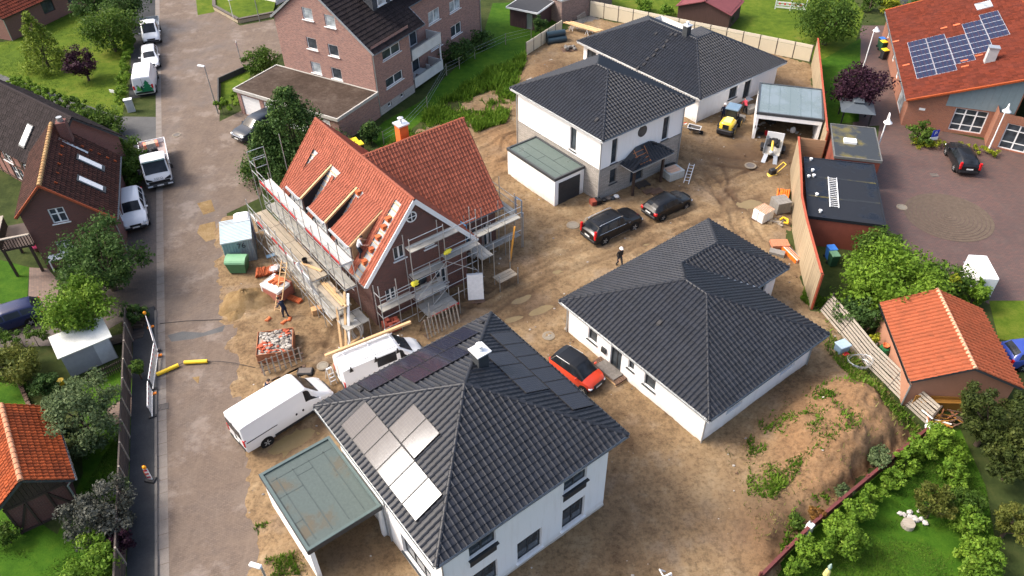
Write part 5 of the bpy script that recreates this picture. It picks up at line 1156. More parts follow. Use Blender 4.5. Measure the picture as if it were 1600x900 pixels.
def vehicle(name, label, cat, st, pm, loc, yaw, wheels, r, topm=None, roofm=None, sides=(), front=None, rear=None, group=None, lamps=True, rim=None, plate=True, tail=None, mirrors=None, arch=.06, headz=None, bumper=BLACKP):
    T = thing(name, label, cat, loc, yaw, group)
    bb = body_mesh(st)
    if topm: bb.m = [int(k < (len(st)-1)*16 and 4 <= k % 16 <= 11 and st[k//16+1][0] < 1.1) for k in range(len(bb.m))]
    b = part('body', bb, [pm, topm] if topm else pm, T, smooth=38)
    for a in sides:
        for sg in (-1, 1): part('side_window', side_glass(st, *a, sg=sg), CARGLASS, T)
    if front: part('windscreen', screen(st, *front), CARGLASS, T)
    if rear: part('rear_window', screen(st, *rear), CARGLASS, T)
    hw = max(s[4] for s in st)
    for x in wheels:
        for sg in (-1, 1):
            wheel(T, x, sg*(hw-.1), r, .22, rim)
            m = M(); m.lathe([(r+arch, -.03), (r+arch, .03)], 20, (x, sg*(hw-.015), r+.02), 'y'); part('wheel_arch', m, LINER, T)
    xf, xr = st[-1][0], st[0][0]
    if lamps:
        f = field(st, xf-.12); hz_ = headz or f[2]-.12
        for sg in (-1, 1):
            m = M(); m.blob((xf-.14, sg*(f[4]*.86), hz_), .15, .17, .1, 8, 5, .02); part('headlight', m, HEADL, T, smooth=True)
        tl = tail or (st[1][2]-.12, .09, .16)
        g = field(st, xr+.08)
        for sg in (-1, 1):
            m = M(); m.bbox(xr-.02, xr+.16, sg*(g[4]-.12)-tl[1], sg*(g[4]-.12)+tl[1]+.0, tl[0]-tl[2], tl[0]+tl[2], .02); part('tail_light', m, TAIL, T)
        m = M(); m.bbox(xf-.22, xf+.03, -hw*.8, hw*.8, st[-1][1]+.02, st[-1][1]+.2, .03); part('bumper', m, bumper, T)
        m = M(); m.bbox(xr-.04, xr+.2, -hw*.86, hw*.86, st[0][1]+.02, st[0][1]+.2, .03); part('bumper', m, bumper, T)
        m = M(); m.box(xf-.02, xf+.04, -.42, .42, st[-1][1]+.24, st[-1][1]+.4); part('grille', m, BLACKP, T)
    if plate:
        m = M(); m.box(xf+.04, xf+.055, -.26, .26, st[-1][1]+.12, st[-1][1]+.23); part('number_plate', m, PLATE, T)
        zp = st[0][1]+.32; m = M(); m.box(xr-.055, xr-.03, -.26, .26, zp, zp+.11); part('number_plate', m, PLATE, T)
    if mirrors:
        for sg in (-1, 1):
            m = M(); m.blob((mirrors, sg*(hw+.1), field(st, mirrors)[2]+.1), .07, .12, .08, 8, 5, .02); part('mirror', m, pm, T, smooth=True)
    return T
def between(rear, front): a, b = G(*rear), G(*front); return (a+b)/2, heading(a, b)
# x, z-bottom, z-belt, z-top, half width belt, half width top
SUV = [(-2.47,.42,1.0,1.08,.82,.7), (-2.4,.3,1.05,1.12,.93,.74), (-2.25,.28,1.08,1.25,.96,.74), (-1.95,.27,1.1,1.66,.97,.70), (-1.6,.27,1.1,1.72,.98,.71), (-.2,.27,1.07,1.75,.98,.72), (.35,.27,1.05,1.7,.98,.7), (1.15,.27,1.03,1.12,.97,.78), (1.9,.28,.98,1.04,.95,.74), (2.3,.3,.86,.93,.88,.66), (2.47,.38,.68,.72,.74,.56)]
HATCH = [(-2.1,.4,.86,.93,.76,.66), (-2.02,.3,.92,1.02,.85,.68), (-1.85,.27,.94,1.2,.87,.64), (-1.55,.25,.95,1.4,.88,.62), (-1.0,.24,.94,1.46,.89,.63), (-.1,.24,.93,1.47,.89,.63), (.3,.24,.92,1.42,.89,.62), (1.0,.24,.9,.99,.88,.7), (1.65,.26,.82,.88,.85,.64), (1.98,.3,.7,.76,.76,.55), (2.1,.36,.58,.62,.64,.48)]
SMALL = [(-1.72,.4,.9,.98,.72,.6), (-1.62,.3,.98,1.15,.8,.6), (-1.45,.26,1.0,1.42,.82,.58), (-1.1,.25,1.0,1.52,.83,.6), (-.1,.25,.98,1.55,.83,.61), (.35,.25,.96,1.5,.83,.6), (1.08,.25,.92,1.02,.82,.64), (1.45,.27,.82,.9,.78,.56), (1.65,.32,.7,.76,.68,.48), (1.75,.4,.58,.62,.56,.42)]
ESTATE = [(-2.25,.4,.9,.98,.78,.66), (-2.18,.3,.95,1.06,.88,.7), (-2.0,.27,.97,1.25,.9,.66), (-1.75,.25,.97,1.42,.9,.64), (-1.0,.24,.96,1.48,.9,.64), (-.1,.24,.95,1.49,.9,.64), (.3,.24,.94,1.44,.9,.63), (1.05,.24,.92,1.0,.9,.72), (1.75,.26,.84,.9,.87,.66), (2.12,.3,.72,.78,.78,.58), (2.25,.36,.6,.64,.66,.5)]
VAN = [(-2.98,.5,1.35,2.36,.95,.84), (-2.93,.38,1.4,2.46,1.01,.9), (-2.5,.35,1.42,2.5,1.025,.9), (-.5,.33,1.42,2.52,1.025,.9), (1.15,.33,1.38,2.5,1.025,.88), (1.35,.33,1.36,2.4,1.02,.84), (2.05,.33,1.2,1.5,1.01,.84), (2.6,.34,1.02,1.18,.98,.76), (2.85,.38,.88,.96,.9,.66), (2.98,.45,.7,.76,.74,.55)]
PANEL = [(-2.75,.46,1.25,2.05,.92,.78), (-2.7,.36,1.3,2.16,.98,.84), (-2.3,.33,1.32,2.22,.99,.84), (.9,.31,1.3,2.22,.99,.83), (1.1,.31,1.28,2.12,.99,.8), (1.85,.31,1.16,1.4,.98,.82), (2.35,.32,1.0,1.12,.94,.74), (2.62,.36,.84,.92,.85,.62), (2.75,.43,.66,.72,.7,.52)]

p, y = between((922,378), (988,347))
T = vehicle('suv', 'black estate-style SUV with silver roof rails and tall red rear lamps on the site', 'car', SUV, CAR_BLACK, p, y, (-1.5,1.48), .38, sides=[(-2.0,-1.2,-1.75,-1.15),(-1.1,-.1,-1.05,-.05),(0,1.0,.05,.42)], front=(1.1,.42), rear=(-2.3,-2.0), tail=(1.15,.09,.36), mirrors=.75)
for sg in (-1,1): part('roof_rail', M().path([(-1.9,sg*.68,1.72),(-1.7,sg*.69,1.78),(.1,sg*.7,1.8),(.4,sg*.68,1.72)], .025, 6), CHROME, T, smooth=40); part('window_trim', M().path([(-2.1,sg*.965,1.16),(-.2,sg*.965,1.13),(1.0,sg*.95,1.09)], .014, 5), CHROME, T)
part('sill_trim', M().box(-1.0,1.0,-.99,-.975,.34,.39), CHROME, T)
p, y = between((1014,342), (1068,316))
vehicle('hatchback', 'black hatchback with round red rear lamps in front of the porch', 'car', HATCH, CAR_BLACK, p, y, (-1.28,1.32), .32, sides=[(-1.6,-.95,-1.4,-.95),(-.85,-.05,-.85,0),(.05,.85,.05,.38)], front=(.95,.36), rear=(-2.0,-1.6), tail=(.86,.14,.1), mirrors=.6)
p, y = between((874,570), (929,608))
T = vehicle('small_car', 'small red car with black roof half hidden behind the solar-roofed house', 'car', SMALL, CAR_RED, p, y, (-1.25,1.22), .31, topm=CAR_BLACK, sides=[(-1.5,-.75,-1.32,-.75),(-.68,.0,-.68,.02),(.06,.92,.06,.4)], front=(1.04,.38), rear=(-1.62,-1.42), tail=(.9,.08,.12), mirrors=.68)
rf = M(); rs = [s for s in SMALL if -1.5 < s[0] < .4]; k = 9
rf.add([(s[0], -s[5]*.99+2*s[5]*.99*j/(k-1), s[3]+.014+.04*(1-abs(-1+2*j/(k-1))**2)) for s in rs for j in range(k)], [(a*k+j, (a+1)*k+j, (a+1)*k+j+1, a*k+j+1) for a in range(len(rs)-1) for j in range(k-1)])
part('roof', rf, CAR_BLACK, T, label='black roof panel'); 
for sg in (-1,1): part('window_trim', M().path([(-1.55,sg*.81,1.06),(-1.2,sg*.62,1.5),(-.1,sg*.635,1.545)], .02, 5), CHROME, T)
p, y = between((209,311), (217,366))
T = vehicle('suv', 'white SUV parked against the old brick house, facing the camera', 'car', SUV, CAR_WHITE, p, y, (-1.5,1.48), .37, sides=[(-2.0,-1.2,-1.75,-1.15),(-1.1,-.1,-1.05,-.05),(0,1.0,.05,.42)], front=(1.1,.42), rear=(-2.3,-2.0), tail=(1.0,.12,.12), mirrors=.75, headz=.8)
p, y = between((432,193), (377,222))
T = vehicle('suv', 'grey blue SUV with its bonnet emerging from beneath the dark conifer', 'car', SUV, CAR_GREY, p, y, (-1.5,1.48), .37, sides=[(-2.0,-1.2,-1.75,-1.15),(-1.1,-.1,-1.05,-.05),(0,1.0,.05,.42)], front=(1.1,.42), rear=(-2.3,-2.0), mirrors=.75, headz=.82)
part('grille_trim', M().box(2.38,2.5,-.6,.6,.66,.8), CHROME, T)
p, y = between((62,493), (-32,524))
vehicle('estate_car', 'dark blue car parked on the drive at the left edge', 'car', ESTATE, CAR_NAVY, p, y, (-1.35,1.35), .32, sides=[(-1.95,-1.1,-1.75,-1.05),(-1.0,-.05,-.95,0),(.05,.9,.05,.4)], front=(1.0,.36), rear=(-2.12,-1.78), tail=(.85,.1,.12), mirrors=.65)
p, y = between((1568,566), (1665,560))
vehicle('estate_car', 'bright blue car at the right edge behind the orange-roofed garage', 'car', ESTATE, CAR_BLUE, p, y, (-1.35,1.35), .32, sides=[(-1.95,-1.1,-1.75,-1.05),(-1.0,-.05,-.95,0),(.05,.9,.05,.4)], front=(1.0,.36), rear=(-2.12,-1.78), mirrors=.65)
p, y = between((1508,273), (1490,238))
vehicle('estate_car', 'black car parked on the red paving beside the yellow shrubs', 'car', ESTATE, CAR_BLACK, p, y, (-1.35,1.35), .33, sides=[(-1.95,-1.1,-1.75,-1.05),(-1.0,-.05,-.95,0),(.05,.9,.05,.4)], front=(1.0,.36), rear=(-2.12,-1.78), tail=(1.05,.09,.3), mirrors=.65)
p, y = between((236,84), (239,113))
vehicle('estate_car', 'white passenger car parked between two white work vehicles', 'car', ESTATE, CAR_WHITE, p, y, (-1.35,1.35), .32, sides=[(-1.95,-1.1,-1.75,-1.05),(-1.0,-.05,-.95,0),(.05,.9,.05,.4)], front=(1.0,.36), rear=(-2.12,-1.78), mirrors=.65)

def van_extras(T, xr=-3.0):
    part('rear_door_gap', M().box(xr-.012, xr+.02, -.01, .01, .6, 2.3), BLACKP, T)
p, y = between((393,690), (498,624))
T = vehicle('panel_van', 'tall white van parked by a puddle, rear windows toward the street', 'van', VAN, CAR_WHITE, p, y, (-1.75,1.85), .36, sides=[(1.1,2.0,1.1,1.55)], front=(2.12,1.36), mirrors=1.95, tail=(1.2,.1,.26), rim=mat('steel_wheel', (.4,.41,.42), .5, .15, metal=.4), plate=True)
part('rear_window', M().box(-3.01,-2.96,-.8,.8,1.5,2.1), CARGLASS, T); part('side_rail', M().box(-2.85,-.9,-1.05,-1.03,1.22,1.26), BLACKP, T); part('sill_trim', M().box(-1.2,1.4,-1.05,-1.02,.42,.6), BLACKP, T)
for x in (.35, .8): part('door_handle', M().blob((x,-1.03,1.1-.0), .07,.03,.1), BLACKP, T)
m = M()
for i in range(5): m.box(-.6+i*.14,-.56+i*.14,-.25,.25,2.555,2.565)
part('roof_rib', m, CAR_WHITE, T); van_extras(T)
p, y = between((541,603), (654,556))
T = vehicle('panel_van', 'white van with roof rack carrying a long timber beam', 'van', PANEL, CAR_WHITE, p, y, (-1.7,1.65), .35, sides=[(1.0,1.75,1.0,1.35),(-.55,.75,-.5,.75)], front=(1.9,1.1), mirrors=1.7, tail=(1.05,.1,.24))
part('rear_door_gap', M().box(-2.765,-2.74,-.01,.01,.6,2.0), BLACKP, T)
rk = M()
for x in (-2.2,-.6,.85): rk.bar((x,-.98,2.42),(x,.98,2.42),.05,.04)
rk.bar((-2.5,-.75,2.42),(1.1,-.75,2.42),.05,.05); rk.bar((-2.5,.4,2.44),(1.1,.4,2.44),.04,.04); rk.bar((-2.6,-.3,2.46),(1.0,-.25,2.46),.06,.04)
part('roof_rack', rk, ALU, T)
for x in (-2.2,-.6,.85):
    for sg in (-1,1): part('rack_foot', M().add([(x-.14,sg*.99,2.0),(x+.14,sg*.99,2.0),(x,sg*.95,2.42)], [(0,1,2)[::sg]]).bar((x,sg*.97,2.0),(x,sg*.95,2.42),.08,.05), BLACKP, T)
c_, s_ = math.cos(y), math.sin(y)
solo('timber_beam', M().box(-3.2,2.5,-.09,.09,0,.16), TIMB_NEW, 'long squared pine beam strapped on the van roof rack', 'beam', (p[0]-s_*.62, p[1]+c_*.62, 2.44), y)
p, y = between((229,157), (234,113))
T = vehicle('panel_van', 'white delivery van with green fir tree print on its rear doors', 'van', PANEL, CAR_WHITE, p, y, (-1.7,1.65), .35, sides=[(1.0,1.75,1.0,1.35)], front=(1.9,1.1), mirrors=1.7, tail=(1.15,.09,.2), plate=False)
GRN = mat('green_print', (.012,.16,.07), .4, .1); LGR = mat('light_green_print', (.1,.36,.05), .4, .1)
def printed(parent, poly, m_, x, name='decal'):
    part(name, M().add([(x, a, b) for a, b in poly], [tuple(range(len(poly)))[::1]]), m_, parent)
xd = -2.775
printed(T, [(-.86,.5),(-.86,.78),(-.2,.86),(.3,.74),(.86,.62),(.86,.5)][::-1], GRN, xd)
for cx, s, mm_ in ((-.38,1.0,GRN),(.15,.5,mat('dark_green_print', (.01,.06,.04), .4)),(.45,.55,LGR)):
    z0 = .78
    poly = [(cx-.1*s,z0),(cx-.55*s,z0+.08*s),(cx-.25*s,z0+.38*s),(cx-.42*s,z0+.4*s),(cx-.16*s,z0+.7*s),(cx-.26*s,z0+.72*s),(cx,z0+1.1*s),(cx+.26*s,z0+.72*s),(cx+.16*s,z0+.7*s),(cx+.42*s,z0+.4*s),(cx+.25*s,z0+.38*s),(cx+.55*s,z0+.08*s),(cx+.1*s,z0)]
    printed(T, poly[::-1], mm_, xd-.004*(1+s))
printed(T, [(.42,1.38),(.55,1.45),(.62,1.38),(.66,1.3),(.55,1.27),(.45,1.3)][::-1], mat('grey_emblem', (.16,.15,.17), .5), xd)
part('rear_door_gap', M().box(-2.77,-2.745,-.01,.01,.6,2.05), BLACKP, T); part('roof_rib', M().box(-2.3,.9,-.66,-.6,2.215,2.25).box(-2.3,.9,.6,.66,2.215,2.25), CAR_WHITE, T)

# pickup with open load bed
p, y = between((238,42), (240,76))
CAB = [(-.1,.5,1.3,2.0,.92,.76), (0,.42,1.32,2.12,.98,.8), (.9,.4,1.3,2.14,.99,.8), (1.15,.4,1.28,2.08,.99,.78), (1.9,.4,1.12,1.32,.98,.8), (2.45,.42,.98,1.08,.93,.72), (2.68,.46,.82,.9,.82,.6), (2.78,.52,.68,.72,.68,.5)]
T = vehicle('pickup_truck', 'white pickup truck with open grey load bed at the head of the parked row', 'truck', CAB, CAR_WHITE, p, y, (-1.9,1.75), .36, sides=[(.35,1.75,.35,1.3)], front=(1.95,1.16), mirrors=1.7, tail=(.7,.1,.1), plate=False)
bd = M(); bd.box(-3.2,-.15,-1.02,1.02,.8,.9); bd.box(-3.2,-.15,-1.05,-1.0,.9,1.3); bd.box(-3.2,-.15,1.0,1.05,.9,1.3); bd.box(-3.24,-3.2,-1.05,1.05,.9,1.3); bd.box(-.2,-.14,-1.0,1.0,.9,1.3)
part('load_bed', bd, GALV, T); part('headboard', M().path([(-.12,-.95,1.3),(-.12,-.95,1.95),(-.12,.95,1.95),(-.12,.95,1.3)], .03, 6), ALU, T)

# flatbed lorry with orange-ended concrete blocks
p, y = between((243,238), (254,297))
LT = thing('flatbed_lorry', 'white flatbed lorry facing the camera with open dropside bed', 'truck', p, y)
cab = [(1.15,.65,1.6,2.35,1.06,.98), (1.25,.55,1.62,2.44,1.1,1.0), (2.35,.55,1.6,2.45,1.1,.98), (2.6,.55,1.55,2.36,1.09,.95), (3.05,.56,1.3,1.45,1.07,.98), (3.2,.6,1.1,1.2,1.04,.94), (3.28,.66,.92,.98,1.0,.9)]
part('cab', body_mesh(cab), CAR_WHITE, LT, smooth=38); part('windscreen', screen(cab, 3.06, 2.6, .92, .92), CARGLASS, LT)
for sg in (-1,1): part('side_window', side_glass(cab, 1.75, 2.85, 1.75, 2.5, sg=sg), CARGLASS, LT)
part('sun_visor', M().box(2.5,2.74,-.92,.92,2.33,2.42), mat('tinted_visor', (.02,.05,.055), .2), LT); part('roof_hatch', M().box(1.6,2.1,-.35,.35,2.47,2.5), CAR_WHITE, LT)
part('grille', M().box(3.27,3.3,-.85,.85,.62,.86), BLACKP, LT); part('bumper', M().bbox(3.0,3.36,-1.1,1.1,.36,.6,.03), mat('lorry_bumper', (.05,.052,.055), .5), LT)
for sg in (-1,1):
    part('headlight', M().bbox(3.3,3.38,sg*.8-.2,sg*.8+.2,.42,.54,.01), HEADL, LT); part('mirror', M().bbox(2.7,2.85,sg*1.28-.1,sg*1.28+.1,1.5,1.95,.02), BLACKP, LT); part('mirror_arm', M().bar((2.7,sg*1.05,1.9),(2.78,sg*1.28,1.9),.04,.04), BLACKP, LT)
    for x in (2.3,-1.6): wheel(LT, x, sg*.95, .42, .28, bpy.data.materials['steel_wheel'])
    part('mudguard', M().box(1.85,2.8,sg*1.0-.1,sg*1.0+.1,.86,.92), BLACKP, LT); part('grille_wing', M().add([(3.29,sg*.5,.98),(3.25,sg*1.0,1.2),(3.29,sg*.98,.9),(3.305,sg*.5,.9)], [(0,1,2,3)[::-sg]]), BLACKP, LT)
part('number_plate', M().box(3.36,3.38,-.26,.26,.42,.53), PLATE, LT)
fr = M(); fr.box(-3.1,1.1,-.45,-.3,.6,.85); fr.box(-3.1,1.1,.3,.45,.6,.85); part('chassis', fr, BLACKP, LT)
part('load_bed', M().box(-3.2,1.05,-1.1,1.1,.86,.98), mat('worn_bed', (.28,.23,.22), .8, .25, 1.5), LT)
for a in ((-3.2,1.05,-1.14,-1.09),(-3.2,1.05,1.09,1.14),(-3.24,-3.19,-1.14,1.14)): part('dropside', M().box(*a,.98,1.42), CAR_WHITE, LT)
part('headboard', M().box(1.0,1.06,-1.1,1.1,.98,2.0), STEEL_W, LT)
def text_mesh(s, size, m_, name='lettering', ext=.004):
    cu = bpy.data.curves.new('t', 'FONT'); cu.body = s; cu.size = size; cu.extrude = ext; cu.align_x = 'CENTER'; cu.align_y = 'CENTER'
    o = bpy.data.objects.new('t', cu); col.objects.link(o); dg = bpy.context.evaluated_depsgraph_get(); me = bpy.data.meshes.new_from_object(o.evaluated_get(dg)); me.name = name
    bpy.data.objects.remove(o); bpy.data.curves.remove(cu); me.materials.clear(); me.materials.append(m_); return me
DARKT = mat('dark_lettering', (.03,.03,.035), .5)
t = link('lettering', text_mesh('IVECO', .24, DARKT), LT); t.matrix_local = Matrix(((.55,0,0.0,3.262),(0,0,0,0),(0,0,0,0),(0,0,0,1)))
nrm = np.array([.93,0,.36]); nrm /= np.linalg.norm(nrm); rt_ = np.array([0,1.0,0]); up_ = np.cross(nrm, rt_)
t.matrix_local = Matrix(((rt_[0],up_[0],nrm[0],3.262),(rt_[1],up_[1],nrm[1],0),(rt_[2],up_[2],nrm[2],1.06),(0,0,0,1)))
c_, s_ = math.cos(y), math.sin(y)
ORB = mat('orange_foam', (.75,.26,.16), .7, .15); GRB = mat('ribbed_grey', (.36,.34,.3), .85, .25, 4)
def on_lorry(x, yy, z): return (p[0]+c_*x-s_*yy, p[1]+s_*x+c_*yy, z)
for i, (x, lb) in enumerate(((-2.75,'grey ribbed plate stack with orange ends at the lorry tailboard'), (-.1,'grey ribbed plate stack with orange ends just behind the lorry cab'))):
    B = thing('plate_stack', lb, 'load', on_lorry(x, -.1 if i == 0 else 0, .985), y+.06)
    for k in range(5): part('plate', M().box(-.3+k*.125,-.3+k*.125+.115,-.38,.38,0,.42), GRB, B)
    for sg in (-1,1): part('end_block', M().bbox(-.32,.32,sg*.5-.12,sg*.5+.12,0,.4,.02), ORB, B)
solo('hydraulic_grab', M().bbox(-.25,.25,-.6,.6,0,.3,.05).blob((0,.3,.35),.2,.3,.15).blob((0,-.35,.32),.2,.25,.12), BLACKP, 'black grab attachment lying between two plate stacks on the lorry', 'grab', on_lorry(-1.5,-.2,.985), y)

# yellow wheel loader (articulated), rear towards the camera
p, y = between((1126,222), (1152,184))
WL = thing('wheel_loader', 'compact yellow wheel loader with blue-grey cab roof by the white wall', 'loader', p, y)
part('engine_hood', M().bbox(-1.7,-.35,-.62,.62,.75,1.45,.12), YEL, WL, smooth=50); part('counterweight', M().bbox(-1.9,-1.45,-.72,.72,.45,.85,.08), BLACKP, WL); part('vent_grille', M().box(-1.73,-1.69,-.28,.28,.9,1.3), BLACKP, WL)
part('hood_top', M().bbox(-1.5,-.4,-.35,.35,1.45,1.52,.03), mat('pale_yellow_decal', (.75,.66,.25), .4), WL)
cb = part('cab', M().bbox(-.4,.75,-.52,.52,.9,1.0,.02), BLACKP, WL)
for x in (-.36,.7):
    for sg in (-1,1): part('cab_pillar', M().bar((x,sg*.5,1.0),(x*.9,sg*.48,2.2),.07,.07), BLACKP, WL)
part('cab_glass', M().box(-.34,.68,-.48,.48,1.0,2.18), CARGLASS, WL); part('cab_roof', M().bbox(-.5,.85,-.6,.6,2.2,2.32,.04), mat('blue_grey_roof', (.13,.2,.27), .35), WL)
for x in (-1.1,.95):
    for sg in (-1,1):
        wheel(WL, x, sg*.62, .5, .36, YEL)
for sg in (-1,1): part('lift_arm', M().bar((.6,sg*.3,1.2),(1.9,sg*.3,.5),.1,.16), YEL, WL)
part('bucket', M().add([(1.7,-.85,.1),(2.45,-.85,.08),(2.0,-.85,.75),(1.65,-.85,.6),(1.7,.85,.1),(2.45,.85,.08),(2.0,.85,.75),(1.65,.85,.6)], [(0,4,5,1),(0,3,7,4),(3,2,6,7),(0,1,2,3),(7,6,5,4)]), mat('worn_steel', (.16,.15,.14), .6, .3, 3, metal=.4), WL)
for sg in (-1,1): part('fender', M().bbox(-1.65,-.55,sg*.62-.2,sg*.62+.2,1.02,1.1,.03), BLACKP, WL)

# machine trailer with ramps
p, y = between((1201,256), (1210,222))
MT = thing('machine_trailer', 'small grey machine trailer with white tailboard and lowered ramps', 'trailer', p, y)
part('bed', M().box(-1.2,1.5,-.7,.7,.42,.5), GRB, MT)
for sg in (-1,1):
    part('side_rail', M().bar((-1.2,sg*.72,.75),(1.5,sg*.72,.75),.05,.4), GALV, MT); part('fender', M().bbox(-.4,.5,sg*.92-.16,sg*.92+.16,.55,.62,.03), BLACKP, MT); wheel(MT, .05, sg*.9, .3, .2)
    part('ramp', M().bar((-1.2,sg*.4,.45),(-2.1,sg*.5,.08),.35,.07), GALV, MT)
part('headboard', M().box(1.45,1.52,-.74,.74,.45,1.25), PVC, MT)
dg_ = thing('digger_arm', 'yellow digger boom lying along the grey machine trailer', 'digger arm', (p[0], p[1], .5), y)
part('boom', M().path([(-1.15,0,.3),(-.5,.08,.75),(.1,.1,.55)], .11, 8), YEL, dg_, smooth=50); part('tracks', M().bbox(.1,1.2,-.5,-.25,0,.3,.06).bbox(.1,1.2,.25,.5,0,.3,.06).bbox(.2,1.1,-.28,.28,.18,.42,.05), BLACKP, dg_); part('bucket', M().blob((-1.2,0,.2),.2,.22,.18), GALV, dg_)
p = G(1206,274)
PC = thing('plate_compactor', 'yellow plate compactor with black engine beside the timber wall', 'compactor', p, .4)
part('base_plate', M().bbox(-.5,.35,-.3,.3,.02,.2,.05), YEL, PC); part('engine', M().bbox(-.3,.25,-.22,.22,.2,.62,.04), BLACKP, PC); part('handle', M().path([(.3,-.2,.3),(1.1,-.22,.9),(1.15,.22,.9),(.3,.2,.3)], .035, 6), YEL, PC)
# ------------------------------------------------------------------ vegetation
L_MID = leaf_mat('leaf_mid', (.06,.115,.018), (.125,.19,.03)); L_DARK = leaf_mat('leaf_dark', (.05,.1,.026), (.105,.17,.045)); L_LIME = leaf_mat('leaf_lime', (.1,.19,.02), (.2,.3,.04)); L_YEL = leaf_mat('leaf_yellow', (.2,.24,.02), (.38,.36,.03))
L_PURP = leaf_mat('leaf_purple', (.03,.012,.022), (.065,.025,.04), .2); L_GREY = leaf_mat('leaf_greygreen', (.1,.145,.06), (.19,.235,.115)); L_SMOKE = leaf_mat('leaf_smoky', (.07,.075,.06), (.14,.14,.12), .2); L_YEW = leaf_mat('needle_dark', (.042,.088,.022), (.1,.16,.035), .2)
L_THUJA = leaf_mat('needle_bright', (.13,.19,.025), (.23,.28,.04), .3); L_OLIVE = leaf_mat('leaf_olive', (.1,.12,.025), (.18,.18,.04)); L_JUN = leaf_mat('needle_juniper', (.038,.055,.013), (.085,.1,.024), .2); L_RUST = leaf_mat('leaf_rust', (.2,.1,.03), (.3,.17,.04)); L_LAUREL = leaf_mat('leaf_laurel', (.11,.2,.02), (.2,.31,.035), .3)
GRASSM = leaf_mat('grass_blade', (.07,.125,.02), (.13,.19,.035), .3); DRYG = leaf_mat('dry_grass', (.2,.2,.06), (.3,.27,.11), .3)
def leaf_cloud(centres, radii, n, size, aspect=.6, up=.35, squash=.8):
    """n leaf faces spread round cluster centres; returns verts, faces, var"""
    k = len(centres); ci = rng.integers(0, k, n); C_ = centres[ci]; rr = radii[ci]
    d = rng.normal(size=(n,3)); d /= np.linalg.norm(d, axis=1, keepdims=True); q = rng.random(n)**.45
    P = C_ + d*(rr*q)[:,None]*np.array([1,1,squash])
    nrm = d*.7 + rng.normal(size=(n,3))*.55 + np.array([0,0,up]); nrm /= np.linalg.norm(nrm, axis=1, keepdims=True)
    t = np.cross(nrm, rng.normal(size=(n,3))); t /= np.linalg.norm(t, axis=1, keepdims=True); b = np.cross(nrm, t)
    s = size*(.5+1.1*rng.random(n)**2); a = t*(s*.5)[:,None]; c = b*(s*.5*aspect)[:,None]; f = nrm*(s*.12)[:,None]
    V_ = np.stack([P-a, P-c*1.0-f, P+a, P+c*1.0-f], 1).reshape(-1,3)
    F_ = np.arange(n*4).reshape(n,4); cv = rng.random(k)[ci]
    return V_, F_, np.clip(.55*cv + .45*rng.random(n), 0, 1)
def foliage(name, parent, V_, F_, var, m_, kind=None):
    me = bpy.data.meshes.new(name); me.vertices.add(len(V_)); me.vertices.foreach_set('co', V_.astype(np.float32).ravel())
    n = len(F_); me.loops.add(n*4); me.loops.foreach_set('vertex_index', F_.astype(np.int32).ravel()); me.polygons.add(n); me.polygons.foreach_set('loop_start', np.arange(0, n*4, 4, dtype=np.int32)); me.polygons.foreach_set('loop_total', np.full(n, 4, dtype=np.int32))
    me.materials.append(m_); a = me.attributes.new('var', 'FLOAT', 'FACE'); a.data.foreach_set('value', var.astype(np.float32)); me.update(calc_edges=True); me.validate()
    o = link(name, me, parent)
    if kind: o['kind'] = kind
    return o
def crown_pts(rx, ry, rz, k, inner=.35, lobes=9):
    d = rng.normal(size=(k,3)); d /= np.linalg.norm(d, axis=1, keepdims=True)
    ld = rng.normal(size=(lobes,3)); ld /= np.linalg.norm(ld, axis=1, keepdims=True)
    g = .62 + .5*np.max(np.clip(d@ld.T, 0, 1)**4, axis=1)
    r = (inner + (1-inner)*rng.random(k)**.55)*g
    return d*r[:,None]*np.array([rx,ry,rz])
def tree(name, label, cat, px, wpx, zc, asp, m_, n=3500, leaf=.22, group=None, trunk=None, kcl=None, up=.35, cl=.26, shape='round', zr=None):
    """px: bearing of the crown centre, wpx: its width in the survey picture, zc: height of that centre"""
    c = G(px[0], px[1], zc); dist = np.linalg.norm(c-np.array([0,0,CAM_H])); rx = wpx/2*dist/F_PX*.97; rz = zr or min(rx*asp, zc*.98)
    T = thing(name, label, cat, (c[0], c[1], 0), random.uniform(0, 6.28), group)
    k = kcl or int(26 + 8*rx*rx)
    if shape == 'cone':
        t = rng.random(k)**1.3; a = rng.random(k)*6.283; rad = rx*(1-t*.88)*(.5+.5*rng.random(k)+.14*np.sin(a*5)); P = np.c_[rad*np.cos(a), rad*np.sin(a), .15*rz + t*1.9*rz]
        rr = rx*(.3-.2*t)
    else:
        P = crown_pts(rx*(1-cl*.6), rx*(1-cl*.6), rz*(1-cl*.5), k); P[:,2] += zc; rr = rx*cl*(.7+.6*rng.random(k))
        P[:,2] = np.maximum(P[:,2], .12)
    V_, F_, v_ = leaf_cloud(P, rr, n, leaf, up=up)
    lo = V_[:,2] < .02; V_[lo,2] = .02 + rng.random(lo.sum())*.05
    foliage('crown' if cat != 'shrub' else 'foliage', T, V_, F_, v_, m_)
    tr = trunk or max(.05, rx*.055); m = M(); zt = max(.25, zc*.85)
    m.tube((0,0,-.05), (.03,.02,zt*.55), tr*1.25, 8, tr*.9, caps=False); m.tube((.03,.02,zt*.55), (.0,.05,zt*1.1), tr*.9, 8, tr*.4)
    for i in range(12 if cat != 'shrub' else 4):
        q = P[rng.integers(0, k)]; h0 = zt*random.uniform(.3,.9); m.tube((.02,.02,h0), tuple(q*.85+np.array([0,0,h0*.1])), tr*.45, 5, tr*.15)
    part('trunk' if cat != 'shrub' else 'stems', m, BARK, T, smooth=50); return T
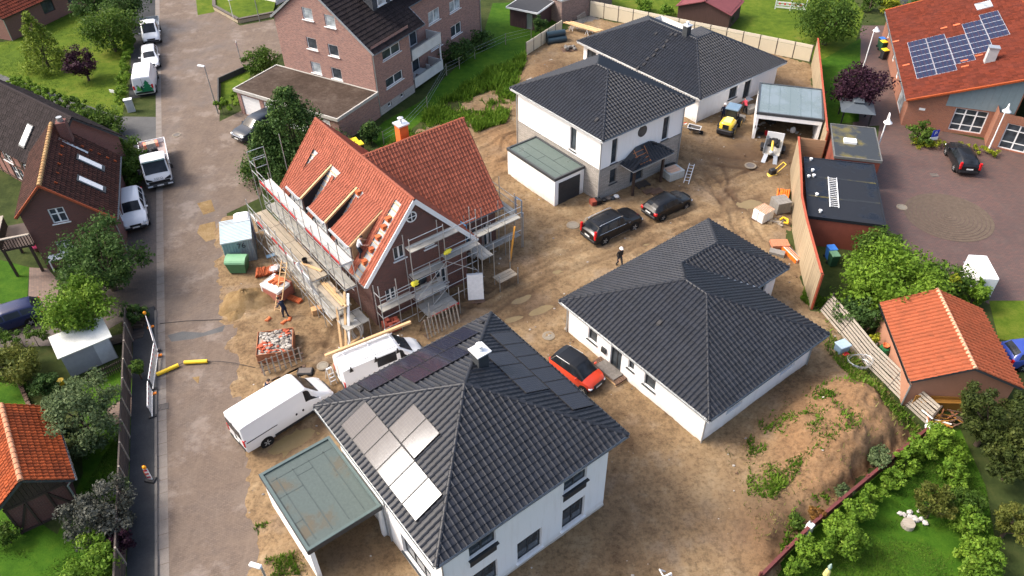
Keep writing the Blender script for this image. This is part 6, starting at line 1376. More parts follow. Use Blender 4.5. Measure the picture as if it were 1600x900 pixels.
def hedge(name, label, pts, w, h, m_, dens=220, leaf=.14, z0=0.0, cat='hedge'):
    P = np.array([G(*p) for p in pts]); o = P[0]; T = thing(name, label, cat, o)
    cs = []; rad = []
    for a, b in zip(P[:-1], P[1:]):
        L = np.linalg.norm(b-a); d = (b-a)/L; q = np.array([-d[1], d[0], 0]); k = int(L*6)+4
        for _ in range(k): cs.append(a-o + d*random.uniform(0,L) + q*random.uniform(-w/2,w/2)*.8 + np.array([0,0,random.uniform(.15,1)**.6*h*.92])); rad.append(random.uniform(.18,.3)*min(1, h+.3))
    tot = sum(np.linalg.norm(b-a) for a, b in zip(P[:-1], P[1:]))
    V_, F_, v_ = leaf_cloud(np.array(cs), np.array(rad), int(tot*dens*(w+h)), leaf); V_[:,2] = np.maximum(V_[:,2], .02); foliage('foliage', T, V_, F_, v_, m_)
    st = M()
    for a, b in zip(P[:-1], P[1:]):
        L = np.linalg.norm(b-a)
        for i in range(int(L/.8)+1): q = a-o+(b-a)*min(1,i*.8/L); st.tube((q[0],q[1],0), (q[0]+random.uniform(-.1,.1),q[1]+random.uniform(-.1,.1),h*.8), .025, 5, .012)
    part('stems', st, BARK, T); return T
def scatter(name, polys, n, size, m_, h=(.1,.3), excl=None):
    """grass and weeds nobody could count: upright blades over ground polygons given as bearings"""
    Vs = []; Fs = []; vv = []; b0 = 0
    for poly, frac in polys:
        P = np.array([G(*q)[:2] for q in poly]); lo, hi = P.min(0), P.max(0); k = int(n*frac); X = rng.uniform(lo[0], hi[0], k*3); Y = rng.uniform(lo[1], hi[1], k*3); ok = pip(X, Y, P); nz = vnoise(X, Y, .45, 21) + .5*vnoise(X, Y, 1.5, 22)
        ok &= nz > rng.random(len(X))*.7+.5; X, Y = X[ok][:k], Y[ok][:k]; k = len(X)
        a = rng.random(k)*6.283; hh = rng.uniform(h[0], h[1], k)*(.5+vnoise(X, Y, .7, 23)); w = size*(.6+.8*rng.random(k)); dx, dy = np.cos(a)*w/2, np.sin(a)*w/2; lx, ly = rng.normal(0, .35, k)*hh, rng.normal(0, .35, k)*hh; zb = ground_z(X, Y)
        V_ = np.stack([np.c_[X-dx, Y-dy, zb], np.c_[X+dx, Y+dy, zb], np.c_[X+dx*.4+lx, Y+dy*.4+ly, zb+hh], np.c_[X-dx*.4+lx, Y-dy*.4+ly, zb+hh]], 1).reshape(-1,3)
        Vs.append(V_); Fs.append(np.arange(k*4).reshape(k,4)+b0); b0 += k*4; vv.append(np.clip(.6*vnoise(X, Y, .9, 24)+.4*rng.random(k), 0, 1))
    o = foliage(name, None, np.vstack(Vs), np.vstack(Fs), np.concatenate(vv), m_, 'stuff'); return o
def ground_z(X, Y):
    i = np.clip(((Y-ys[0])/GX).astype(int), 0, len(ys)-1); j = np.clip(((X-xs[0])/GX).astype(int), 0, len(xs)-1)
    return np.where(pip(X, Y, SP), hgt[i, j]-.02, .012)

# top left garden
tree('conifer', 'bright green bushy conifer on the lawn by the corner brick house', 'tree', (62,72), 62, 2.6, 1.3, L_THUJA, 5200, .24, shape='cone', zr=3.0, kcl=170)
tree('plum_tree', 'small purple-leaved tree alone on the lawn', 'tree', (128,98), 58, 2.0, .75, L_PURP, 3600, .22, cl=.22)
tree('apple_tree', 'broad green garden tree beside the clipped hedge', 'tree', (168,42), 92, 2.8, .7, L_MID, 6500, .26)
tree('garden_tree', 'dark green tree at the top edge behind the broad tree', 'tree', (196,2), 70, 3.2, .8, L_DARK, 4500, .28)
tree('garden_tree', 'dark green tree at the top edge beside the corner brick house', 'tree', (140,2), 62, 3.0, .8, L_DARK, 3800, .28)
hedge('hedge', 'low clipped hedge between the lawn and the parked white vans', [(207,62),(200,110),(192,172)], 1.1, 1.4, L_LAUREL, 480)
hedge('shrub_border', 'shrub border along the path above the black-brown roof', [(20,130),(70,152),(118,176)], 1.9, 1.0, L_LAUREL, 330)
tree('shrub', 'large dark shrub at the street end of the path border', 'shrub', (148,195), 88, 1.4, .8, L_MID, 6000, .22)
tree('shrub', 'dark shrub filling the corner by the brick chimney', 'shrub', (122,205), 50, 1.3, .8, L_DARK, 2600, .22)
tree('shrub', 'tall shrub between the brown roof and the lorry', 'shrub', (192,240), 74, 1.8, 1.1, L_MID, 6000, .2)
tree('shrub', 'dark shrub by the lorry front wheel', 'shrub', (196,272), 62, 1.3, .9, L_MID, 3800, .2)
hedge('shrub_border', 'tall shrubs filling the strip between path, brown roof and lorry', [(104,172),(140,196),(172,222),(188,262)], 2.4, 2.0, L_MID, 330, .18)
tree('rowan_tree', 'big dark green tree in front of the old brick gable', 'tree', (155,402), 142, 3.0, .75, L_DARK, 12000, .21, cl=.2)
tree('maple_tree', 'light green tree by the dark blue car', 'tree', (118,485), 118, 2.8, .7, L_LIME, 8000, .2, cl=.24)
tree('shrub', 'round dark clipped shrub beside the street gutter', 'shrub', (209,488), 44, 1.0, .9, L_DARK, 2400, .16)
hedge('hedge', 'overgrown hedge between blue car drive and grey shed', [(-10,540),(40,545),(90,535)], 1.4, 1.5, L_MID, 200)
tree('shrub', 'yellowish spreading bush at the left edge', 'shrub', (22,570), 92, 1.5, .8, L_OLIVE, 5000, .2)
tree('shrub', 'dark leafy bush between yellowish bush and grey shed', 'shrub', (68,600), 46, 1.0, .8, L_DARK, 2200, .17)
tree('willow_tree', 'rounded grey-green tree over the picket fence', 'tree', (120,645), 136, 2.4, .85, L_GREY, 11500, .17, cl=.2)
tree('shrub', 'smoky grey-purple shrub by the board fence', 'shrub', (152,800), 116, 1.6, .8, L_SMOKE, 8500, .16, cl=.2)
tree('shrub', 'bright lime shrub at the bottom edge by the fence', 'shrub', (142,878), 92, 1.4, .7, L_LIME, 4200, .17, cl=.24)
tree('shrub', 'dark purple shrub squeezed between smoky and lime shrubs', 'shrub', (180,848), 60, 1.0, .8, L_PURP, 2600, .16)
tree('shrub', 'small round green bush under the timber shed eave', 'shrub', (6,835), 44, .8, .8, L_MID, 1800, .14)
tree('climbing_plant', 'climbing plant spilling over the fence end', 'plant', (212,572), 26, 1.3, 1.3, L_MID, 1100, .15)
tree('shrub', 'pale green shrub leaning on the board fence', 'shrub', (188,758), 30, 1.1, .9, L_GREY, 900, .15)
# centre top
tree('shrub', 'leafy bush beside the pink brick gable', 'shrub', (409,94), 60, 1.5, .9, L_MID, 3600, .22)
hedge('hedge', 'bright clipped hedge block by the white garage doors', [(350,180),(366,167),(386,156)], 2.6, 1.5, L_LAUREL, 420)
tree('yew_tree', 'tall dark conifer between the garages and scaffolded house', 'tree', (464,238), 152, 1.6, 1.0, L_YEW, 20000, .22, shape='cone', zr=3.6, kcl=420)
tree('yew_tree', 'lower dark conifer spreading beside the grey blue SUV', 'tree', (424,255), 104, 1.2, .85, L_YEW, 10000, .2, shape='cone', zr=2.4, kcl=240)
tree('shrub', 'fresh green shrub at the foot of the dark conifer', 'shrub', (398,262), 46, 1.2, 1.0, L_MID, 2400, .18)
tree('shrub', 'dark bush at the garage block corner', 'shrub', (578,205), 42, 1.2, 1.0, L_YEW, 2400, .2)
tree('shrub', 'dark evergreen under the far brick windows', 'shrub', (716,78), 56, 1.3, .8, L_YEW, 3200, .22); tree('shrub', 'dark evergreen at the far brick corner', 'shrub', (752,62), 44, 1.0, .7, L_DARK, 2000, .22)
tree('shrub', 'ivy-dark bush between the black shed and mottled annex', 'shrub', (845,40), 34, 1.4, 1.2, L_YEW, 2200, .2)
tree('shrub', 'bright green bush behind the cream fence near the annex', 'shrub', (1008,8), 34, .8, .7, L_LIME, 1300, .22); tree('shrub', 'bright green bush behind the cream fence beside the wine roof shed', 'shrub', (1042,16), 30, .8, .7, L_LIME, 1100, .22)
tree('shrub', 'grey-green shrub at the wine roof shed corner', 'shrub', (1136,30), 26, .8, .8, L_GREY, 900, .22)
tree('cherry_tree', 'large green garden tree beyond the end of the timber wall', 'tree', (1298,28), 112, 3.0, .75, L_MID, 9000, .26)
tree('copper_beech', 'dark purple tree over the path by the hall', 'tree', (1342,132), 96, 2.6, .7, L_PURP, 7500, .24)
tree('shrub', 'yellow-green shrub at the top edge near the hall path', 'shrub', (1392,6), 34, 1.2, .9, L_YEL, 1500, .24); tree('shrub', 'dark hedge shrub at the top edge near the hall path', 'shrub', (1362,2), 34, 1.2, .9, L_MID, 1500, .24); tree('shrub', 'green shrub behind the hall roof corner', 'shrub', (1430,8), 26, .9, .8, L_MID, 1000, .24)
tree('shrub', 'square clipped bush beside the parking sign', 'shrub', (1444,208), 46, .95, .8, L_MID, 3000, .17)
hedge('shrub_border', 'low yellow-green shrub strip behind the black car', [(1425,228),(1470,232),(1508,236),(1565,245)], 1.2, .6, L_YEL, 230, .15)
tree('hazel_bush', 'huge leafy bush between the timber wall and the white box trailer', 'tree', (1394,438), 176, 2.1, .75, L_LAUREL, 17000, .23, cl=.2)
tree('hazel_bush', 'leafy bush growing against the black-roofed garages', 'tree', (1372,385), 84, 1.9, .8, L_MID, 5200, .21); tree('shrub', 'leafy bush beside the white box trailer', 'shrub', (1480,438), 80, 1.6, .8, L_MID, 4600, .2)
tree('shrub', 'leafy bush reaching over the front of the white box trailer', 'shrub', (1525,455), 46, 1.4, .9, L_LAUREL, 2400, .19); tree('shrub', 'dark bush at the rail fence end', 'shrub', (1340,492), 70, 1.2, .8, L_DARK, 3800, .18); tree('shrub', 'yellow sapling among the leafy bushes', 'shrub', (1493,438), 20, 2.2, 1.0, L_YEL, 500, .18)
tree('shrub', 'small yellow-leaved shrub between fence and salmon wall', 'shrub', (1365,530), 22, 1.0, 1.0, L_YEL, 700, .15)
tree('juniper', 'large dark juniper in front of the orange-roofed garage', 'tree', (1550,655), 122, 2.3, 1.0, L_JUN, 15000, .16, cl=.16); tree('juniper', 'dark juniper mass at the right edge', 'tree', (1592,715), 96, 2.0, .9, L_JUN, 9000, .16, cl=.17)
tree('shrub', 'olive shrub at the right edge below the junipers', 'shrub', (1584,812), 72, 1.6, .9, L_OLIVE, 4800, .15, cl=.2)
tree('weeping_willow', 'small weeping tree standing on the bottom right lawn', 'tree', (1462,783), 72, 1.5, .7, L_OLIVE, 5200, .13, cl=.2, up=-.2)
tree('shrub', 'grey-green round willow bush on the spoil mound', 'shrub', (1370,714), 46, .9, .8, L_GREY, 2600, .13); tree('shrub', 'rusty orange shrub by the white fence post', 'shrub', (1276,800), 28, .8, 1.1, L_RUST, 1300, .12)
tree('shrub', 'green bush on the mound beside the red fence', 'shrub', (1318,765), 30, .7, .8, L_GREY, 1100, .13); tree('shrub', 'wild green plant clump left of the rusty shrub', 'shrub', (1245,815), 34, .6, .8, L_MID, 1100, .13)
LH = [((1470,684),44,'laurel bush at the top corner of the lawn'), ((1442,700),34,'laurel bush just below the lawn top corner'), ((1415,722),34,'laurel bush on the fence side, third from the top corner'), ((1394,748),28,'small laurel bush opposite the round willow bush'), ((1368,772),24,'yellowish laurel bush in the gap of the fence-side row'), ((1345,798),40,'big laurel bush middle of the fence-side row'), ((1312,822),38,'laurel bush below the rusty shrub'), ((1325,845),52,'spreading laurel at the lower lawn edge'), ((1268,858),38,'laurel bush right beside the red fence post'), ((1240,888),24,'smallest laurel at the bottom edge of the fence row'),
      ((1492,708),34,'laurel bush heading the right-hand row'), ((1494,740),34,'laurel bush second in the right-hand row'), ((1512,785),46,'darker laurel beside the weeping tree'), ((1518,820),42,'laurel bush right of the white stones'), ((1530,858),46,'bright laurel in the right-hand row near the bottom'), ((1540,892),46,'laurel bush cut by the bottom edge, right-hand row')]
for i, (px, w, lb) in enumerate(LH):
    tree('laurel_bush', lb, 'shrub', px, w*1.42, .8 if w < 36 else 1.0, 1.0, [L_LAUREL, L_LIME][i % 2] if 'dark' not in lb else L_MID, int(62*w), .17, group='laurel bushes around the lawn', cl=.24)
# weeds, long grass and mown grass relief
scatter('weeds', [([(600,235),(690,160),(770,105),(822,90),(806,150),(790,195),(730,215),(640,245)], .6), ([(1165,690),(1230,650),(1285,610),(1300,650),(1235,760),(1205,790),(1165,780)], .22), ([(1180,650),(1340,590),(1330,700),(1200,760)], .1), ([(1290,500),(1350,580),(1440,680),(1405,690),(1330,610),(1285,540)], .16), ([(398,820),(440,815),(470,900),(400,905)], .12), ([(1260,440),(1300,480),(1280,490),(1250,470)], .04), ([(1235,800),(1300,765),(1290,800),(1215,870)], .06)], 30000, .1, L_LIME, (.06,.26))
scatter('tall_weeds', [([(600,235),(690,160),(770,105),(822,90),(806,150),(790,195),(730,215),(640,245)], 1)], 20000, .14, L_LIME, (.25,.7))
scatter('dry_grass', [([(620,235),(760,130),(820,95),(800,190),(720,225)], .6), ([(400,830),(470,830),(480,900),(400,905)], .1), ([(1290,500),(1440,680),(1400,700),(1280,540)], .2), ([(1130,700),(1400,640),(1380,740),(1180,860)], .1)], 9000, .05, DRYG, (.08,.35))
scatter('lawn_blades', [([(1190,905),(1300,800),(1445,680),(1500,670),(1540,760),(1565,905)], .45), ([(0,845),(90,830),(207,640),(207,905),(0,905)], .3), ([(0,132),(0,66),(122,15),(205,60),(180,183)], .25)], 70000, .035, GRASSM, (.03,.09))
# ------------------------------------------------------------------ fences and walls
CREAM = mat('cream_panel', (.55,.49,.36), .7, .08, 1.0); POSTD = mat('fence_post', (.09,.075,.065), .6, .2); REDCAP = mat('red_cap', (.32,.07,.035), .6, .2)
CREAM2 = mat('cream_top_strip', (.6,.54,.42), .7, .08, 1.0)
def panel_fence(name, label, a, b, n, h):
    T = thing(name, label, 'fence', a); d = (b-a)/n; L = np.linalg.norm(d); e = d/L; q = np.array([-e[1], e[0], 0])
    pm = M().bar((0,0,h*.42), tuple(e*(L-.1)), .05, 1e-3) ; pm = M()
    for z0, z1, t in ((.05, h*.8, .05),): pm.add([tuple(e*x+q*y+np.array([0,0,z])) for x in (.05, L-.05) for y in (-t/2, t/2) for z in (z0, z1)], [(0,1,3,2),(4,6,7,5),(0,4,5,1),(2,3,7,6),(1,5,7,3),(0,2,6,4)])
    tm = M(); tm.add([tuple(e*x+q*y+np.array([0,0,z])) for x in (.05, L-.05) for y in (-.03, .03) for z in (h*.82, h)], [(0,1,3,2),(4,6,7,5),(0,4,5,1),(2,3,7,6),(1,5,7,3),(0,2,6,4)])
    po = M().bar((0,0,0), (0,0,h+.04), .09, .09); A, B, C_ = pm.mesh('panel', CREAM), tm.mesh('top_strip', CREAM2), po.mesh('post', POSTD)
    for i in range(n+1):
        if i < n: x = link('panel', A, T); x.location = d*i; y = link('top_strip', B, x)
        z = link('post', C_, T); z.location = d*i
    return T
panel_fence('panel_fence', 'long cream panel fence with dark posts along the back of the site', G(921,25), G(1265,97), 14, 1.85)
panel_fence('panel_fence', 'short cream panel fence beside the grass left of the orange planks', G(822,87), G(878,51), 5, 1.5)
def board_wall(name, label, tops, h, wood=TIMB_PALE, bw=.15, pan=2.4, cap=REDCAP):
    P = [np.array(G(p[0], p[1], h)) for p in tops]; o = np.array([P[0][0], P[0][1], 0]); T = thing(name, label, 'wall', o)
    for a, b in zip(P[:-1], P[1:]):
        a = a-o; b = b-o; a[2] = b[2] = 0; L = np.linalg.norm(b-a); e = (b-a)/L; q = np.array([-e[1], e[0], 0]); k = max(1, round(L/pan)); w = L/k
        for i in range(k):
            m = M(); nb = int(w/bw); s = (w-.03)/nb
            for j in range(nb):
                x0 = i*w + j*s; t = random.uniform(-.006,.006); m.bar(tuple(a+e*(x0+s/2)+q*t), tuple(a+e*(x0+s/2)+q*t+np.array([0,0,h])), s-.012, .04, up=tuple(q))
            part('panel', m, wood, T)
        part('cap', M().bar(tuple(a+(0,0,h+.02)), tuple(b+np.array([0,0,h+.02])), .16, .05), cap, T)
        for i in range(k+1): part('post', M().bar(tuple(a+e*(i*w-.01)+q*.09), tuple(a+e*(i*w-.01)+q*.09+np.array([0,0,h-.05])), .12, .12), cap, T)
    return T
board_wall('timber_wall', 'tall pale timber noise wall beside the black-roofed garages', [(1248,214),(1251.5,262),(1253,307),(1261,344),(1284,427)], 3.2)
board_wall('timber_wall', 'tall pale timber noise wall running from the carport to the cream fence', [(1278,60),(1293,205)], 2.9)
pa, pb = G(1248,215,3.1), G(1291,220,3.1); T = thing('plank_screen', 'reddish horizontal plank screen joining the timber wall to the carport', 'fence', (pa[0], pa[1], 0), heading(pa, pb)); Lp = float(np.linalg.norm(pb-pa))
WARM = wood_mat('reddish_planks', (.45,.25,.13), .7, .25, (.5,8,8))
for i in range(9): part('plank', M().box(.02, Lp, -.02+.006*(i%2), .03, .1+i*.335, .1+i*.335+.325), WARM, T)
for x in (.05, Lp/2, Lp-.05): part('post', M().box(x-.05,x+.05,.03,.13,0,3.05), TIMBER, T)
# old slat fence
SLp = [(1281,486),(1312,522),(1347,566),(1387,606),(1416,636),(1447,664)]
o = G(*SLp[0]); T = thing('slat_fence', 'weathered grey slat fence leaning beside the salmon garage', 'fence', o)
for a, b in zip(SLp[:-1], SLp[1:]):
    A = G(*a)-o; B = G(*b)-o; e = (B-A)/np.linalg.norm(B-A); q = np.array([e[1],-e[0],0]); lean = np.array([-q[0]*.45,-q[1]*.45,1.0])*1.0
    if lean @ np.array([1,0,0]) < 0: lean[:2] *= -1
    for k in range(7):
        z = .12+k*.19; j = random.uniform(-.02,.02); part('slat', M().bar(tuple(A+e*.02+lean*z), tuple(B-e*.02+lean*(z+j)), .035, .15, up=tuple(lean)), TIMB_GREY, T)
    part('post', M().bar(tuple(A-q*.05), tuple(A-q*.05+lean*1.45), .1, .1), TIMB_OLD, T)
part('post', M().bar(tuple(B), tuple(B+lean*1.4), .1, .1), TIMB_OLD, T)
# dark red garden fence
RF = [(1185,912),(1262,834),(1350,760),(1442,684)]; o = G(*RF[0]); REDW = wood_mat('dark_red_boards_fence', (.13,.028,.025), .7, .25, (1,8,8))
T = thing('board_fence', 'low dark red board fence between spoil mound and lawn', 'fence', o)
for a, b in zip(RF[:-1], RF[1:]):
    A = G(*a)-o; B = G(*b)-o; L = np.linalg.norm(B-A); k = int(L/2); 
    for i in range(k):
        p0, p1_ = A+(B-A)*i/k, A+(B-A)*(i+1)/k
        for z in (.1,.36,.62): part('board', M().bar(tuple(p0+np.array([0,0,z+.1])), tuple(p1_*.995+p0*.005+np.array([0,0,z+.1])), .035, .23), REDW, T)
        part('rail', M().bar(tuple(p0+np.array([0,0,.92])), tuple(p1_+np.array([0,0,.92])), .16, .05), REDW, T); part('post', M().bar(tuple(p0+(-.05,.05,0)), tuple(p0+np.array([-.05,.05,1.0])), .1, .1), REDW, T)
solo('fence_post', M().bbox(-.17,.17,-.17,.17,0,1.0,.03), PVC, 'white masonry post in the dark red fence under the rusty shrub', 'post', G(1260,836), .7)
# street-side board fence
T = thing('board_fence', 'dark board fence with pale posts along the street pavement', 'fence', ST(-4, -1.56), math.atan2(SD[1], SD[0]))
for i in range(14):
    x = i*1.72
    for k in range(9): part('board', M().box(x+.04, x+1.68, -.02+.008*(k%2), .02+.008*(k%2), .1+k*.17, .1+k*.17+.155), TIMB_OLD, T)
    part('post', M().bar((x,-.03,0),(x,-.03,1.72),.09,.09), TIMB_GREY, T); part('rail', M().box(x+.03,x+1.69,-.04,.05,1.63,1.68), TIMB_OLD, T)
a, b = G(140,603), G(207,572); T = thing('picket_fence', 'dark picket fence beside the small grey shed', 'fence', a, heading(a, b)); Lp = float(np.linalg.norm(b-a))
for i in range(int(Lp/.13)):
    m = M(); x = i*.13; h = random.uniform(.85,.95); m.add([(x,0,.04),(x+.08,0,.04),(x+.08,0,h-.06),(x+.04,0,h),(x,0,h-.06),(x,.025,.04),(x+.08,.025,.04),(x+.08,.025,h-.06),(x+.04,.025,h),(x,.025,h-.06)], [(0,1,2,3,4),(9,8,7,6,5),(0,5,6,1),(1,6,7,2),(2,7,8,3),(3,8,9,4),(4,9,5,0)]); part('picket', m, TIMB_OLD, T)
for z in (.25,.7): part('rail', M().box(0,Lp,.026,.07,z,z+.07), TIMB_OLD, T)
# raised-lawn retaining wall
WLp = [(334,-30),(336,15),(374,36),(430,25)]; o = G(*WLp[0]); T = thing('retaining_wall', 'low stone retaining wall with dark coping round the raised corner lawn', 'wall', o); WS = brick_mat('pale_wall_stone', (.48,.4,.27), (.4,.34,.24), (.3,.26,.2), .5, .22)
for a, b in zip(WLp[:-1], WLp[1:]):
    A = G(*a)-o; B = G(*b)-o; L = np.linalg.norm(B-A); k = int(L/.6)
    for i in range(k): p0, p1_ = A+(B-A)*(i/k), A+(B-A)*((i+.985)/k); part('stone', M().bar(tuple(p0+np.array([0,0,.22])), tuple(p1_+np.array([0,0,.22])), .3+random.uniform(0,.02), .44), WS, T)
    part('coping', M().bar(tuple(A+np.array([0,0,.5])), tuple(B+np.array([0,0,.5])), .4, .12), POSTD, T)
BWp = [(343,168),(343,130),(392,108)]; o = G(*BWp[0]); T = thing('garden_wall', 'black low wall enclosing the small lawn by the garages', 'wall', o)
for a, b in zip(BWp[:-1], BWp[1:]):
    A = G(*a)-o; B = G(*b)-o; L = np.linalg.norm(B-A); k = int(L/1.0)
    for i in range(k): p0, p1_ = A+(B-A)*(i/k), A+(B-A)*((i+.98)/k); part('palisade', M().bar(tuple(p0+np.array([0,0,.3])), tuple(p1_+np.array([0,0,.3])), .12, .6), mat('black_stone', (.05,.05,.05), .8) if i == 0 and a == BWp[0] else bpy.data.materials['black_stone'], T)
T = thing('wire_fence', 'thin wire fence on stakes through the grass behind the apartments', 'fence', G(660,190)); o = G(660,190)
FP = [(600,225),(635,205),(668,170),(698,118),(718,108),(742,92),(790,70),(830,60)]; pv = None
for px in FP:
    q = G(*px)-o; part('stake', M().tube(tuple(q), tuple(q+np.array([0,0,1.3])), .035, 6), TIMB_GREY, T)
    if pv is not None:
        for z in (.5,.9,1.25): part('wire', M().tube(tuple(pv+np.array([0,0,z])), tuple(q+np.array([0,0,z])), .006, 3, caps=False), GALV, T)
    pv = q
T = thing('play_fence', 'white garden barrier with red dots at the top edge', 'fence', G(1210,14), pxyaw((1210,14),(1252,18)))
for z in (.2,.5,.8): part('rail', M().box(0,3.6,-.02,.02,z,z+.16), PVC, T)
for x in (.05,1.8,3.55): part('post', M().box(x-.05,x+.05,-.05,.05,0,1.6), PVC, T)
RDOT = mat('red_white_red', (.55,.02,.03), .5)
for i in range(5): part('dot', M().lathe([(.12,0),(.12,.02)], 12, (.5+i*.6,-.04,.72), 'y'), RDOT, T)

# ------------------------------------------------------------------ street furniture
def curved_lamp(label, base, top_px):
    b = G(*base); h = 4.3; hd = G(top_px[0], top_px[1], h-.35); dv = hd-b; dv[2] = 0; L = np.linalg.norm(dv); e = dv/L if L > .1 else np.array([1.0,0,0]); L = min(max(L, .6), 1.0)
    T = thing('street_lamp', label, 'street lamp', b, math.atan2(e[1], e[0]), 'white curved lamps around the hall court')
    part('pole', M().tube((0,0,0),(0,0,1.0),.08,10,.07).tube((0,0,1.0),(0,0,h-.3),.055,10,.05), STEEL_W, T, smooth=50)
    part('arm', M().path([(0,0,h-.3),(.03,0,h-.05),(.14,0,h+.14),(L*.5,0,h+.22),(L*.86,0,h+.14),(L,0,h-.05)], .045, 8), STEEL_W, T, smooth=50)
    part('lamp_shade', M().lathe([(.07,.12),(.12,.05),(.17,-.05),(.34,-.18),(.36,-.22),(.1,-.24)], 16, (L,0,h-.1)), STEEL_W, T, smooth=50)
curved_lamp('white curved lamp standing at the purple tree by the hall path', (1347,111), (1374,44))
curved_lamp('white curved lamp at the corner of the mossy garage roof', (1366,247), (1387,211))
curved_lamp('white curved lamp in the yellow shrubs before the hall window', (1545,233), (1573,173))
b = G(341,178); T = thing('street_lamp', 'slim grey street lamp leaning over the junction beside the clipped hedge', 'street lamp', b, math.pi-.35); part('pole', M().tube((0,0,0),(0,0,4.9),.07,8,.04), GALV, T, smooth=50); part('lamp_head', M().bbox(0,.75,-.11,.11,4.88,5.0,.03), STEEL_W, T)
b = G(384,880,6.0); T = thing('street_lamp', 'street lamp whose white head pokes in at the bottom edge', 'street lamp', (b[0]+.7,b[1]-.2,0), math.pi-.3); part('pole', M().tube((0,0,0),(0,0,6.0),.08,8,.05), GALV, T, smooth=50); part('lamp_head', M().bbox(0,.55,-.1,.1,5.97,6.08,.03), STEEL_W, T)
b = G(406,34); T = thing('lamp_post', 'thin grey post standing before the raised corner lawn', 'post', b); part('pole', M().tube((0,0,0),(0,0,4.5),.06,8,.04), GALV, T)
b = G(378,101); T = thing('road_sign', 'no-stopping sign above a white panel on a thin post', 'sign', b, R(-75)); part('post', M().tube((0,0,0),(0,0,2.6),.035,8), GALV, T)
part('sign_panel', M().box(-.28,.28,-.03,-.01,1.35,2.6), PVC, T); SB = mat('sign_blue', (.03,.05,.35), .4); SR = mat('sign_red', (.5,.02,.04), .4); SP_ = mat('sign_white', (.75,.75,.75), .4)
part('sign_ring', M().lathe([(.23,0),(.23,.012)], 24, (0,-.045,2.3), 'y'), SR, T); part('sign_disc', M().lathe([(.185,0),(.185,.012)], 24, (0,-.055,2.3), 'y'), SB, T); part('sign_bar', M().bar((-.14,-.062,2.44),(.14,-.062,2.16),.05,.008,up=(0,1,0)).bar((-.14,-.062,2.16),(.14,-.062,2.44),.05,.008,up=(0,1,0)), SR, T)
b = G(1454,228); T = thing('parking_sign', 'blue P parking sign with white plate by the clipped bush', 'sign', b, R(12)); part('post', M().tube((0,0,0),(0,0,1.55),.04,8), GALV, T)
part('sign_panel', M().box(-.32,.32,-.05,-.02,.95,1.6), SB, T); t = link('lettering', text_mesh('P', .5, SP_), T); t.matrix_local = Matrix(((1,0,0,0),(0,0,-1,-.055),(0,1,0,1.28),(0,0,0,1)))
part('plate', M().box(-.4,.4,-.06,-.03,.62,.92), PVC, T)
b = G(366,34); T = thing('signpost', 'pale two-armed signpost on the raised corner lawn', 'sign', (b[0],b[1],.35)); part('post', M().tube((0,0,0),(0,0,2.4),.035,8), PVC, T); part('arm', M().bar((0,0,2.3),(.75,.1,2.4),.03,.2), PVC, T); part('arm', M().bar((0,0,2.25),(-.4,.5,2.45),.03,.2), PVC, T)
b = G(206,174); T = thing('electricity_cabinet', 'pale grey electricity cabinet at the end of the clipped hedge', 'cabinet', b, R(20)); part('housing', M().bbox(-.35,.35,-.2,.2,0,1.25,.02), mat('cabinet_grey', (.5,.51,.5), .6), T); part('lid', M().bbox(-.4,.4,-.24,.24,1.25,1.34,.02), PVC, T)
b = G(180,150); T = thing('info_board', 'small white board on the lawn beside the clipped hedge', 'sign', b, R(-20)); part('board', M().box(-.5,.5,-.03,.03,.35,.65), PVC, T); part('post', M().tube((-.3,.04,0),(-.3,.04,.6),.03,6), GALV, T); part('post', M().tube((.3,.04,0),(.3,.04,.6),.03,6), GALV, T)
IRON = mat('cast_iron', (.12,.105,.095), .6, .3, 6, .3); RING = mat('concrete_ring', (.2,.17,.13), .85, .25, 3)
def manhole(lb, px, r, z=.03, inner=IRON):
    q = G(*px); zz = max(z, float(ground_z(np.array([q[0]]), np.array([q[1]]))[0])+.012); T = thing('manhole_cover', lb, 'manhole cover', (q[0],q[1],zz)); part('ring', M().lathe([(r*.7,-.05),(r*.72,.02),(r,.015),(r*1.02,-.05)], 24), RING, T, smooth=40); part('lid', M().lathe([(r*.68,-.05),(r*.68,.012),(r*.1,.016)], 24), inner, T); return T
LIDC = mat('pale_lid', (.2,.18,.145), .8, .2, 4)
manhole('round manhole cover in the street above the lorry', (276,211), .42); manhole('concrete-ringed manhole left of the black SUV', (895,354), .5, inner=LIDC); manhole('manhole ring almost hidden behind the black SUV', (922,345), .45, inner=LIDC)
manhole('pale manhole cover near the bungalow corner', (857,527), .42, inner=LIDC); manhole('manhole cover between the rubble crate and racked van', (505,575), .38, inner=LIDC); manhole('muddy manhole ring in front of the machine trailer', (1172,262), .5); manhole('muddy manhole ring touching the trailer ramp', (1184,252), .45); manhole('pale manhole cover in the red paving near the black roof', (1409,324), .42, .03, LIDC)
for lb, px, a in (('iron drain grate in the gutter by the yellow tubes', (255,636), .34), ('small iron drain grate in the red paving behind the black car', (1460,274), 0)):
    q = G(*px); T = thing('drain_grate', lb, 'drain', (q[0],q[1],.035), a); part('frame', M().box(-.3,.3,-.25,-.2,-.03,.01).box(-.3,.3,.2,.25,-.03,.01).box(-.3,-.25,-.2,.2,-.03,.01).box(.25,.3,-.2,.2,-.03,.01), IRON, T)
    for i in range(6): part('bar', M().box(-.22+i*.08,-.18+i*.08,-.2,.2,-.03,.006), IRON, T)
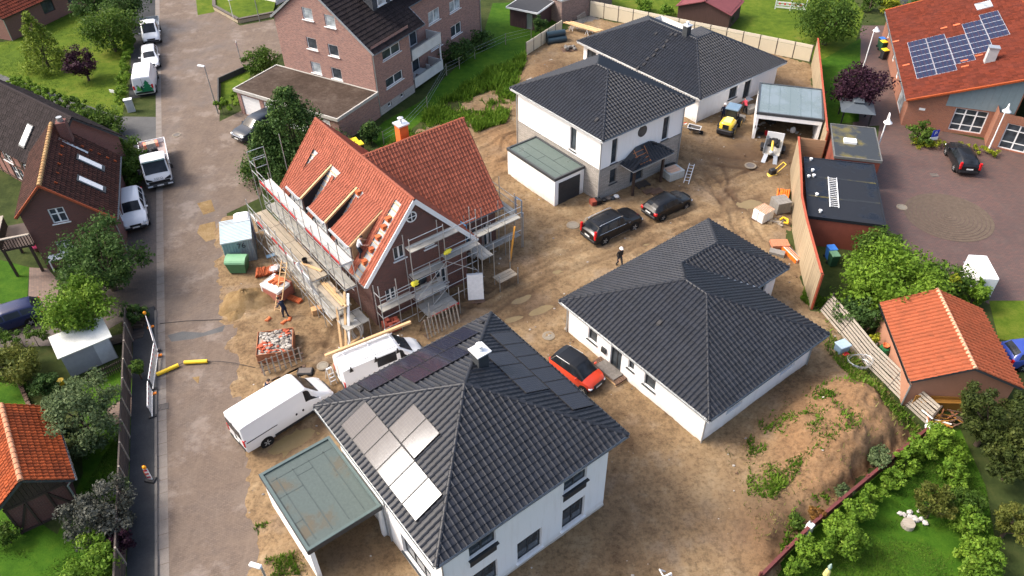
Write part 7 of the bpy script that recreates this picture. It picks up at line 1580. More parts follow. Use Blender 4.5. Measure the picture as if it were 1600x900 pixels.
# road works on the pavement
AMB = mat('amber_lamp', (.8,.3,.01), .3); BW = mat('barrier_white', (.75,.75,.74), .5, .12, 5); BR_ = mat('barrier_red', (.5,.02,.05), .5); ORP = mat('orange_plastic', (.8,.22,.02), .45)
b = G(237,752); T = thing('warning_beacon', 'red and white striped warning beacon with amber lamp on the pavement', 'beacon', (b[0],b[1],.115), R(-12)); part('foot', M().bbox(-.3,.3,-.2,.2,0,.1,.03), BLACKP, T); part('blade', M().box(-.13,.13,-.03,.03,.1,1.05), BW, T)
for i in range(3): part('stripe', M().add([(-.128,-.034,.18+i*.3),(.128,-.034,.3+i*.3),(.128,-.034,.44+i*.3),(-.128,-.034,.32+i*.3)], [(0,1,2,3)]).add([(-.128,.034,.18+i*.3),(.128,.034,.3+i*.3),(.128,.034,.44+i*.3),(-.128,.034,.32+i*.3)], [(3,2,1,0)]), BR_, T)
part('lamp', M().blob((0,0,1.18),.12,.1,.13,10,6,.0).bbox(-.07,.07,-.06,.06,1.04,1.1,.01), AMB, T, smooth=True); part('handle', M().bar((-.16,0,.3),(-.16,0,.75),.04,.05), ORP, T)
def barrier(lb, p, q, lamp=False):
    a, b = G(*p), G(*q); T = thing('road_barrier', lb, 'barrier', (a[0],a[1],.0 if a[1] > 40 else .115), heading(a, b), 'white barriers at the trench'); L = float(np.linalg.norm(b-a))
    m = M(); m.box(0,L,-.02,.02,.92,1.08); m.box(0,L,-.02,.02,.12,.2)
    for i in range(int(L/.14)): m.box(.03+i*.14,.07+i*.14,-.012,.012,.2,.92)
    part('frame', m, BW, T)
    for i in range(int(L/.4)): part('stripe', M().box(.1+i*.4,.28+i*.4,-.026,.026,.94,1.06), BR_, T)
    for x in (.1, L-.1): part('foot', M().bbox(x-.09,x+.09,-.22,.22,0,.08,.02), ORP if x < 1 else BLACKP, T)
    if lamp: part('lamp', M().blob((0,0,1.25),.12,.12,.14,10,6,0), AMB, T, smooth=True)
barrier('white barrier with amber lamp at the upper end of the trench', (236,512), (248,552), True); barrier('white barrier standing along the middle of the trench', (249,556), (241,612)); barrier('white barrier at the lower end of the trench near the fence', (240,616), (240,655))
YT = mat('yellow_tube', (.75,.5,.03), .45, .1); 
def tube_piece(lb, p, q, z):
    a, b = G(*p), G(*q); T = solo('cable_guard', M().tube(tuple((a-a)+np.array([0,0,.0])), tuple(b-a), .13, 12), YT, lb, 'cable guard', (a[0],a[1],z), 0, 'yellow cable guards on the road', smooth=50); return T
tube_piece('yellow cable guard angled beside the white barrier', (246,588), (280,573), .16); tube_piece('yellow cable guard lying straight across the road middle', (289,569), (325,567), .16)
m = M(); pts = [G(*p)+np.array([0,0,.15]) for p in ((280,573),(289,569))] ; m.path([tuple(p) for p in pts], .02, 5); solo('cable', m, BLACKP, 'short black cable joining the two yellow guards', 'cable'); m = M(); pts = [G(*p)+np.array([0,0,.15]) for p in ((325,567),(345,567),(368,570),(400,577))]; m.path([tuple(p) for p in pts], .018, 5); solo('cable', m, BLACKP, 'thin black cable between the yellow guards and the dirt', 'cable')
m = M(); pts = [G(*p)+np.array([0,0,.03]) for p in ((250,506),(290,502),(340,500),(380,500),(440,500))]; m.path([tuple(p) for p in pts], .02, 5); solo('cable', m, BLACKP, 'long black cable crossing the road above the barriers', 'cable')
solo('yellow_bucket', M().lathe([(.16,0),(.2,.35),(.22,.36)], 14), YT, 'yellow bucket in front of the grey-green willow crown', 'bucket', G(97,600)+np.array([0,0,0]))
for lb, px, n, yw in (('stack of dark planks by the trench at the pavement', (192,530), 6, .35),):
    q = G(*px); T = thing('plank_stack', lb, 'planks', q, yw)
    for i in range(n): part('plank', M().box(-1.4,1.4+random.uniform(-.2,.2),-.45+(i%3)*.3,-.18+(i%3)*.3,.02+.07*(i//3),.08+.07*(i//3)), TIMB_OLD, T)
T = thing('log_pile', 'pile of old dark logs under the round clipped shrub', 'logs', G(214,505))
for i in range(9): part('log', M().tube((-.7+random.uniform(-.1,.1),-.5+.25*(i%5),.12+.2*(i//5)), (.7,-.5+.25*(i%5)+random.uniform(-.1,.1),.12+.2*(i//5)), .1, 8), BARK, T)
T = thing('log_edging', 'row of short upright logs edging the left garden lawn', 'edging', G(40,625)); o = G(40,625)
for i in range(10): q = G(33+i*1.9, 603+i*4.4)-o; part('log', M().tube((q[0],q[1],0),(q[0],q[1],random.uniform(.22,.34)),.13,8), TIMB_BR, T)
T = thing('flower_pot', 'pot of bright pink flowers under the timber balcony', 'flower pot', G(58,392)); part('pot', M().lathe([(.14,0),(.2,.3)], 12), BRICK_L, T); part('flowers', M().blob((0,0,.45),.28,.28,.22,10,6,.25), mat('pink_petals', (.7,.08,.2), .6, .3, 12), T); part('flowers', M().blob((.4,.2,.5),.22,.22,.2,10,6,.25), mat('white_petals', (.75,.72,.72), .6), T)
T = thing('door_canopy', 'white door canopy at the foot of the old brick gable', 'canopy', G(84,425), EL); part('roof', M().slab([(0,0,1.0),(1.2,0,1.0),(1.2,.7,1.25),(0,.7,1.25)], .05), PVC, T); part('post', M().box(0,.08,0,.08,0,1.0), PVC, T); part('post', M().box(1.1,1.18,0,.08,0,1.0), PVC, T)

# ------------------------------------------------------------------ bins, containers, pallets and materials
def bin_(lb, px, body, lid, s=1.0, yaw=0, z=.012):
    q = G(*px); T = thing('wheelie_bin', lb, 'bin', (q[0],q[1],z), yaw); w = .29*s
    m = M(); m.add([(-w*.8,-w*.8,.03),(w*.8,-w*.8,.03),(w*.8,w*.8,.03),(-w*.8,w*.8,.03),(-w,-w*1.1,1.0*s),(w,-w*1.1,1.0*s),(w,w*1.1,1.0*s),(-w,w*1.1,1.0*s)], [(3,2,1,0),(4,5,6,7),(0,1,5,4),(1,2,6,5),(2,3,7,6),(3,0,4,7)]); part('body', m, body, T)
    part('lid', M().bbox(-w*1.05,w*1.05,-w*1.25,w*1.15,1.0*s,1.08*s,.03), lid, T)
    for sx in (-1,1): part('wheel', M().lathe([(.1,-.03),(.1,.03)], 12, (sx*w,w*.8,.1), 'x'), RUBBER, T)
    return T
BINB = mat('blue_lid', (.04,.16,.5), .4, .1); BINY = mat('yellow_lid', (.75,.55,.03), .4, .1); BING = mat('bin_green', (.03,.09,.05), .5, .2); BINK = mat('bin_dark', (.03,.032,.034), .5, .2); BINGL = mat('green_lid', (.11,.22,.13), .45, .15)
bin_('wheelie bin with blue lid near the hall corner', (1375,74), BING, BINB, 1, .2); bin_('yellow-lidded wheelie bin touching the blue-lidded one at the hall', (1377,79), BING, BINY, 1, .2); bin_('yellow-lidded wheelie bin nearest the purple tree at the hall', (1379,92), BINK, BINY, 1, .2)
bin_('blue bin below the bird house beside the timber wall', (1295,404), BINB, BINB, 1.0, .1); bin_('green-lidded bin in front of the blue bin', (1299,414), BING, BINGL, 1.0, .1)
bin_('left of two yellow-lidded bins behind the terracotta ridge', (556,237), BINK, BINY, 1.15, .5); bin_('right of two yellow-lidded bins behind the terracotta ridge', (564,242), BINK, BINY, 1.15, .5)
a, b = G(357,417), G(403,408); CB = thing('site_container', 'corrugated grey metal container numbered 76 by the roadside', 'container', a, heading(a, b)); Lc = float(np.linalg.norm(b-a)); CG = mat('container_grey', (.24,.29,.32), .5, .2, 2, metal=.3); CGT = mat('container_teal', (.2,.3,.31), .5, .2, 2); CRF = mat('container_roof', (.52,.6,.63), .4, .12, 2, metal=.3)
def corrugated(m, x0, x1, y, z0, z1, ax, k, d=.035):
    n = k*4
    for i in range(n):
        t0, t1 = x0+(x1-x0)*i/n, x0+(x1-x0)*(i+1)/n; o0 = [0,1,1,0][i%4]*d; o1 = [1,1,0,0][i%4]*d
        if ax == 'x': m.add([(t0,y-o0,z0),(t1,y-o1,z0),(t1,y-o1,z1),(t0,y-o0,z1)], [(0,1,2,3)])
        else: m.add([(y+o0,t0,z0),(y+o1,t1,z0),(y+o1,t1,z1),(y+o0,t0,z1)], [(0,1,2,3)])
Dc, Hc = 2.2, 2.1
m = M(); corrugated(m, 0, Lc*.55, 0, .05, Hc, 'x', 6); part('wall', m, CGT, CB, label='teal-tinted left front panel'); m = M(); corrugated(m, Lc*.55, Lc, -.01, .05, Hc, 'x', 5); part('door', m, CG, CB); m = M(); corrugated(m, 0, Dc, Lc, .05, Hc, 'y', 12); m.box(.0,.02,0,Dc,.05,Hc); m.box(0,Lc,Dc-.02,Dc,.05,Hc); part('wall', m, CG, CB)
m = M(); m.box(-.05,Lc+.05,-.08,Dc+.05,Hc,Hc+.06)
for i in range(16): m.box(-.06,Lc+.06,-.06+i*.185,.03+i*.185,Hc+.06,Hc+.1)
part('roof', m, CRF, CB); t = link('lettering', text_mesh('76', .62, DARKT), CB); t.matrix_local = Matrix(((1,0,0,Lc*.62),(0,0,-1,-.07),(0,1,0,Hc-.42),(0,0,0,1)))
tp = np.array([*CB.location]) ; cyaw = CB.rotation_euler[2]; exv = np.array([math.cos(cyaw),math.sin(cyaw),0]); eyv = np.array([-exv[1],exv[0],0])
q = tp+exv*(Lc-.55)+eyv*3.0; TO = thing('portable_toilet', 'blue portable toilet with white roof behind the numbered container', 'toilet', q, cyaw); BLUEP = mat('blue_plastic', (.015,.05,.17), .45, .2)
m = M(); m.bbox(-.55,.55,-.55,.55,.05,2.1,.04); part('cabin', m, BLUEP, TO); part('roof', M().bbox(-.58,.58,-.58,.58,2.1,2.3,.12).tube((-.2,.2,2.25),(-.2,.2,2.42),.06,8), PVC, TO); part('door', M().box(.55,.575,-.4,.4,.15,1.95), mat('toilet_door', (.02,.07,.24), .45), TO)
a, b = G(362,430), G(385,430); DU = thing('dumpster', 'green wheeled dumpster with curved lid before the numbered container', 'dumpster', (a+b)/2+np.array([0,.4,.03]), heading(a, b)); GRD = mat('dumpster_green', (.06,.17,.08), .5, .2); w = .72
m = M(); m.add([(-w*.8,-.42,.18),(w*.8,-.42,.18),(w*.8,.42,.18),(-w*.8,.42,.18),(-w,-.55,1.1),(w,-.55,1.1),(w,.55,1.1),(-w,.55,1.1)], [(3,2,1,0),(4,5,6,7),(0,1,5,4),(1,2,6,5),(2,3,7,6),(3,0,4,7)]); part('body', m, GRD, DU)
m = M(); k = 8
for i in range(k): t0, t1 = math.pi*i/k, math.pi*(i+1)/k; m.add([(-w-.03,-.58*math.cos(t0),1.1+.32*math.sin(t0)),(w+.03,-.58*math.cos(t0),1.1+.32*math.sin(t0)),(w+.03,-.58*math.cos(t1),1.1+.32*math.sin(t1)),(-w-.03,-.58*math.cos(t1),1.1+.32*math.sin(t1))], [(0,1,2,3)])
for sx in (-w-.03, w+.03): m.add([(sx,-.58*math.cos(math.pi*i/k),1.1+.32*math.sin(math.pi*i/k)) for i in range(k+1)], [tuple(range(k+1))])
part('lid', m, mat('dumpster_lid', (.16,.33,.19), .5, .15), DU)
for sx in (-.5,.5):
    for sy in (-.3,.3): part('wheel', M().lathe([(.09,-.03),(.09,.03)], 10, (sx,sy,.09), 'x'), RUBBER, DU)
T = thing('black_tub', 'black round tub beside the blue portable toilet', 'tub', G(411,356)); part('tub', M().lathe([(.32,0),(.42,.5),(.46,.5),(.46,.53),(.38,.53),(.3,.06)], 18), BLACKP, T, smooth=40); solo('white_drum', M().lathe([(.18,0),(.18,.55),(.1,.6)], 12), PVC, 'small white drum next to the black tub', 'drum', G(403,349))
solo('grey_plank', M().box(-1.2,1.2,-.16,.16,.0,.05), TIMB_GREY, 'grey scaffold plank on the ground between container and scaffold', 'plank', G(422,368)+np.array([0,0,.04]), R(70))
for i, (px, yw, c, lb) in enumerate((((420,397),.35,(.6,.62,.63),'white foam board under two others by the scaffold'),((430,392),-.4,(.62,.66,.68),'pale foam board on top by the scaffold'),((427,401),.5,(.35,.55,.7),'light blue foam board by the scaffold'))):
    solo('foam_board', M().box(-.5,.5,-.18,.18,0,.05), mat('foam_%s' % ['white','pale','blue'][i], c, .7), lb, 'board', G(*px)+np.array([0,0,.04+.05*i]), yw)
def pallet_parts(T, w=1.2, d=.8, m_=None, z=0):
    mm = m_ or TIMB_BR
    for i in range(6): part('pallet_slat', M().box(-w/2, w/2, -d/2+i*d/6+.01, -d/2+(i+1)*d/6-.03, z+.12, z+.145), mm, T)
    for x in (-w/2+.05, 0, w/2-.05): part('pallet_block', M().box(x-.05, x+.05, -d/2, d/2, z, z+.12), mm, T)
def pallet(lb, px, yaw, m_=None, s=1.0, cat='pallet', name='pallet'):
    q = G(*px); T = thing(name, lb, cat, (q[0],q[1],float(ground_z(q[:1],q[1:2])[0])+.02), yaw); pallet_parts(T, 1.2*s, .8*s, m_); return T
FOIL = mat('white_foil', (.68,.68,.67), .3, .15, 6, .4); ORT = tile_mat('loose_orange_tile', (.55,.15,.06), .6, .2); TILEB = mat('stacked_tile_edges', (.33,.12,.085), .8, .35, 14, .5)
# wrapped tile stack by the scaffold
q = G(437,462); WT = thing('tile_stack', 'foil-wrapped stack of roof tiles with loose tiles on top beside the ladder', 'tile stack', (q[0],q[1],.05), SITE_YAW+.35)
part('tiles', M().bbox(-.85,.85,-.7,.7,.12,1.15,.03), TILEB, WT); part('foil', M().bbox(-.88,.88,-.73,.5,.95,1.2,.06).bbox(-.9,-.7,-.72,.72,.3,1.2,.05), FOIL, WT, smooth=40); pallet_parts(WT, 1.8, 1.5)
cap_ = M().add(*cap_arc(.13,.11,.4)).mesh('ridge_tile', ORT, 60)
for i, (x, y) in enumerate(((-.35,-.35),(.0,-.3),(.35,-.25))): l = link('ridge_tile', cap_, WT); l.location = (x, y, 1.27); l.rotation_euler = (0,0,1.4)
for i in range(5): part('tile', M().box(-.4,.5,.05+i*.1,.13+i*.1,1.2,1.3), ORT, WT)
q = G(418,430); T = thing('tile_stack', 'slumped heap of orange tiles with torn foil behind the wrapped stack', 'tile stack', (q[0],q[1],.05), .3)
for i in range(26): part('tile', M().bar((-.8+.06*i,-.3,.1+.2*random.random()),(-.7+.06*i+.1,.3,.35+.2*random.random()),.03,.3), ORT, T)
part('foil', M().blob((.6,.1,.35),.5,.4,.25,10,6,.3), FOIL, T)
q = G(444,476); T = thing('tile_stack', 'open row of orange tiles standing on edge beside the dark-clad worker', 'tile stack', (q[0]+.6,q[1]+.4,.06), SITE_YAW+.4)
for i in range(22): part('tile', M().bar((-.7+.065*i,-.2,.05),(-.68+.065*i,.2,.1),.028,.36), ORT, T)
RT = M().add(*cap_arc(.15,.13,.42)); RT.add(*cap_arc(.13,.12,.4))
for lb, px, yw in (('single orange ridge tile nearest the street edge of the dirt', (417,505), 1.2), ('orange ridge tile at the worker\'s feet, left one', (441,509), 1.0), ('orange ridge tile at the worker\'s feet, right one', (452,505), 1.5)): solo('loose_ridge_tile', RT.mesh('loose_ridge_tile', ORT, 60), None, lb, 'roof tile', G(*px)+np.array([0,0,.15]), yw, 'ridge tiles on the ground')
q = G(387,478); 
def heap(name, lb, px, rx, ry, h, m_, yaw=0, cat='heap', n=26):
    c = G(*px); m = M(); k = 14; 
    for i in range(k+1):
        for j in range(n):
            a = 2*math.pi*j/n; r = i/k; x, y = rx*r*math.cos(a), ry*r*math.sin(a); x, y = x*(1+.16*math.sin(3*a+rx)), y*(1+.16*math.sin(2*a+ry)); z = h*(1-r**1.15)*(.7+.6*vnoise(np.array([x+30]),np.array([y+30]),1.1,4)[0])+.3*h*(1-r)*vnoise(np.array([x+30]),np.array([y+30]),3.2,7)[0]+ .22*h*random.random()*(1-r) - .06*r**4; m.v.append((x,y,z))
    for i in range(k):
        for j in range(n): m.f.append((i*n+j,(i+1)*n+j,(i+1)*n+(j+1)%n,i*n+(j+1)%n)); m.m.append(0)
    return solo(name, m, m_, lb, cat, (c[0],c[1],.02), yaw, smooth=80)
heap('sand_heap', 'large heap of yellow-brown sand between dumpster and tile stacks', (386,472), 2.1, 1.7, .95, SAND, .2)
heap('sand_heap', 'small sand spill at the lower edge of the big heap', (372,492), 1.1, .7, .3, SAND, .4)
# cardboard box
q = G(497,490); solo('cardboard_box', M().bbox(-.38,.38,-.25,.25,0,.5,.01).box(-.36,.36,-.05,.05,.5,.505), mat('cardboard', (.46,.27,.13), .8, .12), 'brown cardboard box on the mud beside the leaning white beam', 'box', (q[0],q[1],.06), .45)
# rubble crate
q = G(434,548); RC = thing('rubble_crate', 'open crate heaped with pale rubble and broken red tiles', 'crate', (q[0],q[1],.06), R(10)); 
for a in ((-1.15,1.15,-1.1,-1.06),(-1.15,1.15,1.06,1.1),(-1.15,-1.11,-1.06,1.06),(1.11,1.15,-1.06,1.06)):
    for k in range(4): part('board', M().box(*a, .05+k*.2, .23+k*.2), mat('red_brown_boards', (.3,.12,.06), .8, .3) if not bpy.data.materials.get('red_brown_boards') else bpy.data.materials['red_brown_boards'], RC)
part('fill', M().bbox(-1.1,1.1,-1.05,1.05,.05,.72,.05), mat('rubble_dust', (.3,.26,.22), .95, .3, 5), RC)
RUB = [mat('rubble_pale', (.36,.335,.3), .9, .2), mat('rubble_red', (.4,.09,.045), .85, .25), mat('rubble_grey', (.2,.18,.16), .9, .25)]
for i in range(170):
    x, y = random.uniform(-1.0,1.0), random.uniform(-.95,.95); s = random.uniform(.05,.13); part('rubble', M().blob((x,y,.74+random.uniform(0,.14)), s*1.4, s, s*.7, 6, 4, .3), RUB[1] if (x+y*1.3 < -.4 or (x > .3 and y > .3)) and random.random() < .7 else RUB[random.choice((0,0,2))], RC)
def slat_rack(lb, a_px, b_px, h, n, m_=TIMB_GREY, lean=.25):
    a, b = G(*a_px), G(*b_px); T = thing('slatted_rack', lb, 'rack', (a[0],a[1],.06), heading(a, b)); L = float(np.linalg.norm(b-a))
    for i in range(n): x = L*(i+.3)/n; hh = h*random.uniform(.85,1.1); part('slat', M().bar((x,0,0),(x+.04,lean*hh,hh),.09,.03), m_, T)
    for z in (.35, h*.55, h*.85): part('rail', M().bar((-.05,lean*z+.03,z),(L,lean*z+.03,z),.05,.06), TIMB_BR, T)
    for x in (.05, L-.1): part('foot', M().bar((x,-.1,.03),(x,1.0,.03),.08,.06), TIMB_BR, T); part('prop', M().bar((x,1.0,.04),(x,lean*h,h*.85),.05,.05), TIMB_BR, T)
    return T
slat_rack('slatted timber rack with dark top bar in front of the rubble crate', (412,590), (478,566), 1.25, 8)
slat_rack('slatted timber rack between scaffold and solar-roofed house', (668,532), (722,504), 1.6, 10)
for lb, px, yw, L, c in (('fresh orange plank lying before the slatted rack', (443,590), .62, 2.6, TIMB_NEW), ('brown plank lying beside the orange plank', (450,586), .6, 2.4, TIMB_BR)): solo('plank', M().box(-L/2,L/2,-.1,.1,0,.06), c, lb, 'plank', G(*px)+np.array([0,0,.1]), yw)
T = thing('black_tub', 'black mortar tub behind the tall white van', 'tub', G(478,584)); part('tub', M().bbox(-.5,.5,-.3,.3,0,.32,.06), BLACKP, T); part('mortar', M().box(-.4,.4,-.22,.22,.32,.325), IRON, T)
solo('step_ladder', M().bar((0,-.2,0),(.35,-.16,1.2),.05,.04).bar((0,.2,0),(.35,.16,1.2),.05,.04).bar((.8,-.2,0),(.4,-.16,1.2),.05,.04).bar((.8,.2,0),(.4,.16,1.2),.05,.04).box(.08,.14,-.19,.19,.25,.28).box(.16,.22,-.18,.18,.5,.53).box(.23,.29,-.17,.17,.75,.78).box(.3,.42,-.17,.17,1.17,1.21), ALU, 'aluminium step ladder behind the racked van', 'ladder', G(523,602)+np.array([0,0,.05]), 2.2)
def ladder(lb, p, q, hz_=0, w=.42, m_=ALU, n=None, name='ladder'):
    p = np.array(p, float); q = np.array(q, float); T = thing(name, lb, 'ladder', p); d = q-p; L = np.linalg.norm(d); e = d/L; a = np.cross(e, (0,0,1.0)); a /= np.linalg.norm(a); a = a*w/2
    for s in (-1,1): part('stile', M().bar(tuple(a*s), tuple(a*s+d), .05, .07), m_, T)
    k = n or int(L/.3)
    for i in range(k): part('rung', M().bar(tuple(-a+e*L*(i+.5)/k), tuple(a+e*L*(i+.5)/k), .035, .035), m_, T)
    return T
ow = lambda x, y, z: np.array(OX) + U*x + V*y + np.array([0,0,z])      # scaffolded house coordinates
ladder('timber ladder leaning on the scaffold platform by the tile stacks', G(434,488)+np.array([0,0,.06]), ow(-7.6,-2.35,2.6), m_=TIMB_NEW)
yg = yG; fdv = np.array([fd[0],fd[1],0]); fx = np.array([math.cos(yg),math.sin(yg),0]); fy = np.array([-fx[1],fx[0],0])
ladder('white ladder lying flat on the black bitumen roof', fdv+fx*1.95+fy*1.5+np.array([0,0,2.66]), fdv+fx*2.05+fy*5.7+np.array([0,0,2.66]), w=.62, m_=STEEL_W, n=16)
qa = G(1071,290); ladder('aluminium ladder leaning on the sack pallet by the porch', qa+np.array([0,0,.05]), G(1079,270)+np.array([0,0,.9]), m_=ALU)
# beams leaning on the scaffold
def leaning(lb, p, q, w, h, m_, name='leaning_beam'):
    p = np.array(p, float); q = np.array(q, float); solo(name, M().bar((0,0,0), tuple(q-p), w, h), m_, lb, 'beam', p)
leaning('white boxed beam leaning on the scaffold deck', G(518,497)+np.array([0,0,.05]), ow(-5.2,-2.3,3.9), .22, .14, STEEL_W)
leaning('outer pale timber leaning from the van to the roof edge', G(534,547)+np.array([0,0,.06]), ow(-2.1,-1.25,3.3), .14, .12, TIMB_NEW); leaning('inner pale timber leaning from the van to the roof edge', G(541,546)+np.array([0,0,.06]), ow(-.9,-1.1,3.6), .14, .1, TIMB_NEW); leaning('white downpipe bundle leaning beside the pale timbers', G(546,546)+np.array([0,0,.06]), ow(-.6,-1.0,3.6), .14, .12, STEEL_W)
leaning('short pale timber on the ground in front of the racked van', G(532,549)+np.array([0,0,.1]), G(568,530)+np.array([0,0,.35]), .14, .12, TIMB_NEW, 'timber')
leaning('orange pole propped against the right-hand scaffold', G(797,410)+np.array([0,0,.05]), ow(-.7,12.6,2.6), .11, .11, mat('orange_pole', (.65,.3,.05), .5), 'prop_pole'); leaning('grey pole propped at the far right scaffold corner', G(817,388)+np.array([0,0,.05]), ow(-1.0,13.6,3.2), .09, .09, GALV, 'prop_pole')
T = thing('cable_coil', 'bundle of white and blue hoses hanging below the scaffold corner', 'hose', G(560,530)+np.array([0,0,.05]))
for i in range(5): part('hose', M().path([(.3*math.cos(t)*(1+.08*i), .15*i-.3, .75+.7*math.sin(t)*(1+.06*i)) for t in np.linspace(0,6.28,13)], .035, 6), PVC if i % 2 else GALV, T)
# wrapped window package
q = G(744,468); WP = thing('window_package', 'white foil-wrapped window package leaning on a small pallet', 'package', (q[0],q[1],.05), SITE_YAW+1.0); pallet_parts(WP, 1.2, 1.2); part('package', M().add([(-.55,-.3,.2),(.55,-.3,.2),(.55,.0,.2),(-.55,.0,.2),(-.55,.25,2.0),(.55,.25,2.0),(.55,.5,1.95),(-.55,.5,1.95)], [(3,2,1,0),(4,5,6,7),(0,1,5,4),(1,2,6,5),(2,3,7,6),(3,0,4,7)]), FOIL, WP); part('label', M().add([(-.25,.13,1.45),(.2,.13,1.45),(.2,.19,1.8),(-.25,.19,1.8)], [(0,1,2,3)]), mat('pale_green_label', (.45,.52,.48), .5), WP); part('strut', M().bar((.5,1.0,.15),(.5,.4,1.6),.06,.06), TIMB_BR, WP)
for i, px in enumerate(((660,482),(668,478),(676,474),(685,470),(693,466))): solo('formwork_board', M().box(-.22,.22,-.02,.02,0,1.7), [TIMB_GREY,GALV,GALV,TIMB_GREY,GALV][i], 'scaffold board leaning under the red-edged deck, number %s from the left' % ('one','two','three','four','five')[i], 'board', G(*px)+np.array([0,0,.05]), SITE_YAW+1.45, 'boards leaning on the scaffold').rotation_euler = (R(-14), 0, SITE_YAW+1.45)
q = G(613,515); T = thing('brick_pallet', 'pallet of red bricks beside the racked van', 'bricks', (q[0],q[1],.05), .5); pallet_parts(T, 1.2, 1.0); BRK = mat('loose_red_brick', (.3,.07,.045), .85, .25)
for z in range(4):
    for i in range(4):
        for j in range(5):
            if z == 3 and random.random() < .35: continue
            part('brick', M().box(-.55+i*.27,-.55+i*.27+.25,-.48+j*.19,-.48+j*.19+.12+.05,.15+z*.16,.15+z*.16+.15), BRK, T)
for lb, px, yw in (('orange-brown plank pair on the mud right of the wrapped package', (778,430), 1.35),):
    q = G(*px); T = thing('plank_pair', lb, 'planks', (q[0],q[1],.05), yw); part('plank', M().box(-.9,.9,-.14,-.01,0,.05), TIMB_BR, T); part('plank', M().box(-.8,1.0,.03,.16,0,.05), TIMB_BR, T)
# by the porch
pallet('empty dark pallet lying before the porch door', (1003,291), .5, TIMB_OLD); pallet('small reddish pallet in front of the sack crate', (1025,298+4), .5, TIMB_BR, .9); pallet('brown pallet next to the dark pallet before the porch', (1014,302), .45, TIMB_BR, .8)
q = G(940,318); T = thing('material_pile', 'pile of dark roof tiles and bricks against the stone wall', 'materials', (q[0],q[1],.05), .35)
for i in range(10): part('tile', M().box(-1.0+i*.09,-.95+i*.09,-.3,.3,.05,.5), BRK if i < 5 else BLACKP, T)
for i in range(4): part('bag', M().blob((.3+.35*i,.05,.2+.1*(i%2)),.25,.22,.16,8,5,.15), [BLACKP,IRON,ANTH2,FOIL][i], T)
q = G(1050,278); T = thing('sack_crate', 'crate of plastic-covered sacks with pinkish boards on top', 'crate', (q[0],q[1],.05), .5); part('crate', M().bbox(-.8,.8,-.6,.6,.1,.8,.02), mat('plastic_sheet', (.42,.43,.4), .25, .25, 5, .4), T); pallet_parts(T, 1.6, 1.2)
for i in range(5): part('board', M().box(-.6+random.uniform(-.1,.1),.5,-.4+i*.18,-.25+i*.18,.8+.03*(i%2),.86+.03*(i%2)), mat('pink_board', (.62,.4,.28), .7) if i == 0 else bpy.data.materials['pink_board'], T)
part('tub', M().bbox(.1,1.1,.7,1.2,.05,.6,.05), BINK, T)
q = G(1084,209); T = thing('wheelbarrow', 'wheelbarrow with white rim standing on the mud', 'wheelbarrow', (q[0],q[1],.05), -.4); m = M(); m.add([(-.4,-.25,.35),(.35,-.2,.35),(.35,.2,.35),(-.4,.25,.35),(-.6,-.38,.68),(.55,-.34,.62),(.55,.34,.62),(-.6,.38,.68)], [(3,2,1,0),(0,1,5,4),(1,2,6,5),(2,3,7,6),(3,0,4,7)]); part('tray', m, IRON, T); part('rim', M().path([(-.6,-.38,.68),(.55,-.34,.62),(.55,.34,.62),(-.6,.38,.68),(-.6,-.38,.68)], .035, 6), PVC, T); part('wheel', M().lathe([(.2,-.05),(.2,.05)], 14, (.65,0,.2), 'y'), RUBBER, T)
for s in (-1,1): part('handle', M().bar((.6,s*.12,.25),(-1.1,s*.3,.6),.04,.04), GALV, T); part('leg', M().bar((-.3,s*.25,.4),(-.35,s*.28,0),.04,.04), GALV, T)
q = G(1067,196); T = thing('tool_pile', 'red and white tools and strips lying at the white house corner', 'tools', (q[0],q[1],.05), .5); part('strip', M().box(-.8,.8,-.1,.02,0,.06), PVC, T); part('strip', M().box(-.5,.7,.1,.18,.0,.07), RDOT, T); part('bucket', M().lathe([(.14,0),(.17,.32)], 12, (-.3,.5,0)), RDOT, T); part('strip', M().box(-1.4,.4,-.5,-.4,0,.05), GALV, T)
q = G(1146,172); solo('white_bucket', M().lathe([(.15,0),(.18,.34),(.2,.35)], 14), PVC, 'white bucket by the far bungalow wall', 'bucket', (q[0],q[1],.06)); q = G(1172,176); T = thing('paving_stack', 'stack of grey slabs behind the yellow wheel loader', 'slabs', (q[0],q[1],.05), .5)
for i in range(5): part('slab', M().box(-.6,.6,-.4,.4,i*.12,i*.12+.11), CONCRETE, T)
solo('white_slab', M().box(-.5,.5,-.25,.25,0,.08), PVC, 'white slab leaning at the far bungalow door', 'slab', G(1168,158)+np.array([0,0,.1]), .6)
ckp = lambda x, y, z=.09: (22.06+math.cos(R(-16.9))*x-math.sin(R(-16.9))*y, 61.65+math.sin(R(-16.9))*x+math.cos(R(-16.9))*y, z)
T = thing('compressor', 'yellow and black machine standing inside the carport', 'machine', ckp(1.6,3.4), .2); part('body', M().bbox(-.4,.4,-.35,.35,.1,.9,.05), BLACKP, T); part('lid', M().bbox(-.35,.35,-.3,.3,.9,1.05,.04), YEL, T); part('handle', M().path([(-.3,.35,.8),(-.3,.6,1.1),(.3,.6,1.1),(.3,.35,.8)], .03, 6), BLACKP, T)
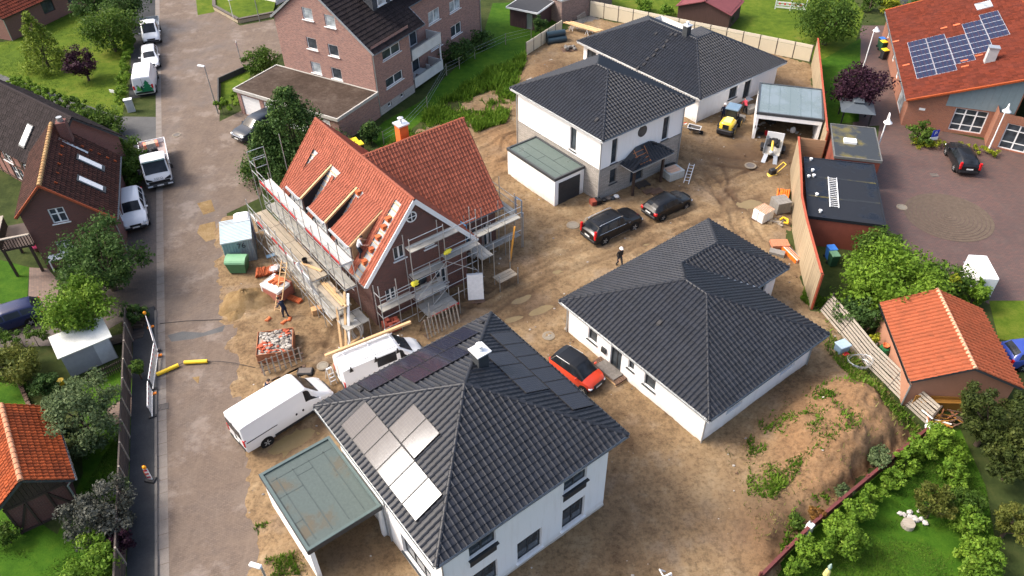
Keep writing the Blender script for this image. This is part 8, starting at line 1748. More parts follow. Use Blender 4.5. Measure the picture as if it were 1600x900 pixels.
solo('cement_bag', M().blob((0,0,.3),.25,.2,.32,10,6,.15), FOIL, 'white bag slumped on the carport floor', 'bag', ckp(3.6,2.0)); solo('timber_offcuts', M().box(-1.2,1.2,-.1,.1,0,.12).box(-1.0,1.3,.12,.3,0,.1).box(-.9,.9,0,.2,.12,.2), TIMB_BR, 'brown timber offcuts at the back of the carport', 'timber', ckp(3.4,4.6), .1); solo('rope_coil', M().lathe([(.22,0),(.3,.06),(.3,.14),(.2,.18)], 14), BLACKP, 'dark hose coil in the carport entrance', 'hose', ckp(.8,1.0)); solo('red_canister', M().bbox(-.12,.12,-.2,.2,0,.4,.03), RDOT, 'red canister beside the dark hose coil', 'canister', ckp(1.3,1.0))
# materials along the timber wall
q = G(1222,307); T = thing('pipe_bundle', 'bundle of bright orange drain pipes by the timber wall', 'pipes', (q[0],q[1],.05), 1.2); OPIPE = mat('orange_pipe', (.8,.16,.02), .4)
for i in range(11): part('pipe', M().tube((-.75,-.45+.16*(i%6),.1+.15*(i//6)),(.75+random.uniform(-.2,.1),-.45+.16*(i%6)+random.uniform(-.06,.06),.1+.15*(i//6)),.07,10), OPIPE, T, smooth=50)
q = G(1217,330); T = thing('block_stack', 'grey concrete block stack by the timber wall', 'blocks', (q[0],q[1],.05), .25); pallet_parts(T, 1.3, 1.3)
for z in range(4):
    for i in range(4):
        for j in range(3): part('block', M().box(-.6+i*.3,-.6+i*.3+.285,-.6+j*.4,-.6+j*.4+.385,.15+z*.24,.15+z*.24+.225), CONCRETE, T)
q = G(1190,344); T = thing('sack_pallet', 'pallet of white sacks topped by a slatted pallet', 'sacks', (q[0],q[1],.05), .6); pallet_parts(T, 1.3, 1.1)
for z in range(5):
    for i in range(2):
        for j in range(2): part('sack', M().bbox(-.63+i*.64,-.01+i*.64,-.53+j*.54,-.01+j*.54,.15+z*.17,.15+z*.17+.165,.04), FOIL, T)
for i in range(7): part('top_slat', M().box(-.5+i*.17,-.4+i*.17,-.55,.55,1.02,1.05), mat('pale_brown_slat', (.42,.25,.16), .8) if i == 0 else bpy.data.materials['pale_brown_slat'], T)
q = G(1214,350); T = thing('firewood_pile', 'little heap of split wood with a bright yellow hose', 'firewood', (q[0],q[1],.05))
for i in range(16): a = random.random()*6.28; part('log', M().bar((random.uniform(-.8,.5),random.uniform(-.4,.4),.08+.1*random.random()),(random.uniform(-.8,.5)+.3*math.cos(a),random.uniform(-.4,.4)+.3*math.sin(a),.12+.1*random.random()),.12,.1), TIMB_PALE if i % 3 else TIMB_GREY, T)
part('hose', M().path([(.2,.1,.3),(.5,.3,.35),(.8,.1,.3),(.7,-.3,.2),(.4,-.2,.25)], .08, 8), YT, T, smooth=60)
q = G(1217,386); T = thing('brick_pallet', 'pallet of flat reddish bricks in front of the bungalow wing', 'bricks', (q[0],q[1],.05), .0); pallet_parts(T, 1.4, .9); BRK2 = mat('reddish_tan_brick', (.42,.18,.1), .85, .2)
for z in range(2):
    for i in range(6):
        for j in range(4): part('brick', M().box(-.66+i*.22,-.66+i*.22+.21,-.42+j*.21,-.42+j*.21+.2,.15+z*.12,.15+z*.12+.11), BRK2, T)
q = G(1213,399); T = thing('slab_stack', 'low stack of pale grey slabs beside the wing eave', 'slabs', (q[0],q[1],.05), -.45)
for i in range(3): part('slab', M().box(-.55,.55,-.28,.28,i*.11,i*.11+.1), CONCRETE, T)
q = G(1235,400); T = thing('batten_bundle', 'bundle of orange and grey battens leaning at the timber wall foot', 'battens', (q[0],q[1],.05), -1.25)
for i in range(6): part('batten', M().box(-.95,.95,-.27+i*.09,-.19+i*.09,.02,.3), [OPIPE,FOIL,OPIPE,GALV,OPIPE,GALV][i], T)
# behind: planks on trestles, black rolls, paving
q = G(905,51); T = thing('plank_trestle', 'orange planks resting on white trestles near the cream fence', 'planks', (q[0],q[1],.05), pxyaw((886,45),(937,60)))
for i in range(5): part('plank', M().box(-2.0+.2*i,2.6+.1*i,-.5+.2*i,-.32+.2*i,.8+.05*(i%2),.86+.05*(i%2)), TIMB_NEW, T)
for x in (-.9,1.3):
    for sx in (-.25,.25): part('trestle_leg', M().bar((x+sx,-.4,0),(x,-.3,.8),.06,.06), PVC, T); part('trestle_leg', M().bar((x+sx,.5,0),(x,.4,.8),.06,.06), PVC, T)
q = G(868,66); T = thing('roll_bundle', 'bundle of black insulation rolls standing on the mud at the back', 'rolls', (q[0],q[1],.05), pxyaw((857,66),(882,62)))
for i, (y, z) in enumerate(((-.35,.35),(.35,.35),(0,.95))): part('roll', M().tube((-1.1,y,z),(1.1,y,z),.36,14), mat('blue_black_foil', (.025,.045,.06), .35, .2) if i == 0 else bpy.data.materials['blue_black_foil'], T, smooth=50)
q = G(889,80); T = thing('stone_pallet', 'pallet with grey stones behind the two-storey house', 'stones', (q[0],q[1],.05), .2); pallet_parts(T, 1.6, 1.0)
for i in range(14): part('stone', M().blob((random.uniform(-.6,.6),random.uniform(-.35,.35),.28+random.uniform(0,.2)),.2,.17,.14,7,5,.25), CONCRETE, T)
a_ = G(925,38); T = thing('paved_terrace', 'new grey slab terrace behind the back bungalow', 'terrace', (a_[0],a_[1],.07), SITE_YAW)
for i in range(8):
    for j in range(6): part('slab', M().box(-2+i*.6,-2+i*.6+.585,-2+j*.6,-2+j*.6+.585,-.05,.02+random.uniform(-.004,.004)), CONCRETE, T)
T = thing('grid_panel', 'dark metal grid leaning on the mottled annex wall', 'grid', G(905,40), pxyaw((897,44),(911,35)))
for i in range(9): part('bar', M().bar((i*.22,0,0),(i*.22,.35,1.1),.03,.03), GALV, T)
for z in (.1,1.0): part('rail', M().bar((0,.33*z,z),(1.76,.33*z,z),.03,.03), GALV, T)
for i, px in enumerate(((838,115),(850,103),(862,110),(843,128),(866,122),(835,125))): leaning('muddy timber lying on the churned soil, number %s' % ('one','two','three','four','five','six')[i], G(*px)+np.array([-.8,-.6,.25]), G(*px)+np.array([.9,.6,.35+.05*(i%3)]), .2, .15, TIMB_GREY if i % 2 else TIMB_BR, 'muddy_timber')
# right-hand gardens
T = thing('garden_pavilion', 'small dark pavilion with square hip roof beside the garages', 'pavilion', G(1332,190), yG)
for x in (-1.2,1.2):
    for y in (-1.2,1.2): part('post', M().box(x-.06,x+.06,y-.06,y+.06,0,1.6), BLACKP, T)
m = M(); m.add([(-1.5,-1.5,1.6),(1.5,-1.5,1.6),(1.5,1.5,1.6),(-1.5,1.5,1.6),(-.3,-.3,2.1),(.3,-.3,2.1),(.3,.3,2.1),(-.3,.3,2.1)], [(0,1,5,4),(1,2,6,5),(2,3,7,6),(3,0,4,7),(4,5,6,7)]); part('roof', m, mat('dark_canvas', (.07,.085,.1), .5, .15), T); part('vent_roof', M().bbox(-.5,.5,-.5,.5,2.16,2.26,.06), bpy.data.materials['dark_canvas'], T)
q = G(1299,378); T = thing('bird_house', 'grey bird house with white roof on a post against the red garage wall', 'bird house', q, .3); part('post', M().bar((0,0,0),(0,0,1.2),.09,.09), TIMB_GREY, T); part('box', M().box(-.22,.22,-.22,.22,1.2,1.5), TIMB_BR, T); part('roof', M().add([(-.36,-.36,1.48),(.36,-.36,1.48),(.36,.36,1.48),(-.36,.36,1.48),(0,0,1.85)], [(0,1,4),(1,2,4),(2,3,4),(3,0,4),(3,2,1,0)]), mat('pale_tin', (.55,.6,.62), .4), T)
q = G(1327,378); T = thing('scrap_timber', 'old boards leaning between red garage wall and leafy bush', 'boards', q)
for i in range(5): part('board', M().bar((.3*i-.4,-.5,0),(.3*i-.3,.35,1.3+.1*i),.2,.04), TIMB_GREY if i%2 else TIMB_BR, T)
q = G(1338,372); T = thing('concrete_well', 'square concrete well cover with round hole behind the bush', 'well', q, yG); part('slab', M().box(-.9,.9,-.7,.7,0,.5), mat('mossy_concrete', (.2,.19,.14), .9, .3), T); part('hole', M().lathe([(.3,.5),(.3,.51)], 16, (-.2,.1,0)), BRK, T)
a, b = G(1521,452), G(1549,466); TR = thing('box_trailer', 'plain white box trailer parked on the red paving', 'trailer', a, R(-35)+0); 
za = [np.array(p) for p in (G(1517,398,2.0), G(1549,400,2.0), G(1562,436,2.0), G(1532,434,2.0))]
TR.location = (za[3][0], za[3][1], 0); TR.rotation_euler = (0,0,heading(za[3], za[2])); wT = float(np.linalg.norm(za[2]-za[3])); lT = float(np.linalg.norm(za[0]-za[3]))
part('box', M().bbox(0,wT,0,lT,.45,2.0,.02), STEEL_W, TR); part('door', M().box(.05,wT*.5-.01,-.025,-.004,.5,1.94), STEEL_W, TR); part('door', M().box(wT*.5+.01,wT-.05,-.025,-.004,.5,1.94), STEEL_W, TR); part('rail', M().box(-.02,wT+.02,-.02,lT,.38,.45), GALV, TR)
for sx in (-.06,wT+.06): wheel(TR, .0, 0, .31, .2); o_ = TR.children[-1]; o_.rotation_euler = (0,0,math.pi/2); o_.location = (sx, lT*.5, .31)
part('drawbar', M().bar((wT/2,lT,.42),(wT/2,lT+1.2,.42),.1,.1), GALV, TR)
q = G(1376,560); T = thing('rain_barrel', 'green rain barrel with orange pot on top beside the salmon wall', 'barrel', q); part('barrel', M().lathe([(.3,0),(.36,.4),(.36,.6),(.3,1.0),(.1,1.0)], 18), mat('barrel_green', (.02,.13,.05), .45), T, smooth=40); part('pot', M().lathe([(.12,1.0),(.22,1.22),(.18,1.22),(.1,1.1)], 14), ORT, T); part('can', M().blob((.45,-.3,.35),.2,.2,.35,10,6,.1), mat('teal_plastic', (.02,.12,.1), .45), T)
q = G(1313,550); T = thing('blue_tub', 'pale blue covered tub by the slat fence', 'tub', q, .4); part('tub', M().bbox(-.38,.38,-.32,.32,0,.7,.06), mat('pale_blue', (.2,.3,.4), .5), T); part('lid', M().bbox(-.42,.42,-.36,.36,.7,.78,.03), mat('pale_blue_lid', (.32,.42,.5), .4), T); solo('red_crate', M().bbox(-.2,.2,-.15,.15,0,.28,.02), RDOT, 'small red box beside the pale blue tub', 'box', G(1320,557), .3)
q = G(1340,572); T = thing('wire_coil', 'loose coil of grey fence wire against the slat fence', 'wire', q+np.array([0,0,.05]))
for i in range(9): part('loop', M().path([((.55+.03*i)*math.cos(t), (.45+.02*i)*math.sin(t), .1+.05*i+.12*math.sin(2*t+i)) for t in np.linspace(0,6.28,17)], .012, 4), GALV, T)
q = G(1327,578); T = thing('pallet', 'red-brown broken pallet under the wire coil', 'pallet', (q[0],q[1],.05), -.7); pallet_parts(T, 1.3, .9, bpy.data.materials['red_brown_boards'])
q = G(1378,632); T = thing('grey_bucket', 'grey metal bucket among the weeds by the slat fence', 'bucket', q); part('bucket', M().lathe([(.16,0),(.22,.36),(.24,.37),(.2,.35),(.15,.05)], 14), GALV, T)
q = G(1336,520); solo('tarpaulin_heap', M().blob((0,0,.3),.7,.5,.42,12,7,.2), mat('dark_tarp', (.02,.025,.035), .4), 'dark tarpaulin heap under the fallen branch by the fence', 'tarpaulin', q)
leaning('pale bare branch propped against the salmon garage corner', G(1348,523)+np.array([0,0,.2]), G(1383,497)+np.array([0,0,1.6]), .16, .1, TIMB_GREY, 'dead_branch')
q = G(1466,640); T = thing('timber_pile', 'ochre board panels stacked against the dark garage front', 'timber', q, R(-10)+.1); OCHW = wood_mat('ochre_boards', (.36,.17,.03), .6, .2)
part('panel', M().bar((-1.6,.1,.55),(1.2,.1,.55),.06,1.0), OCHW, T); part('panel', M().bar((-1.3,-.1,.4),(1.4,-.1,.4),.06,.75), OCHW, T); part('top_board', M().box(-1.3,1.4,-.2,.15,.78,.83), OCHW, T)
q = G(1472,662); T = thing('scrap_pile', 'tangled pile of red-brown scrap wood before the ochre boards', 'scrap wood', q)
for i in range(38): a = random.random()*3.14; x, y, z = random.uniform(-1,1), random.uniform(-.5,.5), random.uniform(.05,.55); part('scrap', M().bar((x-.5*math.cos(a),y-.35*math.sin(a),z),(x+.5*math.cos(a),y+.35*math.sin(a),z+random.uniform(-.15,.2)),.07,.05), [bpy.data.materials['red_brown_boards'],OCHW,TIMB_BR][i%3] if i % 9 else PVC, T)
solo('white_sack', M().blob((0,0,.25),.45,.35,.28,10,6,.2), FOIL, 'pale sack at the lower end of the slat fence', 'sack', G(1432,630)); solo('white_sack', M().blob((0,0,.2),.5,.4,.25,10,6,.2), FOIL, 'grey-white heap where slat fence meets the lawn corner', 'sack', G(1458,672))
q = G(1425,815); T = thing('stone_cluster', 'white stones around a cut stump on the lawn', 'stones', q); part('stump', M().lathe([(.34,0),(.32,.3),(.02,.31)], 14, (-.35,-.25,0)), TIMB_GREY, T); WST = mat('white_stone', (.42,.4,.38), .8, .25, 4)
for i in range(11): part('stone', M().blob((random.uniform(-.5,.6),random.uniform(-.2,.6),.12),random.uniform(.1,.2),random.uniform(.09,.16),.11,7,5,.25), WST, T)
q = G(1286,908); T = thing('garden_ornament', 'slim yellow and grey-green garden ornament on a pole at the bottom edge', 'ornament', q, .5); part('pole', M().tube((0,0,0),(0,0,1.5),.035,8), GALV, T); part('cloth', M().lathe([(.05,.4),(.17,.6),(.13,1.0),(.06,1.15)], 10), mat('pale_yellow_cloth', (.6,.52,.2), .7, .25, 6), T); part('tip', M().lathe([(.07,1.15),(.1,1.35),(.03,1.6)], 10), mat('grey_green', (.25,.34,.3), .5), T)
q = G(1040,905); T = thing('tubular_rack', 'white tubular frame cut off by the bottom edge on the dirt', 'frame', (q[0],q[1]-.3,.05), .4); part('tube', M().path([(-.3,0,0),(-.2,.1,.7),(.2,.1,.75),(.3,0,0)], .05, 8), PVC, T); part('tube', M().path([(-.2,.1,.7),(-.1,.6,.5),(.3,.6,0)], .04, 8), PVC, T)
q = G(958,590); T = thing('pallet_step', 'pallets with grey plates forming a step at the bungalow door', 'pallet', (q[0]-.25,q[1]+.35,.05), SITE_YAW); pallet_parts(T, 2.4, 1.0, TIMB_NEW); pallet_parts(T, 2.4, 1.0, TIMB_BR, .15)
part('plate', M().box(-.8,.85,-.42,.42,.3,.36), mat('mottled_plate', (.14,.13,.12), .8, .5, 5), T)
solo('garden_stick_plant', M().path([(0,0,0),(.02,.02,.6),(.15,.1,1.1)], .02, 5).path([(0,0,.4),(-.2,.1,1.0)], .015, 5).path([(0,0,.3),(.1,-.2,.9)], .015, 5).blob((0,0,.08),.12,.12,.1), TIMB_GREY, 'bare stick plant at the bungalow corner', 'plant', G(884,516)+np.array([0,0,.05]))
solo('yellow_machine_hose', M().path([(0,0,0),(.8,.3,.0),(1.4,-.2,0),(2.4,.1,0)], .03, 6), BLACKP, 'black hose lying on the mud right of the scaffold', 'hose', G(770,420)+np.array([0,0,.06]), .6)
# stones and clods nobody could count
m = M()
for i in range(1500):
    j = rng.integers(0, len(TRACKS)*3+14)
    X = rng.uniform(SP[:,0].min(), SP[:,0].max()); Y = rng.uniform(SP[:,1].min(), SP[:,1].max())
    if not pip(np.array([X]), np.array([Y]), SP)[0]: continue
    s = .025+.06*rng.random()**3; z = float(ground_z(np.array([X]), np.array([Y]))[0])+.02; m.blob((X,Y,z+s*.3), s*1.3, s, s*.8, 5, 3, .3, mat=int(rng.integers(0,3)))
tag(link('pebbles', m.mesh('pebbles', [RUB[0], RUB[2], mat('soil_clod', (.13,.08,.05), .95, .3)])), kind='stuff')

# ------------------------------------------------------------------ scaffolding round the brick house
SC = thing('scaffold', 'grey tube scaffold wrapped round the unfinished brick house', 'scaffold', OX, SITE_YAW)
DECKM = [mat('deck_pale', (.5,.49,.45), .8, .2, 2), mat('deck_grey', (.3,.29,.26), .85, .3, 2), wood_mat('deck_wood', (.33,.28,.21), .85, .3)]
TOE_R = mat('toe_red', (.45,.03,.03), .5, .2); 
def std(x, y, z1, z0=0): part('standard', M().tube((x,y,z0),(x,y,z1),.03,6), GALV, SC)
def rail(p, q, r=.024, nm='guard_rail'): part(nm, M().tube(p, q, r, 6), GALV, SC)
def deck(x0, x1, y0, y1, z, m_, k=2, ax='x'):
    w = (y1-y0)/k if ax == 'x' else (x1-x0)/k
    for i in range(k):
        if ax == 'x': part('deck_plank', M().box(x0+.02, x1-.02, y0+i*w+.015, y0+(i+1)*w-.015, z-.06, z), m_, SC)
        else: part('deck_plank', M().box(x0+i*w+.015, x0+(i+1)*w-.015, y0+.02, y1-.02, z-.06, z), m_, SC)
XS = [-13.3,-10.85,-8.4,-5.95,-3.5,-1.05]; XM = [-12.1,-9.6,-7.2,-4.7,-2.3]
for x in XS: std(x, -.12, 5.6); std(x, -.95, 7.6)
for x in XS[:5]: std(x, -2.25, 4.7)
for x in XM: std(x, -.99, 6.7); std(x, -2.29, 4.4); rail((x-1.2,-1.0,3.7),(x+1.2,-1.0,5.5),nm='brace'); rail((x-1.2,-1.0,.2),(x+1.2,-1.0,3.4),nm='brace'); rail((x-1.2,-2.3,1.2),(x+1.2,-2.3,1.2)); rail((x-1.2,-.98,4.6),(x+1.2,-.98,4.6)); rail((x-1.2,-.98,2.6),(x+1.2,-.98,2.6))
std(-14.4, -.95, 7.6); std(-14.4, .3, 7.6); std(-14.3, 1.6, 8.2)
for a, b in zip(XS[:-1], XS[1:]):
    deck(a, b, -.9, -.08, 5.6, DECKM[0], 2); deck(a, b, -.9, -.15, 3.6, DECKM[1], 2)
    for z in (6.1, 6.6): rail((a,-.97,z), (b,-.97,z))
    rail((a,-.97,4.1), (b,-.97,4.1)); rail((a,-.97,5.5),(b,-.97,5.5),nm='ledger'); rail((a,-.1,5.5),(b,-.1,5.5),nm='ledger'); rail((a,-.97,3.5),(b,-.97,3.5),nm='ledger')
    mid_ = (a+b)/2; part('toe_board', M().box(a,mid_,-.94,-.91,5.6,5.76), TOE_R, SC); part('toe_board', M().box(mid_,b,-.94,-.91,5.6,5.76), TOE_R if random.random() < .5 else BW, SC)
for a, b in zip(XS[:4], XS[1:5]):
    deck(a, b, -2.2, -1.0, 3.3, DECKM[2], 3)
    for z in (3.8,4.3): rail((a,-2.27,z),(b,-2.27,z))
    rail((a,-2.25,3.2),(b,-2.25,3.2),nm='ledger'); part('toe_board', M().box(a,(a+b)/2,-2.22,-2.19,3.3,3.45), BW if a < -10 else TOE_R, SC); part('toe_board', M().box((a+b)/2,b,-2.22,-2.19,3.3,3.45), TOE_R if a < -10 else BW, SC); rail((a,-2.25,.2),(b,-2.25,3.1),nm='brace')
for a, b in zip(XS[1:5], XS[2:]):
    deck(a, b, -2.2, -1.0, 1.75, DECKM[1], 3); rail((a,-2.25,1.65),(b,-2.25,1.65),nm='ledger'); rail((a,-.97,1.65),(b,-.97,1.65),nm='ledger')
    for z in (2.3,2.8): rail((a,-2.27,z),(b,-2.27,z))
deck(-3.5,-.3,-2.0,-1.0,2.9,DECKM[2],3); deck(-1.05,.4,-2.0,-.3,1.6,DECKM[1],3); std(-.3,-2.0,3.2); std(.4,-2.0,1.8); std(.4,-.35,1.8)
for x in XS:
    for z in (1.65,3.5,5.5): rail((x,-.95,z),(x,-.12,z),nm='transom')
for x in XS[:5]: rail((x,-2.25,3.2),(x,-.95,3.2),nm='transom'); rail((x,-2.25,1.65),(x,-.95,1.65),nm='transom')
# access frames at the left end
for x, y0, y1, z in ((-14.4,-.95,.3,7.6),(-13.3,-.95,-.12,7.6)): rail((x,y0,z),(x,y1,z),nm='end_frame'); rail((x,y0,z-.8),(x,y1,z-.8),nm='end_frame')
for z in (6.1,6.9): rail((-14.4,-.95,z),(-13.3,-.95,z))
# gable side
YS = [.35,2.9,5.45,8.0]; X0, X1s = .35, 1.1
for y in YS: std(X0, y, 4.2 if y in (YS[0],) else 6.9 if y == 8.0 else 7.0); std(X1s, y, [4.6,7.1,7.1,7.1][YS.index(y)])
deck(X0,X1s,2.95,6.6,6.0,DECKM[1],2,'y'); deck(X0,X1s,5.5,8.3,4.15,DECKM[1],2,'y'); deck(X0,X1s,2.95,5.4,3.75,DECKM[1],2,'y'); deck(X0,X1s,.4,2.85,2.4,DECKM[1],2,'y'); deck(X0,X1s,2.95,5.4,2.0,DECKM[0],2,'y'); deck(X0+.1,X1s+1.0,3.2,5.6,.95,DECKM[1],3,'y')
part('toe_board', M().box(X1s+1.02,X1s+1.05,3.2,5.6,.95,1.1), TOE_R, SC)
for z, ya, yb in ((6.5,2.9,8.0),(7.0,2.9,5.45),(4.65,2.9,8.0),(5.1,5.45,8.0),(4.25,2.9,5.45),(2.9,.35,2.9),(3.4,.35,2.9),(2.5,2.9,5.45),(1.9,.35,8.0),(3.65,.35,8.0)): rail((X1s+.03,ya,z),(X1s+.03,yb,z))
for y in YS:
    for z in (1.9,3.65): rail((X0,y,z),(X1s,y,z),nm='transom')
rail((X1s+.05,2.9,2.0),(X1s+.05,5.45,4.1),nm='brace'); rail((X1s+.05,5.45,4.1),(X1s+.05,8.0,2.0),nm='brace'); rail((X1s+.05,2.9,.1),(X1s+.05,5.45,1.9),nm='brace')
for y in (1.6,4.2,6.7): std(X1s+.02, y, 4.6); rail((X1s,y-1.2,.9),(X1s,y+1.2,.9)); rail((X1s,y-1.2,2.9),(X1s,y+1.2,2.9))
for x, y in ((2.15,3.2),(2.15,5.6)): std(x, y, 2.4)
for y, z in ((2.9,3.3),(5.6,4.6)):
    part('strap_bundle', M().blob((X1s+.1,y,z+.25),.16,.3,.2,9,6,.35), mat('yellow_strap', (.7,.62,.05), .6) if y == 2.9 else bpy.data.materials['yellow_strap'], SC)
# right side
for y in (8.9,10.4,11.9,13.4):
    for x in (-1.75,-.95): std(x, y, 4.6 if x == -1.75 else 4.4)
for ya, yb in ((8.9,10.4),(10.4,11.9),(11.9,13.4)):
    deck(-1.72,-.98,ya,yb,2.9,DECKM[1],2,'y'); deck(-1.72,-.98,ya,yb,1.3,DECKM[1],2,'y')
    for z in (3.4,3.9,1.8): rail((-.93,ya,z),(-.93,yb,z))
    rail((-1.75,ya,2.8),(-1.75,yb,2.8),nm='ledger')
BLUF = mat('blue_frame', (.06,.16,.3), .5)
for y in (8.6,13.5): part('blue_frame', M().path([(-1.0,y,2.9),(-1.0,y,4.3),(-1.7,y,4.3),(-1.7,y,2.9)], .035, 6), BLUF, SC)
for x in (-4.0,-6.5,-9.0,-11.0): std(x, 12.95, 4.8); std(x, 13.7, 4.8)
for a, b in ((-4.0,-1.75),(-6.5,-4.0),(-9.0,-6.5),(-11.0,-9.0)): deck(a,b,13.0,13.65,2.9,DECKM[1],2); rail((a,13.72,3.4),(b,13.72,3.4)); rail((a,13.72,3.9),(b,13.72,3.9))
deck(-.9,1.3,8.2,9.2,2.9,DECKM[1],3); deck(1.3,2.2,9.0,10.6,1.0,DECKM[2],3,'y'); 
for x, y in ((1.3,8.2),(1.3,9.2),(2.2,9.0),(2.2,10.6),(1.3,10.6)): std(x, y, 3.9 if x == 1.3 else 1.6)
# loads on the decks
solo('plank_load', M().box(-1.6,1.5,-.12,-.01,0,.06).box(-1.4,1.7,.02,.13,0,.06).box(-1.2,1.4,.15,.25,0,.05), TIMB_NEW, 'fresh planks stored on the lower left scaffold deck', 'planks', ow(-2.0,-1.5,2.92), SITE_YAW)
solo('black_bucket', M().lathe([(.15,0),(.19,.34),(.16,.34),(.13,.05)], 14), BLACKP, 'black bucket on the wooden scaffold deck', 'bucket', ow(-5.6,-1.6,3.31)); solo('timber_offcut', M().box(-.9,.9,-.1,.1,0,.06), TIMB_NEW, 'yellow timber offcut on the wooden scaffold deck', 'timber', ow(-4.9,-1.5,3.31), SITE_YAW+.4)
# tile stacks waiting on the roof strip
o, e, s, n = frame_of((g0,g1,g2,g3))
for i, yv in enumerate((.75,1.35,1.95,2.45,2.85)):
    c = o + e*(-1.12-XB) + s*yv*k_ + n*.06; w = ow(0,0,0); pos = np.array(OX)+U*c[0]+V*c[1]+np.array([0,0,c[2]])
    T = thing('roof_tile_stack', 'little stack of terracotta tiles on the open battens, %s from the eave' % ('first','second','third','fourth','fifth')[i], 'tile stack', pos, SITE_YAW, 'tile stacks on the roof battens')
    for k in range(5): part('tile', M().box(-.16,.16,-.12,.2,-.05+.06*k,-.0+.06*k), ORT, T)
c = o + e*(-5.0-XB) + s*2.85*k_ + n*.06; pos = np.array(OX)+U*c[0]+V*c[1]+np.array([0,0,c[2]]); T = thing('roof_tile_stack', 'stack of terracotta tiles between the middle and lower dormers', 'tile stack', pos, SITE_YAW)
for k in range(5): part('tile', M().box(-.16,.16,-.12,.2,-.05+.06*k,-.0+.06*k), ORT, T)

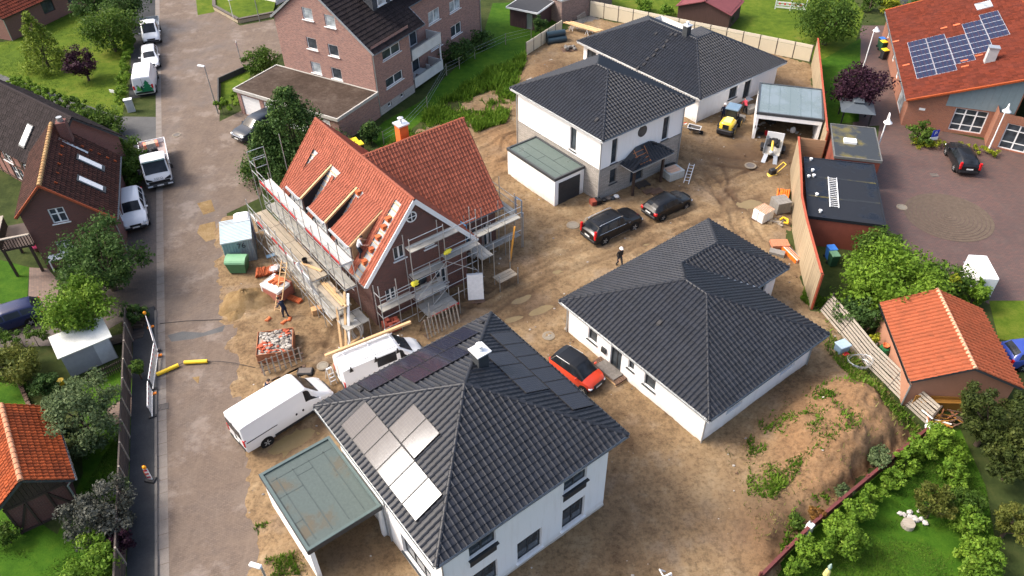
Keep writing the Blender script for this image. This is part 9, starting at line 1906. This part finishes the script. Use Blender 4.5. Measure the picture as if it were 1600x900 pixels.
# ------------------------------------------------------------------ people
SKIN = mat('skin', (.48,.28,.2), .6, .08); HAIR = mat('dark_hair', (.03,.02,.015), .7)
def person(label, loc, yaw, top, legs, shoe, head, pose, helmet=None):
    """pose: dict with hip height, lean (rad), knee/step offsets, hands. Faces +x."""
    hz_ = pose.get('hip', .92); ln = pose.get('lean', .05); J = {}; rad = {}
    def j(n_, p, r): J[n_] = np.array(p, float); rad[n_] = r
    up = np.array([math.sin(ln), 0, math.cos(ln)]); j('pel', (0,0,hz_), (.15,.12))
    for n_, d, r in (('wai',.16,(.135,.11)),('che',.36,(.16,.125)),('nb',.53,(.075,.075)),('nk',.6,(.06,.06))): j(n_, J['pel']+up*d, r)
    hd = np.array([math.sin(ln*1.2+pose.get('nod',.1)),0,math.cos(ln*1.2+pose.get('nod',.1))]); j('chin', J['nk']+hd*.07, (.085,.075)); j('skull', J['nk']+hd*.17, (.1,.085)); j('crown_', J['nk']+hd*.245, (.06,.055))
    j('nose', J['nk']+hd*.12+np.array([.1,0,0]), (.016,.016))
    E = [('pel','wai'),('wai','che'),('che','nb'),('nb','nk'),('nk','chin'),('chin','skull'),('skull','crown_'),('chin','nose')]
    for s_, sy in (('l',1),('r',-1)):
        j('hip'+s_, J['pel']+np.array([0,sy*.1,-.06]), (.1,.1)); st = pose.get('step'+s_, 0); kb_ = pose.get('knee'+s_, .06); ft = np.array([st, sy*.12, .08])
        kn = (J['hip'+s_]+ft)/2 + np.array([kb_,0,0]); j('kn'+s_, kn, (.07,.07)); j('an'+s_, ft, (.048,.048)); j('toe'+s_, ft+np.array([.17,sy*.02,-.045]), (.042,.035)); j('heel'+s_, ft+np.array([-.05,0,-.045]), (.04,.035))
        E += [('pel','hip'+s_),('hip'+s_,'kn'+s_),('kn'+s_,'an'+s_),('an'+s_,'toe'+s_),('an'+s_,'heel'+s_)]
        sh = J['nb']-up*.06+np.array([0,sy*.19,0]); j('sh'+s_, sh, (.062,.062)); hn = sh + np.array(pose.get('hand'+s_, (.1,sy*.08,-.58))); md = (sh+hn)/2; dd = hn-sh; L = np.linalg.norm(dd); bend = math.sqrt(max(0, .305**2-(min(L,.6)/2)**2)); j('el'+s_, md+np.array([-bend*.9,sy*bend*.45,0]), (.046,.046)); j('wr'+s_, hn, (.03,.026)); d2 = hn-J['el'+s_]; d2 /= np.linalg.norm(d2); pl = hn+d2*.07; j('pa'+s_, pl, (.034,.02))
        E += [('che','sh'+s_),('sh'+s_,'el'+s_),('el'+s_,'wr'+s_),('wr'+s_,'pa'+s_)]
        a = np.cross(d2, (0,sy*1.0,0)); a = a/np.linalg.norm(a) if np.linalg.norm(a) > .1 else np.array([1.0,0,0]); pn = np.cross(a, d2)
        for q, (o_, l_) in enumerate(((-.033,.066),(-.011,.078),(.011,.072),(.033,.055))): j('f%d%s'%(q,s_), pl+a*o_+d2*.03, (.0095,.0095)); j('g%d%s'%(q,s_), pl+a*o_*1.1+d2*(.03+l_*.55)-pn*.012, (.0085,.0085)); j('h%d%s'%(q,s_), pl+a*o_*1.1+d2*(.03+l_*.85)-pn*.035, (.0075,.0075)); E += [('pa'+s_,'f%d%s'%(q,s_)),('f%d%s'%(q,s_),'g%d%s'%(q,s_)),('g%d%s'%(q,s_),'h%d%s'%(q,s_))]
        j('t0'+s_, hn+d2*.03-a*.042, (.011,.011)); j('t1'+s_, hn+d2*.075-a*.06-pn*.015, (.009,.009)); E += [('wr'+s_,'t0'+s_),('t0'+s_,'t1'+s_)]
    ks = list(J); ix = {k: i for i, k in enumerate(ks)}; me = bpy.data.meshes.new('p'); me.from_pydata([tuple(J[k]) for k in ks], [(ix[a], ix[b]) for a, b in E], []); ob = bpy.data.objects.new('p', me); col.objects.link(ob)
    md_ = ob.modifiers.new('s', 'SKIN'); 
    for i, k in enumerate(ks): me.skin_vertices[0].data[i].radius = rad[k] if isinstance(rad[k], tuple) else (rad[k],)*2; me.skin_vertices[0].data[i].use_root = (k == 'pel')
    md_.use_smooth_shade = True; ob.modifiers.new('d', 'SUBSURF').levels = 1
    dg = bpy.context.evaluated_depsgraph_get(); rm = bpy.data.meshes.new_from_object(ob.evaluated_get(dg)); rm.name = 'person'; bpy.data.objects.remove(ob)
    rm.materials.clear()
    for m_ in (top, legs, shoe, SKIN): rm.materials.append(m_)
    def cls(a, b):
        if a in ('nk','chin','skull') or b in ('nose','chin','skull','crown_'): return 3
        if a[:2] in ('wr','pa','f0','f1','f2','f3','g0','g1','g2','g3','t0') : return 3
        if a[:2] == 'el' and pose.get('short'): return 3
        if a[:3] in ('hip','knl','knr') or a[:2] == 'kn' or (a == 'pel' and b[:3] == 'hip'): return 1
        if a[:2] == 'an': return 2
        return 0
    A = np.array([J[a] for a, b in E]); B = np.array([J[b] for a, b in E]); K = np.array([cls(a, b) for a, b in E]); rr = np.array([max(rad[a][0], rad[b][0])*.6 for a, b in E])
    for p in rm.polygons:
        c = np.array(p.center); d = B-A; t = np.clip(((c-A)*d).sum(1)/((d*d).sum(1)+1e-9), 0, 1); p.material_index = int(K[np.argmin(np.linalg.norm(c-A-d*t[:,None], axis=1)-rr*.5)])
    o = link('person', rm); o.location = [float(v) for v in loc]; o.rotation_euler = (0,0,yaw); tag(o, label, 'person')
    hc = J['nk']+hd*.17
    for sy in (-1,1): part('eye', M().blob(tuple(hc+np.array([.085,sy*.033,-.01])), .012,.014,.01,6,4,0), HAIR, o); part('ear', M().blob(tuple(hc+np.array([-.005,sy*.088,-.015])), .02,.012,.032,6,4,0), SKIN, o)
    part('mouth', M().bar(tuple(hc+np.array([.088,-.025,-.075])), tuple(hc+np.array([.088,.025,-.075])), .008,.01), mat('lips', (.35,.12,.1), .6) if not bpy.data.materials.get('lips') else bpy.data.materials['lips'], o)
    if helmet:
        m = M(); m.lathe([(.155,-.005),(.145,.0),(.125,.06),(.08,.115),(.01,.135)], 16, tuple(hc+np.array([0,0,.025]))); m.bbox(hc[0]+.08, hc[0]+.19, hc[1]-.09, hc[1]+.09, hc[2]+.015, hc[2]+.035, .008); part('helmet', m, helmet, o, smooth=60)
    else: part('hair', M().blob(tuple(hc+np.array([-.02,0,.035])), .112,.098,.085,12,8,.04), HAIR, o, smooth=True)
    return o
NAVYC = mat('navy_cloth', (.015,.022,.045), .9, .3, 8); BLKC = mat('black_cloth', (.012,.012,.014), .9, .3, 8); GRYT = mat('grey_shirt', (.48,.5,.54), .9, .12, 8); JEAN = mat('dark_trousers', (.02,.025,.035), .9, .3, 8); PINKC = mat('pink_red_shirt', (.6,.07,.1), .9, .15, 8); SHOE = mat('work_boot', (.03,.022,.016), .8)
q = G(967,417); person('person in dark jacket and white helmet walking across the mud', (q[0],q[1],.08), R(-70), BLKC, JEAN, SHOE, None, dict(lean=.1,stepl=.28,stepr=-.22,kneel=.05,kneer=.12,handl=(-.18,.1,-.52),handr=(.25,-.06,-.48)), mat('white_helmet', (.75,.74,.7), .35))
q = G(448,497); person('person in navy workwear stooping over the orange tiles', (q[0],q[1],.08), R(150), NAVYC, NAVYC, SHOE, None, dict(lean=.45,hip=.9,stepl=.12,stepr=-.1,handl=(.3,.05,-.42),handr=(.28,-.05,-.45)))
c = o + e*(-1.75-XB) + s*.95*k_ + n*.1 if False else None
o_, e_, s__, n_ = frame_of((g0,g1,g2,g3)); c = o_ + e_*(-1.78-XB) + s__*.8*k_ + n_*.1; q = np.array(OX)+U*c[0]+V*c[1]+np.array([0,0,c[2]])
person('person in grey T-shirt climbing the tile strip beside the lowest dormer', (q[0],q[1],q[2]-.03), math.atan2(V[1],V[0])-.2, GRYT, JEAN, SHOE, None, dict(lean=.42,hip=.86,stepl=.18,stepr=-.02,kneel=.16,kneer=.1,handl=(.42,.12,-.25),handr=(.4,-.1,-.3),short=True))
q = G(418,622); person('person in dark blue jacket crouching behind the tall white van', (q[0],q[1],.06), R(40), NAVYC, JEAN, SHOE, None, dict(lean=.5,hip=.6,stepl=.2,stepr=-.1,kneel=.3,kneer=.28,handl=(.35,.05,-.35),handr=(.35,-.05,-.35)))
q = G(1163,179); person('person in pinkish red shirt bending by the far bungalow wall', (q[0],q[1],.06), R(100), PINKC, BLKC, SHOE, None, dict(lean=.75,hip=.88,stepl=.15,stepr=-.12,handl=(.25,.05,-.5),handr=(.3,-.05,-.48)))
q = G(1128,190); person('person in navy with white cap standing behind the wheel loader', (q[0],q[1],.06), R(60), NAVYC, NAVYC, SHOE, None, dict(lean=.1,stepl=.1,stepr=-.1), bpy.data.materials['white_helmet'])
